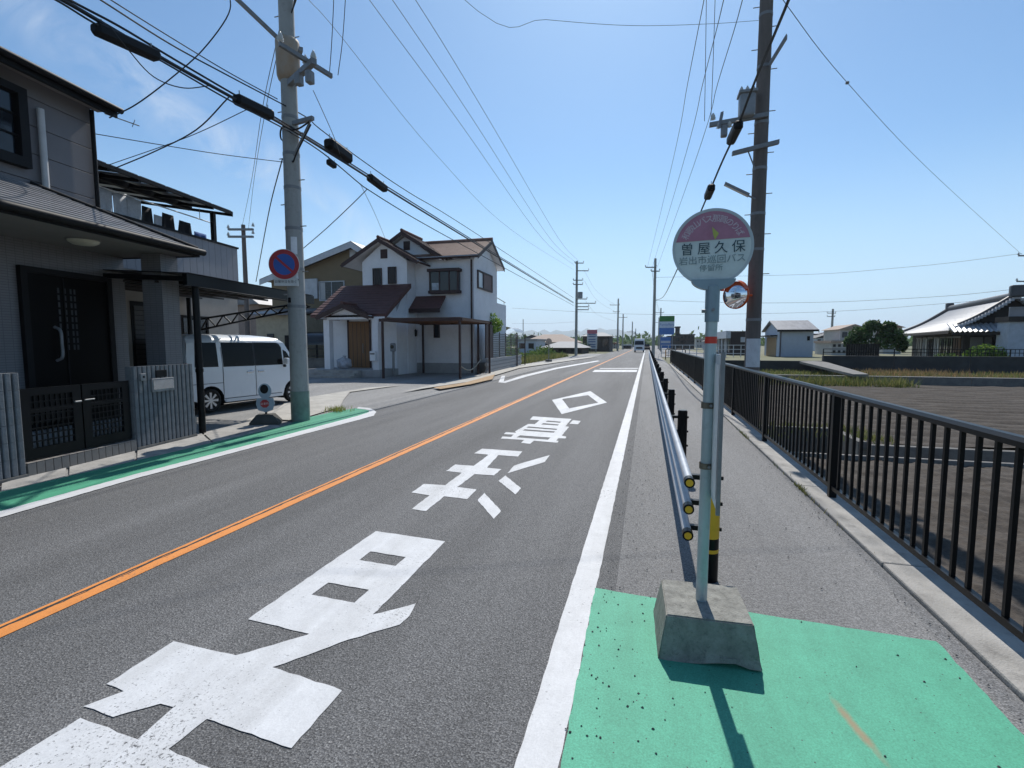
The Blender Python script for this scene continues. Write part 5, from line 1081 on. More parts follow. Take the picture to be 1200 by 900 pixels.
MB().slab([(GX - hw + .4, WF, FZ - .101), (GX + hw - .4, WF, FZ - .101), (GX, WF, GZ - .2)], (0, .2, 0)).build('gable_wall', stucco, WH, True)
def vent(p0, p1, Y, par):
    x0, x1, z0, z1 = yrect(p0, p1, Y); o = box('vent', (x0, Y - .03, z0), (x1, Y - .002, z1), trimbr, par)
    for k in range(5): z = z0 + (z1 - z0) * (k + .2) / 5; box('vent_slat', (x0 + .03, Y - .045, z), (x1 - .03, Y - .031, z + (z1 - z0) * .1), trimbr, o)
vent((473, 283), (480.5, 293), WF, WH)
def window_y(p0, p1, Y, par, fr=.05, mull=1, m_=None, bars=0, curt=False, pane_m=None):
    x0, x1, z0, z1 = yrect(p0, p1, Y); m_ = m_ or trimbr
    w = bpy.data.objects.new('window', None); COL.objects.link(w); w.parent = par
    for a, b in (((x0, z1 - fr), (x1, z1)), ((x0, z0), (x1, z0 + fr)), ((x0, z0 + fr + .001), (x0 + fr, z1 - fr - .001)), ((x1 - fr, z0 + fr + .001), (x1, z1 - fr - .001))): box('frame', (a[0], Y - .06, a[1]), (b[0], Y - .002, b[1]), m_, w)
    n = mull + 1; pw = (x1 - x0 - 2 * fr) / n
    for k in range(n): box('pane', (x0 + fr + pw * k + .012, Y - .03, z0 + fr), (x0 + fr + pw * (k + 1) - .012, Y - .012, z1 - fr), pane_m or winglass, w)
    for k in range(1, n): box('mullion', (x0 + fr + pw * k - .02, Y - .055, z0 + fr + .001), (x0 + fr + pw * k + .02, Y - .0315, z1 - fr - .001), m_, w)
    for k in range(bars): xx = x0 + fr + (x1 - x0 - 2 * fr) * (k + 1) / (bars + 1); box('bar', (xx - .012, Y - .10, z0), (xx + .012, Y - .075, z1), m_, w)
    if curt: box('curtain', (x0 + fr + .02, Y - .0325, z0 + fr + .02), (x0 + fr + pw * .45, Y - .0305, z1 - fr - .02), curtain, w)
    return w
# left wing (nearer), gable to the front
WG = 23.6; wa = PY(443, 279, WG - .4); wl_ = PY(425, 330, WG).x; wr_ = PY(477, 330, WG).x; wf = PY(489, 305, WG - .4); wc = (wl_ + wr_) / 2; half = wf.x - wa.x
box('wing_wall', (wl_, WG, 0), (wr_, WB - .5, wf.z + .1), stucco, WH); MB().slab([(wl_, WG, wf.z + .101), (wr_, WG, wf.z + .101), (wa.x, WG, wa.z - .18)], (0, .2, 0)).build('gable_wall', stucco, WH, True)
gable_roof_y(wa.x, wa.z, half, wf.z, WG - .4, WF + 1.6, tilebr, WH)
vent((446, 292.5), (454, 302.7), WG, WH); window_y((437, 314.7), (448, 334), WG, WH, .04, 0, None, 4); window_y((454.7, 313), (465, 332.5), WG, WH, .04, 0, None, 4)
# bay window
x0, x1, z0, z1 = yrect((502.7, 316), (537, 342), WF - .35)
by_ = bpy.data.objects.new('bay_window', None); COL.objects.link(by_); by_.parent = WH
box('bay_sill', (x0 - .05, WF - .4, z0 - .05), (x1 + .05, WF - .002, z0 + .1), trimbr, by_); box('bay_head', (x0 - .08, WF - .45, z1 - .12), (x1 + .08, WF - .002, z1 + .03), trimbr, by_)
for xx in (x0, (x0 * 2 + x1) / 3, (x0 + 2 * x1) / 3, x1 - .07): box('bay_post', (xx, WF - .36, z0 + .101), (xx + .07, WF - .29, z1 - .121), trimbr, by_)
for k in range(3): a = x0 + .075 + (x1 - x0) * k / 3; box('pane', (a, WF - .33, z0 + .102), (a + (x1 - x0) / 3 - .085, WF - .31, z1 - .122), winglass, by_)
box('pane', (x1 - .03, WF - .285, z0 + .102), (x1 - .015, WF - .003, z1 - .122), winglass, by_); box('pane', (x0 + .015, WF - .285, z0 + .102), (x0 + .03, WF - .003, z1 - .122), winglass, by_)
box('poster', (x0 + .15, WF - .345, z0 + .13), (x0 + .62, WF - .335, z0 + .50), mat('poster', (.42, .46, .5), .7, var=.4, scale=6), by_)
# side window on the road face
a = PX(559, 316, WXR); b = PX(576, 345, WXR); a2 = PX(559, 338, WXR)
sw = bpy.data.objects.new('window', None); COL.objects.link(sw); sw.parent = WH; z1 = a.z; z0 = a2.z + .02; y0, y1 = a.y, b.y
for p_, q_ in (((y0, z1 - .08), (y1, z1)), ((y0, z0), (y1, z0 + .08)), ((y0, z0 + .081), (y0 + .08, z1 - .081)), ((y1 - .08, z0 + .081), (y1, z1 - .081)), ((y0 + (y1 - y0) * .35, z0 + .081), (y0 + (y1 - y0) * .35 + .07, z1 - .081))): box('frame', (WXR + .002, p_[0], p_[1]), (WXR + .08, q_[0], q_[1]), trimbr, sw)
box('pane', (WXR + .01, y0 + .081, z0 + .081), (WXR + .03, y0 + (y1 - y0) * .35 - .001, z1 - .081), mat('pane_pale', (.45, .5, .55), .1), sw); box('shutter', (WXR + .01, y0 + (y1 - y0) * .35 + .071, z0 + .081), (WXR + .05, y1 - .081, z1 - .081), mat('shutter_brown', (.13, .075, .07), .6, var=.2), sw)
# rear parapet on the road side
pe = PX(593, 358, WXR - .05); box('rear_wing', (WXR - 4, WB + .002, 0), (WXR - .05, pe.y, pe.z), stucco, WH); MB().cyl((WXR - .1, WB + .1, pe.z + .35), (WXR - .1, pe.y, pe.z + .18), .025, 6).build('parapet_rail', galv, WH); MB().cyl((WXR - .1, pe.y - .3, pe.z), (WXR - .1, pe.y - .3, pe.z + .22), .02, 6).build('rail_post', galv, WH)
# small awning roof
x0, x1, z0, z1 = yrect((478, 350), (519, 364), WF - .4); MB().slab([(x0, WF - .85, z0), (x1, WF - .85, z0), (x1, WF - .003, z1 + .05), (x0, WF - .003, z1 + .05)], (0, 0, .1)).build('awning', tilebr, WH, True); box('awning_fascia', (x0 - .03, WF - .9, z0 - .12), (x1 + .03, WF - .851, z0 + .1), trimbr, WH)
xa = yrect((468, 380), (474, 400), WF)
window_y((465, 381), (471.5, 401), WF - .3, WH, .04, 0); window_y((508.5, 380), (515.5, 396), WF, WH, .04, 0)
box('service_bump', (xa[0] - .5, WF - .3, 0), (PY(480, 380, WF).x, WF - .001, z0 - .13), stucco, WH)
box('plinth', (wr_ + .01, WF - .03, 0), (WXR + .03, WF - .001, .55), plinth, WH); box('plinth', (WXR + .001, WF, 0), (WXR + .03, WB, .55), plinth, WH)
MB().cyl((WXR - .12, WF - .07, .05), (WXR - .12, WF - .07, FZ - .15), .05, 8).build('downpipe', trimbr, WH); xq = PY(485, 330, WF).x; MB().cyl((xq, WF - .08, z1 + .1), (xq, WF - .08, FZ - .6), .045, 8).build('downpipe', trimbr, WH); xq = PY(478, 400, WF - .35).x; MB().cyl((xq, WF - .37, .05), (xq, WF - .37, z0), .04, 8).build('downpipe', trimbr, WH)
# porch block: shed roof with a small gable over the entrance
PYF = 20.9
t0 = PY(484, 335, WG - .05); bz = PY(447, 371, PYF); xl = PY(420, 340, WG).x
xr_p = (t0.x + bz.x) / 2
MB().slab([(xl - 1.0, WG - .003, t0.z), (xr_p, WG - .003, t0.z), (xr_p, PYF, bz.z), (xl - 1.0, PYF, bz.z)], (0, 0, .10)).build('porch_shed_roof', tilebr, WH, True)
for i in range(12):
    f0, f1 = i / 12, (i + 1) / 12; y_ = lambda f: WG - .003 + (PYF - WG) * f; z_ = lambda f: t0.z + (bz.z - t0.z) * f
    MB().slab([(xl - 1.0, y_(f0), z_(f0) + .108), (xr_p, y_(f0), z_(f0) + .108), (xr_p, y_(f1), z_(f1) + .135), (xl - 1.0, y_(f1), z_(f1) + .135)], (0, 0, .012)).build('tile_course', tilebr, WH, True)
MB().slab([(xr_p + .001, WG - .003, t0.z + .12), (xr_p + .001, PYF, bz.z + .12), (xr_p + .001, PYF, bz.z - .1), (xr_p + .001, WG - .003, t0.z - .1)], (.04, 0, 0)).build('barge_board', tilebr, WH, True)
dY = 22.5
box('porch_block', (xl - 1.2, dY, 0), (xr_p - .25, WG - .002, bz.z + .3), stucco, WH); MB().slab([(xr_p - .25, dY, bz.z + .301), (xr_p - .25, WG - .004, bz.z + .301), (xr_p - .25, WG - .004, t0.z - .02)], (-.15, 0, 0)).build('porch_side_wall', stucco, WH, True)
MB().slab([(xr_p - .25, PYF + .5, bz.z + .02), (xr_p - .25, dY - .001, bz.z + .02), (xr_p - .25, dY - .001, bz.z + (t0.z - bz.z) * .55)], (-.15, 0, 0)).build('porch_side_wall', stucco, WH, True)
ga = PY(406.7, 356, PYF - .3); gl_ = PY(371, 371, PYF - .3); gr_ = PY(432, 369, PYF - .3)
hh = (gr_.x - gl_.x) / 2; gcx = (gr_.x + gl_.x) / 2
gable_roof_y(gcx, ga.z, hh, (gl_.z + gr_.z) / 2, PYF - .3, WG - .2, tilebr, WH)
MB().slab([(gcx - hh + .35, PYF, gl_.z - .02), (gcx + hh - .35, PYF, gl_.z - .02), (gcx, PYF, ga.z - .2)], (0, .15, 0)).build('porch_gable', stucco, WH, True)
box('porch_beam', (gcx - hh + .35, PYF, gl_.z - .14), (xr_p, PYF + .15, gl_.z - .021), stucco, WH)
for px in (385.5, 442):
    xx = PY(px, 400, PYF + .2).x; box('porch_column', (xx - .16, PYF + .02, .3), (xx + .16, PYF + .34, gl_.z - .141), stucco, WH)
x0, x1, z0, z1 = yrect((409, 377), (434, 429), dY)
dd = box('door', (x0, dY - .05, .35), (x1, dY - .002, z1), wood, WH)
for k in range(1, 5): xx = x0 + (x1 - x0) * k / 5; box('groove', (xx - .012, dY - .054, .4), (xx + .012, dY - .0505, z1 - .1), darkmetal, dd)
box('door_frame', (x0 - .08, dY - .07, .35), (x0 - .001, dY - .003, z1 + .08), trimbr, dd); box('door_frame', (x1 + .001, dY - .07, .35), (x1 + .08, dY - .003, z1 + .08), trimbr, dd)
MB().cyl((x1 - .35, dY - .09, 1.1), (x1 - .35, dY - .09, 1.6), .02, 8).build('handle', galv, dd)
box('porch_floor', (xl - 1.2, PYF - .2, 0), (xr_p - .2, dY - .003, .34), plinth, WH)
for k in range(3): box('porch_step', (x0 - .6, PYF - .5 - .3 * (2 - k), 0), (x1 + .6, PYF - .201 - .3 * (2 - k), .11 * (k + 1) - .01), concrete, WH)
nkr = 16
for k in range(nkr): xx = gcx - hh + .5 + k * .14; box('porch_rail_bar', (xx, PYF - .26, .1), (xx + .03, PYF - .23, .62), galv, WH) if xx < x0 - .65 else None
# things at the white house
MB().bevbox((0, 0, 0), (.45, .35, .35), .05)
p = PY(404, 424, PYF + .5); tbg = thing('rubbish_bag', 'pale plastic rubbish bag left on the porch of the white house', 'bag', (p.x, PYF + .45, .34))
bmm = bmesh.new(); bmesh.ops.create_icosphere(bmm, subdivisions=3, radius=.36)
for v in bmm.verts: v.co = Vector((v.co.x * 1.1, v.co.y * .8, max(-.28, v.co.z * .8))) * (1 + .14 * math.sin(v.co.x * 17) * math.sin(v.co.z * 13 + v.co.y * 9)) + Vector((0, 0, .28))
me = bpy.data.meshes.new('bag'); bmm.to_mesh(me); bmm.free(); obj('bag', me, mat('bag_plastic', (.38, .41, .46), .3, var=.4, scale=9), tbg); MB().cyl((0, 0, .5), (.02, 0, .66), .05, 8, .09).build('knot', MATS['bag_plastic'], tbg)
p = PY(436, 418, PYF); mbx = thing('letterbox', 'white letterbox on the porch column of the white house', 'letterbox', (PY(437, 400, PYF).x + .03, PYF - .13, 0)); x0, x1, z0, z1 = yrect((436, 411.5), (443.5, 423), PYF); MB().bevbox((-.15, 0, z0), (.15, .14, z1), .02).build('body', whitem, mbx); box('flap', (-.12, -.008, z1 - .16), (.12, -.001, z1 - .08), galv, mbx)
me_x = PY(461, 420, 21.6).x; mt = thing('electric_meter', 'grey meter on a post before the white house', 'meter', (me_x, 21.6, 0)); MB().cyl((0, 0, 0), (0, 0, 1.2), .06, 10).build('post', galv, mt); MB().bevbox((-.14, -.1, 1.2), (.14, .06, 1.62), .06).build('meter_case', mat('meter', (.22, .24, .26), .4), mt); MB().cyl((0, -.13, 1.44), (0, -.1, 1.44), .09, 14).build('dial', winglass, mt)
ml = PY(485, 390, WF - .31); wlm = thing('wall_lamp', 'small dark lantern on the white house wall', 'wall lamp', (ml.x, WF - .31, ml.z)); MB().lathe([(.0, .22), (.13, .1), (.1, .08), (.085, -.16), (.04, -.2), (0, -.2)], 10, (0, -.14, 0)).build('lantern', blackdull, wlm); box('arm', (-.02, -.05, .1), (.02, .0, .14), blackdull, wlm)
wlm.location.y = WF - .001 if ml.x > PY(480, 380, WF).x else WF - .301
# flat pergola carport
pg = thing('pergola_carport', 'flat brown framed carport before the white house', 'carport', (0, 0, 0)); pzt = PY(500, 372.5, 20.1).z
pxa = G(445, 444).x; pxb = -7.85; pya = 20.1; pyb = 24.3
box('front_beam', (pxa - .15, pya, pzt - .14), (pxb + .1, pya + .1, pzt), trimbr, pg); box('back_beam', (pxa - .15, pyb, pzt - .14), (pxb + .1, pyb + .1, pzt), trimbr, pg)
for k in range(8): xx = pxa + (pxb - pxa) * k / 7; box('rafter', (xx - .03, pya + .101, pzt - .12), (xx + .03, pyb - .001, pzt - .02), mat('rafter_brown', (.13, .06, .03), .6), pg)
for k in range(7): xx = pxa + (pxb - pxa) * k / 7; box('roof_panel', (xx + .01, pya + .02, pzt + .002), (xx + (pxb - pxa) / 7 - .01, pyb + .08, pzt + .018), mat('pergola_panel', (.16, .085, .05), .5), pg)
for xx, yy in ((pxa, pya + .05), (pxb - .03, pya + .05), (pxa, pyb + .05), (pxb - .03, pyb + .05), (-8.5, pyb + .05)): box('post', (xx - .045, yy - .045, 0), (xx + .045, yy + .045, pzt - .141), trimbr, pg)
# chain
ch = thing('barrier_chain', 'slack chain hung across the drive of the white house', 'chain', (0, 0, 0)); A_ = Vector((pxb - .03, pya + .05, .62)); B_ = Vector((pxb - .4, pyb - .2, .8)); MB().tube(catmull([A_, A_.lerp(B_, .3) - Vector((0, 0, .3)), A_.lerp(B_, .6) - Vector((0, 0, .32)), B_], 8), .028, 6).build('chain_rope', mat('rope', (.30, .28, .22), .7), ch); MB().cyl(A_ - Vector((0, 0, .05)), A_ + Vector((0, 0, .05)), .06, 10).build('ring', darkmetal, ch)
# block wall with louvre fence
bw = thing('garden_wall', 'grey block wall topped with a white slatted fence beside the white house', 'wall', (0, 0, 0)); wx0 = -8.0
P0, P1 = Vector((-8.05, 24.5, 0)), Vector((-8.75, 34.5, 0)); dv = (P1 - P0); ln = dv.length; dv.normalize(); angw = math.atan2(-dv.x, dv.y)
bw.location = P0; bw.rotation_euler = (0, 0, angw)
blk = MB().bevbox((-.14, .005, .005), (0, .39, .19), .006).mesh('block')
for c in range(4):
    for k in range(int(ln / .4)): obj('block', blk, plinth, bw, (0, k * .4 + (.2 if c % 2 else 0), c * .2))
nf = 5; fl0 = 1.5; fl = (ln - fl0) / nf; slat = MB().box((-.08, .06, 0), (-.055, fl - .01, .045)).mesh('slat')
louv = mat('louvre', (.30, .32, .30), .5)
for k in range(nf):
    box('post', (-.11, fl0 + k * fl, .82), (-.05, fl0 + k * fl + .05, 2.25), trimbr, bw)
    for j in range(13): obj('slat', slat, louv if j > 6 else mat('louvre_dark', (.12, .13, .12), .6), bw, (0, fl0 + k * fl, .86 + j * .105))
box('brown_screen', (-.12, 0, .82), (-.06, fl0 - .01, 2.6), trimbr, bw)
# arched cycle shelter behind the fence
sh_ = thing('cycle_shelter', 'small arched canopy showing above the slatted fence', 'shelter', (-9.4, 32.5, 0)); aa = [R(150 - 10 * k) for k in range(13)]
MB().add([(.9 * math.cos(a), y_, 2.0 + .75 * math.sin(a)) for y_ in (0, 2.4) for a in aa], [(k, k + 1, 14 + k, 13 + k) for k in range(12)], True).build('arched_roof', mat('poly', (.3, .32, .33), .3), sh_, True)
for xx, yy in ((-.7, .05), (.85, .05), (-.7, 2.3), (.85, 2.3)): MB().cyl((xx, yy, 0), (xx, yy, 2.3), .04, 8).build('post', trimbr, sh_)
# weeping shrub behind the fence
pt = thing('garden_tree', 'bright green weeping shrub rising above the slatted fence', 'tree', (-8.95, 27.6, 0)); MB().cyl((0, 0, 0), (.05, 0, 2.6), .06, 8, .035).build('trunk', bark, pt)
leaves(900, clumpy([((0, 0, 3.0), (.55, .5, .45)), ((.35, .5, 2.7), (.3, .4, .45)), ((-.3, -.4, 2.6), (.3, .35, .4)), ((.25, -.2, 2.45), (.25, .3, .4))]), .09).build('crown', leaf_light, pt)

# ================================================================== TAN HOUSE BEHIND
TH = thing('tan_house', 'tan two-storey house with white eaves behind the white house', 'house'); TY = 28.0; tan = mat('wall_tan', (.20, .155, .095), .85, var=.1, scale=2, bump=.2); whitetrim = mat('trim_white', (.5, .52, .54), .6)
a = PY(412, 285, TY - .4); l2 = PY(352, 310, TY - .4); r2 = PY(424, 293, TY - .4); sl_l = (l2.z - a.z) / (l2.x - a.x); xl = PY(318, 330, TY).x; xr = a.x + 3.2
zl = a.z + sl_l * (xl - .5 - a.x); zrr = a.z - sl_l * (xr + .4 - a.x) * 1.0 * (1 if True else 1)
sr = (r2.z - a.z) / (r2.x - a.x); zrr = a.z + sr * (xr + .4 - a.x)
MB().slab([(xl, TY, 0), (xr, TY, 0), (xr, TY, a.z + sr * (xr - a.x) - .15), (a.x, TY, a.z - .15), (xl, TY, a.z + sl_l * (xl - a.x) - .15)], (0, 8, 0)).build('wall', tan, TH, True)
MB().slab([(xl - .5, TY - .5, zl), (a.x, TY - .5, a.z), (a.x, TY - .5, a.z + .12), (xl - .5, TY - .5, zl + .12)], (0, 9, 0)).build('roof', slate, TH, True); MB().slab([(xr + .4, TY - .5, zrr), (a.x, TY - .5, a.z), (a.x, TY - .5, a.z + .12), (xr + .4, TY - .5, zrr + .12)], (0, 9, 0)).build('roof', slate, TH, True)
MB().slab([(xl - .5, TY - .54, zl - .28), (a.x, TY - .54, a.z - .3), (a.x, TY - .54, a.z + .06), (xl - .5, TY - .54, zl + .06)], (0, .039, 0)).build('barge_board', whitetrim, TH, True); MB().slab([(xr + .4, TY - .54, zrr - .28), (a.x, TY - .54, a.z - .3), (a.x, TY - .54, a.z + .06), (xr + .4, TY - .54, zrr + .06)], (0, .039, 0)).build('barge_board', whitetrim, TH, True)
window_y((374, 330), (404.5, 352), TY, TH, .06, 1, whitetrim, 0, True); x0, x1, z0, z1 = yrect((352, 327.5), (373.5, 350), TY); box('shutter_box', (x0, TY - .15, z0), (x1, TY - .002, z1), whitetrim, TH, .01)
x0, x1, z0, z1 = yrect((410, 293), (417, 301), TY); box('gable_vent', (x0, TY - .05, z0), (x1, TY - .002, z1), whitetrim, TH)
x0, x1, z0, z1 = yrect((334, 385), (346, 430), TY); box('door', (x0, TY - .05, 0), (x1, TY - .002, z1), blackdull, TH)
x0, x1, z0, z1 = yrect((378, 398), (390, 425), TY); box('door', (x0, TY - .05, 0.2), (x1, TY - .002, z1), blackdull, TH)
# annexe with a cream wall, and the barrel canopy
an_ = thing('cream_annexe', 'cream walled annexe behind the parked van', 'house', (0, 0, 0)); x0, x1, z0, z1 = yrect((300, 374), (334, 430), 25.5); box('wall', (x0, 25.5, 0), (x1 + 1.5, 27.9, z1 + .2), mat('cream', (.42, .37, .27), .85), an_); MB().slab([(x0 - .4, 25.0, z1 + .2), (x1 + 1.7, 25.0, z1 + .2), (x1 + 1.7, 27.9, z1 + .7), (x0 - .4, 27.9, z1 + .7)], (0, 0, .1)).build('roof', slate, an_, True); xx = (x0 + x1) / 2; box('window', (xx - .2, 25.44, 1.3), (xx + .3, 25.499, 2.2), winglass, an_); box('door', (x1 + .1, 25.44, 0), (x1 + 1.1, 25.499, 2.1), blackdull, an_)
gh = thing('grey_house', 'small dark roofed house seen through the gap left of the van', 'house'); x0, x1, z0, z1 = yrect((258, 358), (306, 430), 34); box('wall', (x0, 34, 0), (x1, 40, z1), mat('wall_pinkish', (.3, .23, .2), .85), gh); MB().slab([(x0 - .5, 33.5, z1), (x1 + .5, 33.5, z1), ((x0 + x1) / 2, 33.5, z1 + 1.6)], (0, 7, 0)).build('roof', slate, gh, True); box('window', (x1 - 1.3, 33.95, 1), (x1 - .5, 33.999, 2), winglass, gh)
bc = thing('barrel_canopy', 'dark smoked barrel canopy between the tan house and the porch', 'canopy'); x0 = PY(357, 400, 24.5).x; x1 = PY(398, 400, 24.5).x; zc = PY(370, 400, 24.5).z
aa = [R(180 - 9 * k) for k in range(21)]; yc = 24.6
MB().add([(xx, yc + .9 * math.cos(a), zc - .2 + .75 * math.sin(a)) for xx in (x0, x1) for a in aa], [(k, k + 1, 22 + k, 21 + k) for k in range(20)], True).build('barrel_roof', mat('smoked', (.025, .025, .028), .12), bc, True)
for xx in (x0 + .1, x1 - .1):
    MB().cyl((xx, yc + .85, 0), (xx, yc + .85, zc - .1), .05, 8).build('post', blackm, bc); MB().cyl((xx, yc - .85, 0), (xx, yc - .85, zc - .1), .05, 8).build('post', blackm, bc)
for z in (.5, .9, 1.3): MB().cyl((x0 + .1, yc - .85, z), (x1 - .1, yc - .85, z), .025, 6).build('rail', darkmetal, bc)
lw = thing('low_wall', 'low dark wall before the tan house', 'wall'); x0 = PY(356, 430, 22.5).x; x1 = PY(386, 430, 22.5).x; MB().bevbox((x0 - 1.5, 22.5, 0), (x1, 22.7, .75), .01).build('wall_body', concrete_dark, lw); box('coping', (x0 - 1.55, 22.46, .751), (x1 + .03, 22.74, .80), concrete_dark, lw)

# ================================================================== RIGHT SIDE BEYOND THE FIELD
rw = thing('retaining_wall', 'long dark retaining wall behind the weedy bank', 'wall', (0, 36.5, 0))
x0 = 3.2; nseg = 14; seg = 4.0
for i in range(nseg): MB().bevbox((x0 + i * seg, 0, FIELD - .2), (x0 + (i + 1) * seg - .02, .3, (.45 if i < 2 else .80)), .02).build('wall_panel', mat('wall_shade_dark', (.05, .05, .052), .9, var=.35, scale=1.2, bump=.5, dirt=.5), rw)  # near-black base colour carries the shade on this camera-facing side
rf = thing('low_fence', 'thin dark railing along the top of the retaining wall', 'fence', (0, 36.65, .80))
x0 = 11.2
for i in range(25): MB().box((x0 + i * 2, -.03, 0), (x0 + i * 2 + .05, .03, .45)).build('post', blackdull, rf)
for z in (.2, .42): MB().box((x0, -.02, z), (x0 + 48, .02, z + .04)).build('rail', blackdull, rf)
bmesh2 = MB().box((0, -.012, .02), (.022, .012, .42)).mesh('bar')
for i in range(180): obj('bar', bmesh2, blackdull, rf, (x0 + 5 + i * .21, 0, 0)) 
# dark board wall left of the tree
dw_ = thing('board_wall', 'dark corrugated board wall beside the tree beyond the field', 'wall', (0, 47.5, 0)); xa, xb, za, zb = yrect((992, 403), (1030, 425), 47.5)
for i in range(14): f0 = xa + (xb - xa) * i / 14; MB().bevbox((f0, 0, .1), (f0 + (xb - xa) / 14 - .02, .06, zb), .008).build('board', blackdull, dw_)
# concrete slab path crossing above the bank
sp_ = [G(937, 423.5, .45), G(963, 422.5, .45), G(1018, 438.5, .1), G(1000, 438.5, .1)]
sb = MB().slab(sp_, (0, 0, -.13)).build('access_ramp', MATS['concrete_mid'] if 'concrete_mid' in MATS else concrete, None, True); struct(sb, 'pale concrete slab path crossing the weedy bank')
# tree
tr_ = thing('broadleaf_tree', 'dense green tree beside the tiled roof house', 'tree', (PY(1026, 410, 50).x, 50, .2))
MB().tube(catmull([(0, 0, 0), (.1, 0, .8), (-.05, .1, 1.6), (.1, 0, 2.6)], 4), .16, 8, True, .05).build('trunk', bark, tr_)
for a, b in (((0, 0, 1.0), (-1.0, .2, 2.2)), ((0, 0, 1.2), (1.1, -.1, 2.3)), ((.05, 0, 1.5), (.4, .3, 2.9))): MB().cyl(a, b, .06, 6, .025).build('limb', bark, tr_)
leaves(3200, clumpy([((-1.2, 0, 2.2), (.9, .8, .7)), ((1.1, 0, 2.1), (1.1, .8, .7)), ((-.3, .2, 2.9), (.7, .7, .55)), ((.9, .1, 2.8), (.6, .6, .5)), ((0, 0, 1.5), (1.9, .8, .7)), ((-1.9, 0, 1.5), (.6, .6, .6)), ((1.9, 0, 1.3), (.5, .5, .6))]), .17).build('crown', leaf_dark, tr_)
def shrub(px, py, Y, sz, lab, m_, n=500, z0=.4):
    p = PY(px, py, Y); o = thing('shrub', lab, 'shrub', (p.x, Y, z0)); MB().cyl((0, 0, 0), (0, 0, sz[2]), .04, 6, .02).build('stem', bark, o)
    leaves(n, clumpy([((0, 0, sz[2] * .7), sz), ((sz[0] * .6, 0, sz[2] * .5), (sz[0] * .5, sz[1], sz[2] * .6)), ((-sz[0] * .6, 0, sz[2] * .5), (sz[0] * .5, sz[1], sz[2] * .6))]), .11).build('crown', m_, o); return o
shrub(1155, 412, 41.8, (1.2, .5, .7), 'bright green rounded shrub before the tiled roof house', leaf_light, 1300); shrub(1108, 414, 41.6, (.7, .5, .35), 'small green shrub left of the rounded one', leaf_mid, 350)
# traditional house: ridge runs away from us, gable end towards us, west slope to the road
jt = mat('kawara', (.38, .39, .41), .42, var=.12, scale=1.5); jd = mat('kawara_dark', (.07, .072, .08), .5, var=.3); timber = mat('timber_dark', (.03, .024, .02), .8, var=.3)
JA = R(-13); JO = PY(1113, 387, 44.0); JL = 17.5; JW = 3.55; JE = JO.z; JR = PY(1178, 347, 45.3).z - .25
JH = thing('tiled_roof_house', 'traditional house with silver grey tiled roof and dark gable beyond the field', 'house', (JO.x, JO.y, 0), JA)
def slope(x0, x1, z0, z1, ya0, yb0, ya1, yb1, n, par, m_, sag=.22):
    """curved slope from the eave (x0) up to x1, ridges of round tiles running up it"""
    vs = []; m2 = 7; w = n * 4 + 1
    for j in range(m2 + 1):
        f = j / m2; A = ya0 + (ya1 - ya0) * f; B = yb0 + (yb1 - yb0) * f
        for i in range(w):
            y = A + (B - A) * i / (w - 1); vs.append((x0 + (x1 - x0) * f, y, z0 + (z1 - z0) * f - sag * math.sin(math.pi * f) + .045 * math.cos(2 * math.pi * i / 4)))
    return MB().add(vs, [(j * w + i, j * w + i + 1, (j + 1) * w + i + 1, (j + 1) * w + i) for j in range(m2) for i in range(w - 1)]).build('tiled_slope', m_, par, True)
slope(0, JW, JE, JR, .2, JL, .2, JL - 1.9, 62, JH, jt); slope(2 * JW, JW, JE, JR, .2, JL, .2, JL - 1.9, 62, JH, jt)
MB().add([(0, JL, JE), (2 * JW, JL, JE), (JW, JL - 1.9, JR)], [(0, 1, 2)]).build('hip_end', jt, JH, True)
MB().tube([(JW, .0, JR + .18), (JW, JL - 1.9, JR + .18)], .24, 10).build('ridge', jd, JH); MB().bevbox((JW - .45, -.25, JR), (JW + .45, .25, JR + .85), .12).build('ridge_end', jd, JH); MB().bevbox((JW - .3, JL - 2.1, JR), (JW + .3, JL - 1.6, JR + .7), .1).build('ridge_end', jd, JH)
MB().tube(catmull([(0, JL, JE + .1), (JW / 2, JL - .9, (JE + JR) / 2 - .1), (JW, JL - 1.9, JR + .15)], 5), .17, 8).build('hip_ridge', jd, JH)
for q, r_ in ((.55, .19), (1.0, .12)): MB().tube(catmull([(.05 + q * .3, q, JE + .18), (JW / 2, q, (JE + JR) / 2 - .06), (JW, q, JR + .15)], 6), r_, 8).build('descending_ridge', jd, JH)
vt = MB().bevbox((-.11, -.16, -.08), (.11, .16, .12), .03).mesh('verge_tile')
for k in range(20):
    f = (k + .5) / 20
    for sx in (1, -1): obj('verge_tile', vt, jt, JH, (JW - sx * JW * (1 - f), .1, JE + (JR - JE) * f - .22 * math.sin(math.pi * f) + .03))
slope_y = [(-.9, JE - .05), (.25, JE + .55)]
vs = []; n4 = 26 * 4 + 1
for j, (yy, zz) in enumerate(((-1.0, JE - .12), (.6, JE + .5))):
    for i in range(n4): vs.append((-.1 + (2 * JW + .2) * i / (n4 - 1), yy, zz + .045 * math.cos(2 * math.pi * i / 4)))
MB().add(vs, [(i, i + 1, n4 + i + 1, n4 + i) for i in range(n4 - 1)]).build('skirt_roof', jt, JH, True)
MB().slab([(.6, .62, JE + .2), (2 * JW - .6, .62, JE + .2), (JW, .62, JR - .1)], (0, .15, 0)).build('gable_board', timber, JH, True)
box('eave_board', (-.02, .2, JE - .25), (.05, JL, JE - .06), timber, JH); box('eave_board', (-.1, -1.06, JE - .38), (2 * JW + .1, -1.0, JE - .18), timber, JH)
box('wall', (1.0, .8, 0), (2 * JW - 1, JL - 1, JE - .1), timber, JH)
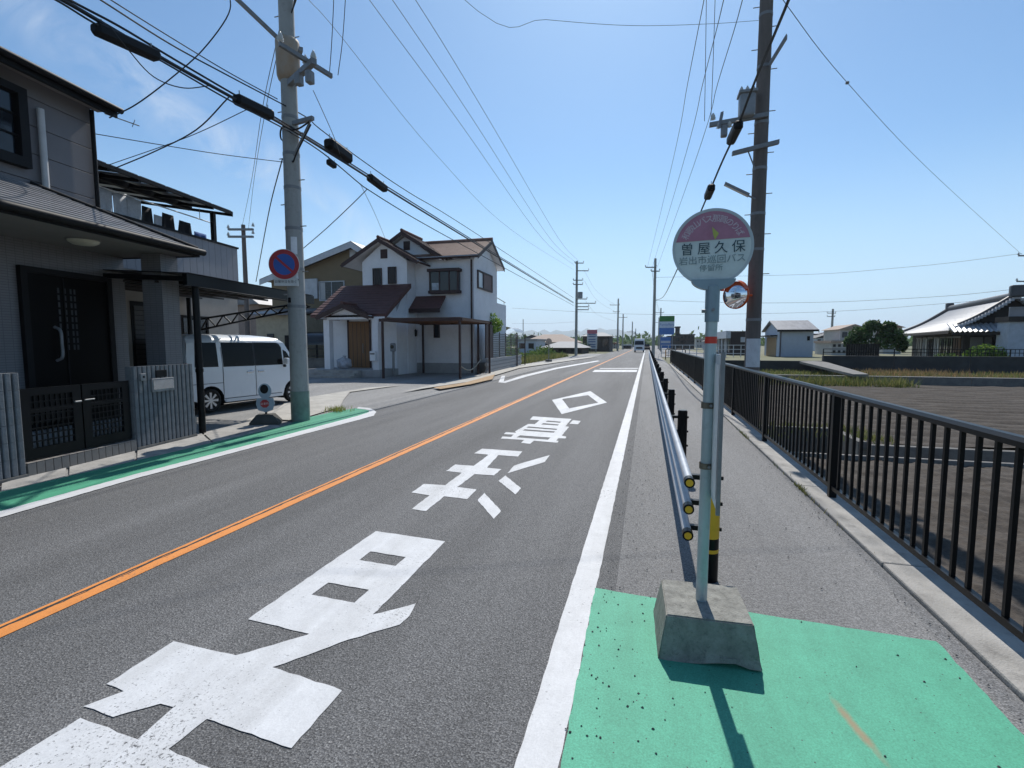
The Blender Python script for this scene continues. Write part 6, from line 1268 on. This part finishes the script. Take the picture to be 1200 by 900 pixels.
for k, (y0, y1, m_) in enumerate(((1.2, 2.8, mat('wood_wall', (.11, .06, .03), .8)), (3.2, 4.6, winglass), (5.0, 6.4, winglass), (6.9, 8.2, curtain), (8.8, 10.2, winglass), (10.8, 12, curtain), (12.6, 14.4, beige))):
    w_ = box('wall_bay', (.94, y0, .3), (.998, y1, JE - .55), m_, JH); box('lintel', (.9, y0 - .1, JE - .549), (.939, y1 + .1, JE - .42), soffit, JH)
    for q in (1, 2): box('mullion', (.9, y0 + (y1 - y0) * q / 3 - .03, .3), (.939, y0 + (y1 - y0) * q / 3 + .03, JE - .551), timber, w_)
for k in range(3): x_ = 1.4 + k * 1.6; w_ = box('wall_bay', (x_, .74, .3), (x_ + 1.2, .798, JE - .5), (soffit, winglass, beige)[k], JH); box('mullion', (x_ + .7, .70, .3), (x_ + .76, .739, JE - .5), timber, w_)
# white walled building at the right edge
wb_ = thing('white_outbuilding', 'white walled building with balcony at the right edge', 'building'); x0 = PY(1181, 400, 41.6).x; z1 = PY(1190, 377, 41.6).z; zt2 = PY(1190, 361, 41.6).z
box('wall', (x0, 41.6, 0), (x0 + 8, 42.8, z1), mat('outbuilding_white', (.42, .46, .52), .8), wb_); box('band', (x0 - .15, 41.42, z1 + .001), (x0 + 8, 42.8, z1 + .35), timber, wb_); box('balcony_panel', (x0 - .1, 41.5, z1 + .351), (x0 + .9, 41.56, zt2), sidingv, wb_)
for k in range(20): box('balcony_bar', (x0 + 1.0 + k * .18, 41.5, z1 + .351), (x0 + 1.05 + k * .18, 41.55, zt2), sidingv, wb_)
box('balcony_rail', (x0 - .1, 41.428, zt2 + .001), (x0 + 8, 41.58, zt2 + .07), sidingv, wb_); box('window', (x0 + 3, 41.55, 1), (x0 + 4.5, 41.598, 2.3), winglass, wb_)
# white shed with orange shutter door
SY = 66; shd = thing('white_shed', 'white shed with grey roof and a tan shutter door beyond the field', 'shed'); L0 = PY(891, 410, SY).x; Cx = PY(913, 400, SY).x; R0 = PY(953, 400, SY).x; zt = PY(930, 386.5, SY).z
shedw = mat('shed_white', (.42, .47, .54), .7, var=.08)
SD = 7.5; za = PY(900, 377, SY + SD / 2).z
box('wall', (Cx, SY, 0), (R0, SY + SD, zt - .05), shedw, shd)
MB().slab([(Cx, SY, zt - .049), (Cx, SY + SD, zt - .049), (Cx, SY + SD / 2, za - .1)], (.15, 0, 0)).build('gable', shedw, shd, True)
for sg in (-1, 1): MB().slab([(Cx - .35, SY + SD / 2, za), (R0 + .4, SY + SD / 2, za), (R0 + .4, SY + SD / 2 + sg * (SD / 2 + .5), zt - .12), (Cx - .35, SY + SD / 2 + sg * (SD / 2 + .5), zt - .12)], (0, 0, .13)).build('roof', slate, shd, True)
box('eave_trim', (Cx - .36, SY - .58, zt - .22), (R0 + .41, SY - .52, zt + .02), blackdull, shd)
box('shutter_door', (Cx - .05, SY + 1.2, 0), (Cx - .002, SY + 6.2, zt - .9), mat('shutter_tan', (.33, .22, .12), .6), shd); box('door_awning', (Cx - .8, SY + .9, zt - .75), (Cx - .003, SY + 6.5, zt - .6), timber, shd)
x0, x1, z0, z1 = yrect((946, 394), (949, 399), SY); box('vent', (x0, SY - .05, z0), (x1, SY - .002, z1), blackdull, shd); MB().cyl((Cx + .15, SY - .06, 0), (Cx + .15, SY - .06, zt - .15), .05, 6).build('downpipe', trimbr, shd)
# low shop building
LY = 75; lo = thing('low_shop', 'low shop building with dark gable and white canopy between bus pole and right pole', 'shop'); x0 = PY(856, 400, LY).x; x1 = PY(884, 400, LY).x; z1 = PY(870, 388, LY).z
box('wall', (x0, LY, 0), (x1, LY + 12, z1), mat('shop_brown', (.045, .035, .033), .8), lo); xx = PY(838, 400, LY + 14).x; MB().slab([(x0 - .02, LY - .2, z1 - 1.0), (x0 - .02, LY - .2, z1 + .05), (x0 - .02, LY + 24, z1 + .05), (x0 - .02, LY + 24, z1 - 1.0)], (-.6, 0, 0)).build('canopy', whitetrim, lo, True); a0, a1, b0, b1 = yrect((868, 395), (873, 401), LY); box('sign_panel', (a0, LY - .06, b0), (a1, LY - .002, b1), whitetrim, lo)
for k in range(6): box('window', (x0 - .06, LY + .6 + k * 3.6, .4), (x0 - .001, LY + 2.4 + k * 3.6, z1 - 1.1), winglass, lo); box('pilaster', (x0 - .3, LY + 2.6 + k * 3.6, 0), (x0 - .07, LY + 3.2 + k * 3.6, z1 - 1.05), whitetrim, lo)
# pale parapet fence behind the black one
pf = thing('pale_railing', 'pale low railing running right of the pavement beyond the black fence', 'railing', (0, 62, 0)); x0 = PY(775, 412, 62).x; x1 = PY(886, 412, 62).x; zt = PY(830, 404, 62).z
for k in range(14): xx = x0 + (x1 - x0) * k / 13; box('post', (xx - .04, -.04, 0), (xx + .04, .04, zt), whitetrim, pf)
for z in (zt, zt * .66, zt * .33): box('rail', (x0, -.03, z - .08), (x1, .03, z), whitetrim, pf)
# shop pylon sign: green, white, blue
SY2 = 100; sg_ = thing('shop_pylon_sign', 'tall green white and blue shop sign beside the far right pole', 'sign', (0, SY2, 0)); x0, x1, z0, z1 = yrect((773, 370.3), (790, 392), SY2)
h3 = (z1 - z0)
box('panel', (x0, 0, z0 + h3 * .70), (x1, .4, z1), mat('shop_green', (.02, .16, .03), .5), sg_); box('panel', (x0, 0, z0 + h3 * .36), (x1, .4, z0 + h3 * .70 - .005), mat('shop_white', (.50, .58, .66), .5), sg_); box('panel', (x0, 0, z0), (x1, .4, z0 + h3 * .36 - .005), mat('shop_blue', (.05, .16, .42), .5), sg_)
v, f = text_mesh('FamilyMart', .62, lambda x, y: ((x0 + x1) / 2 + x * .92, -.012, z0 + h3 * .53 + y)); MB().add(v, f).build('lettering', MATS['shop_blue'], sg_, True)
for xx in (x0 + .3, x1 - .4): box('post', (xx, .1, 0), (xx + .2, .3, z0), galv, sg_)
x0, x1, z0, z1 = yrect((774, 395), (786, 408), 97); fl_ = thing('blue_banner', 'blue and white banner board under the shop sign', 'banner', (0, 97, 0)); box('board', (x0, 0, z0), (x1, .08, z1), MATS['shop_blue'], fl_); box('white_strip', (x0 + .1, -.012, (z0 + z1) / 2 - .1), (x1 - .1, -.001, (z0 + z1) / 2 + .35), whitetrim, fl_); box('post', (x0 + .2, .02, 0), (x0 + .28, .08, z0), galv, fl_); box('post', (x1 - .3, .02, 0), (x1 - .22, .08, z0), galv, fl_)
def block_building(name, label, p0, p1, Y, depth, wallm, roofm, rows, cols, roof=None, cat='building'):
    x0, x1, z0, z1 = yrect(p0, p1, Y); o = thing(name, label, cat); box('wall', (x0, Y, -.1), (x1, Y + depth, z1), wallm, o)
    if roof == 'gable':
        n_ = (x0 + x1) / 2; MB().slab([(x0 - .4, Y - .4, z1), (x1 + .4, Y - .4, z1), (n_, Y - .4, z1 + (x1 - x0) * .22)], (0, depth + .8, 0)).build('roof', roofm, o, True)
    elif roof == 'hip':
        q = .3; MB().add([(x0 - .5, Y - .5, z1), (x1 + .5, Y - .5, z1), (x1 + .5, Y + depth + .5, z1), (x0 - .5, Y + depth + .5, z1), (x0 + (x1 - x0) * q, Y + depth / 2, z1 + (x1 - x0) * .16), (x1 - (x1 - x0) * q, Y + depth / 2, z1 + (x1 - x0) * .16)], [(0, 1, 5, 4), (1, 2, 5), (2, 3, 4, 5), (3, 0, 4), (3, 2, 1, 0)]).build('roof', roofm, o, True)
    else: box('roof', (x0 - .2, Y - .2, z1 + .001), (x1 + .2, Y + depth + .2, z1 + .35), roofm, o)
    for r_ in range(rows):
        for c in range(cols):
            w = (x1 - x0) / cols; h = z1 / rows; box('window', (x0 + w * (c + .22), Y - .05, h * (r_ + .35)), (x0 + w * (c + .78), Y - .002, h * (r_ + .8)), winglass, o)
    return o
dkb = mat('wall_darkbrown', (.06, .05, .045), .85); rfd = mat('roof_dark', (.05, .05, .055), .7); pale = mat('wall_pale', (.45, .44, .42), .85); rft = mat('roof_tan', (.34, .26, .21), .8); rfg = mat('roof_palegrey', (.30, .30, .30), .75)
block_building('apartment_block', 'dark brown block of flats behind the shop sign', (797, 393), (813.5, 410), 150, 10, dkb, rfd, 3, 4)
block_building('dark_building', 'dark narrow building right of the blue banner', (783, 395), (797, 410), 135, 8, dkb, rfd, 2, 2); block_building('stair_tower', 'thin dark tower over the flats', (792, 384), (796, 410), 146, 3, dkb, rfd, 4, 1, None, 'tower')
sgn = block_building('signed_building', 'dark brown building with pale hip roof behind the red and white pylon', (683, 394), (714, 416), 100, 10, dkb, rfg, 1, 3, 'hip')
block_building('low_hall', 'low pale hall with tan roof left of the road', (612, 401), (672, 416), 120, 14, pale, rft, 1, 5, 'hip'); block_building('grey_roof_house', 'low house with pale grey hip roof behind the weeds left of the road', (636, 407.5), (682, 418), 78, 9, dkb, rfg, 1, 3, 'hip', 'house')
block_building('grey_wall_building', 'pale blue grey walled building beyond the garden wall', (606, 399.5), (628, 414), 84, 8, shedw, rfg, 1, 2)
tw = [('cottage', 'tan roofed house between the shed and the tree', (985, 386), (1015, 410), 82, pale, rft, 'gable'), ('cottage', 'pale blue house right of the white shed', (957, 396), (975, 412), 120, shedw, rfd, 'gable'), ('cottage', 'white house under the small utility pole', (972, 392), (986, 412), 130, pale, rfd, 'gable'), ('cottage', 'low cream roofed shed before the tan roofed house', (975, 402), (992, 412), 78, pale, rft, None), ('cottage', 'brown roofed house top just left of the tiled roof', (1036, 384), (1056, 405), 90, pale, tilefade, 'gable')]
for nme, lab, p0, p1, Y, wm_, rm_, rt in tw: block_building(nme, lab, p0, p1, Y, 7, wm_, rm_, 2, 3, rt, 'house')['group'] = 'houses beyond the field'
block_building('kiosk', 'small white roofed hut beside the oncoming truck', (729, 405), (739, 413), 150, 4, dkb, whitetrim, 1, 2, None, 'hut')
wallb = mat('wall_greyblue', (.30, .33, .38), .85); rfr = mat('roof_redbrown', (.20, .09, .07), .8); rfb = mat('roof_blue', (.07, .10, .17), .6)
for lab, p0, p1, Y, wm_, rm_, rt in (('far blue roofed house left of the small utility pole', (961, 391), (969, 410), 170, pale, rfb, 'gable'), ('far red brown roofed house peeping over the board wall', (1004, 389), (1014, 408), 150, pale, rfr, 'gable'),
        ('far grey house peeping right of the tree', (1042, 393), (1054, 408), 140, wallb, rfd, 'gable'), ('far pale flat block right of the flats', (816, 398), (826, 410), 190, pale, rfg, None), ('far dark roofed house left of the low shop', (826, 400), (838, 411), 160, wallb, rfd, 'gable'),
        ('far white flat block between shop sign and far pole', (776, 401), (784, 411), 210, pale, rfg, None), ('far grey house just left of the oncoming truck', (738, 406), (744, 412), 230, wallb, rfd, 'gable'), ('far red brown roofed house right of the pylon building', (716, 403), (724, 413), 160, pale, rfr, 'gable'),
        ('far dark roofed house above the weeds beside the thin mast', (615, 396), (632, 404), 170, wallb, rfd, 'gable'), ('far pale house behind the white shed roof', (945, 393), (957, 411), 140, pale, rfd, 'gable')):
    block_building('distant_house', lab, p0, p1, Y, 7, wm_, rm_, 2, 3, rt, 'house')['group'] = 'distant houses'
# red and white pylon
PYL = 92; py_ = thing('pylon_sign', 'white pylon sign with a pink red head left of the road', 'sign', (0, PYL, 0)); x0, x1, z0, z1 = yrect((688, 386.5), (699.5, 409), PYL); hh = z1 - z0
box('head_panel', (x0, 0, z0 + hh * .8), (x1, .3, z1), mat('pylon_red', (.42, .12, .16), .5), py_)
for k in range(3): box('panel', (x0, 0, z0 + hh * .266 * k), (x1, .3, z0 + hh * .266 * (k + 1) - .02), mat('pylon_white', (.50, .52, .55), .5), py_); [box('print_line', (x0 + .25, -.012, z0 + hh * .266 * k + q), (x1 - .25, -.001, z0 + hh * .266 * k + q + .22), mat('print_blue', (.12, .16, .28), .6), py_) for q in (.3, .72)]
for xx in (x0 + .1, x1 - .3): box('post', (xx, .05, 0), (xx + .2, .25, z0), galv, py_)
# small bus stop on the far left pavement
p = G(643, 424.5); fb = thing('far_bus_stop', 'small round bus stop sign on the far left pavement', 'bus stop', (p.x, p.y, 0)); MB().bevbox((-.25, -.25, 0), (.25, .25, .25), .03).build('concrete_base', concrete_dark, fb); hh = PY(643, 400, p.y).z; MB().cyl((0, 0, .2), (0, 0, hh), .035, 8).build('pole', galv, fb); MB().cyl((0, -.02, hh), (0, .02, hh), .26, 20).build('sign_disc', mat('disc_tan', (.4, .33, .28), .5), fb)
# oncoming truck
TY_ = 92; x0 = PY(743, 410, TY_).x; x1 = PY(755, 410, TY_).x; trk = thing('oncoming_truck', 'white truck coming down the far lane', 'truck', ((x0 + x1) / 2, TY_, 0)); w2 = (x1 - x0) / 2
MB().bevbox((-w2, 0, .55), (w2, 1.7, 1.35), .08).build('cab_lower', whitem, trk); MB().slab([(-w2, 0, 1.35), (w2, 0, 1.35), (w2 - .08, .3, 2.15), (-w2 + .08, .3, 2.15)], (0, 1.4, 0)).build('cab_upper', whitem, trk, True); MB().slab([(-w2 + .1, -.02, 1.38), (w2 - .1, -.02, 1.38), (w2 - .16, .25, 2.08), (-w2 + .16, .25, 2.08)], (0, .02, 0)).build('windscreen', winglass, trk, True); box('cargo_box', (-w2, 1.8, .8), (w2, 5.5, 2.5), whitem, trk, .03); box('bumper', (-w2, -.12, .35), (w2, -.01, .6), whitem, trk); box('grille', (-w2 + .3, -.02, .65), (w2 - .3, -.001, .95), blackdull, trk)
for sx in (-1, 1):
    MB().cyl((sx * (w2 - .25), -.03, .85), (sx * (w2 - .25), 0, .85), .12, 10).build('headlight', MATS['lampglass'], trk)
    for yy in (.8, 4.4): MB().cyl((sx * (w2 - .22), yy, .38), (sx * w2 * .98, yy, .38), .38, 16).build('wheel', tyre, trk)
    MB().bevbox((sx * (w2 + .02), .1, 1.5), (sx * (w2 + .2), .16, 1.95), .02).build('mirror', blackdull, trk)
car_ = thing('far_car', 'small dark car behind the oncoming truck', 'car', (PY(757.5, 412, 110).x, 110, 0)); MB().bevbox((-.8, 0, .25), (.8, 3.8, .85), .15).build('body', blackdull, car_); MB().slab([(-.7, .8, .85), (.7, .8, .85), (.6, 1.2, 1.45), (-.6, 1.2, 1.45)], (0, 1.8, 0)).build('cabin', winglass, car_, True)
for sx in (-.72, .72):
    for yy in (.7, 3.0): MB().cyl((sx - .1, yy, .3), (sx + .1, yy, .3), .3, 12).build('wheel', tyre, car_)
# weeds and shrubs on the far left bank
def lb_s(r):
    y = r.uniform(36.5, 62); return (-9.4 - r.random() ** 1.4 * 16 - (y - 36) * .01, y, .0)
stuff(leaves(9000, lambda r: (lambda p: (p[0] - 1.2, p[1] + 4, abs(r.gauss(.55, .35)) * (.6 + .4 * math.sin(p[0] * 1.3 + p[1] * .4))))(lb_s(r)), .16).build('roadside_scrub', leaf_mid), 'green scrub along the left roadside past the garden wall', 'scrub')
stuff(blades(5000, lambda r: (lambda y: (-9.1 - r.random() * 2.6 - (y - 34) * .005, y, .0))(r.uniform(35, 60)), .45, .03).build('roadside_grass', weed_m), 'straw and green grass strip along the left pavement', 'grass')
shrub(688, 398, 90, (.7, .6, 1.6), 'dark shrub top left of the pylon sign', leaf_dark, 300, 2.6).location.z = .0
# line of far trees on the plain
def far_wood(r):
    a = r.uniform(-.9, .85); d = r.uniform(330, 700); return (math.sin(a) * d, math.cos(a) * d, abs(r.gauss(0, 1)) * 3.2)
stuff(leaves(16000, far_wood, 2.4).build('far_woodland', leaf_mid), 'distant line of trees and houses on the plain', 'trees')
# grit swept against the guard rail and over the paint
def grit_s(r): return (r.choice((r.gauss(.02, .12), r.uniform(-.2, 1.6), r.gauss(1.58, .06), r.gauss(-.2, .05))), r.uniform(1.6, 14) ** 1.0, .008)
gm_ = MB(); rg_ = random.Random(11)
for _ in range(1000):
    x, y, z = grit_s(rg_); k = rg_.uniform(.0025, .0075); a = rg_.random() * 6
    if x > 1.64: continue
    q = [(x + k * math.cos(a + t) * rg_.uniform(.7, 1.3), y + k * math.sin(a + t) * rg_.uniform(.7, 1.3), z) for t in (0, 1.5, 3.1, 4.6)]
    gm_.add(q + [(x, y, z + k * .9)], [(0, 1, 4), (1, 2, 4), (2, 3, 4), (3, 0, 4)])
stuff(gm_.build('grit', mat('grit', (.05, .05, .048), .9, col2=(.16, .15, .14), scale=40)), 'small dark grit scattered over the pavement', 'grit')
_w = G(396, 482); stuff(blades(160, lambda r: (_w.x + r.gauss(0, .12), _w.y + r.gauss(0, .12), .01), .13, .008).build('verge_weeds', leafmat('weed_yellow', (.16, .2, .04), (.35, .33, .08))), 'small yellow green weed tuft at the end of the green lane', 'weeds')
stuff(blades(420, lambda r: (1.665 + r.gauss(0, .01), r.choice((r.gauss(5.9, .15), r.gauss(9.2, .2), r.gauss(12.6, .3), r.uniform(4, 26))), .0), .06, .004).build('kerb_weeds', weed_m), 'tiny weeds along the coping joint', 'weeds')
# mountains
def range_(name, r0, az0, az1, n, hfun, m_, lab):
    vs = []; 
    for i in range(n + 1):
        az = R(az0 + (az1 - az0) * i / n); h = hfun(i / n)
        for d, k in ((0, 0), (.12, .55), (.25, 1.0), (.5, .7)): vs.append((math.sin(az) * r0 * (1 + d), math.cos(az) * r0 * (1 + d), h * k * (1 + .12 * math.sin(i * 2.7 + d * 40)) - 2))
    o = MB().add(vs, [(i * 4 + j, (i + 1) * 4 + j, (i + 1) * 4 + j + 1, i * 4 + j + 1) for i in range(n) for j in range(3)], True).build(name, m_, None, True); return struct(o, lab)
hillm = mat('hill_forest', (.05, .085, .05), .95, var=.3, scale=.004)
import functools
def hf(base, amp, ph): return lambda t: max(12, base + amp * (math.sin(t * 17 + ph) * .5 + math.sin(t * 41 + ph * 2) * .25 + math.sin(t * 97 + ph) * .12))
range_('mountains', 5200, -75, 80, 220, hf(115, 110, 1.0), hillm, 'hazy blue mountains on the horizon')
# air: one closed box of thin haze
hb = MB().box((-7900, -7900, -4), (7900, 7900, 270)).build('haze', None)
hm = bpy.data.materials.new('haze_air'); hm.use_nodes = True; ht = hm.node_tree; ht.nodes.clear(); ho = ht.nodes.new('ShaderNodeOutputMaterial'); pv = ht.nodes.new('ShaderNodeVolumePrincipled'); pv.inputs['Color'].default_value = (.80, .90, 1, 1); pv.inputs['Density'].default_value = .00018; pv.inputs['Anisotropy'].default_value = .3
ht.links.new(pv.outputs[0], ho.inputs['Volume']); hb.data.materials.append(hm); hb['kind'] = 'stuff'; hb['label'] = 'thin haze in the air'; hb['category'] = 'haze'
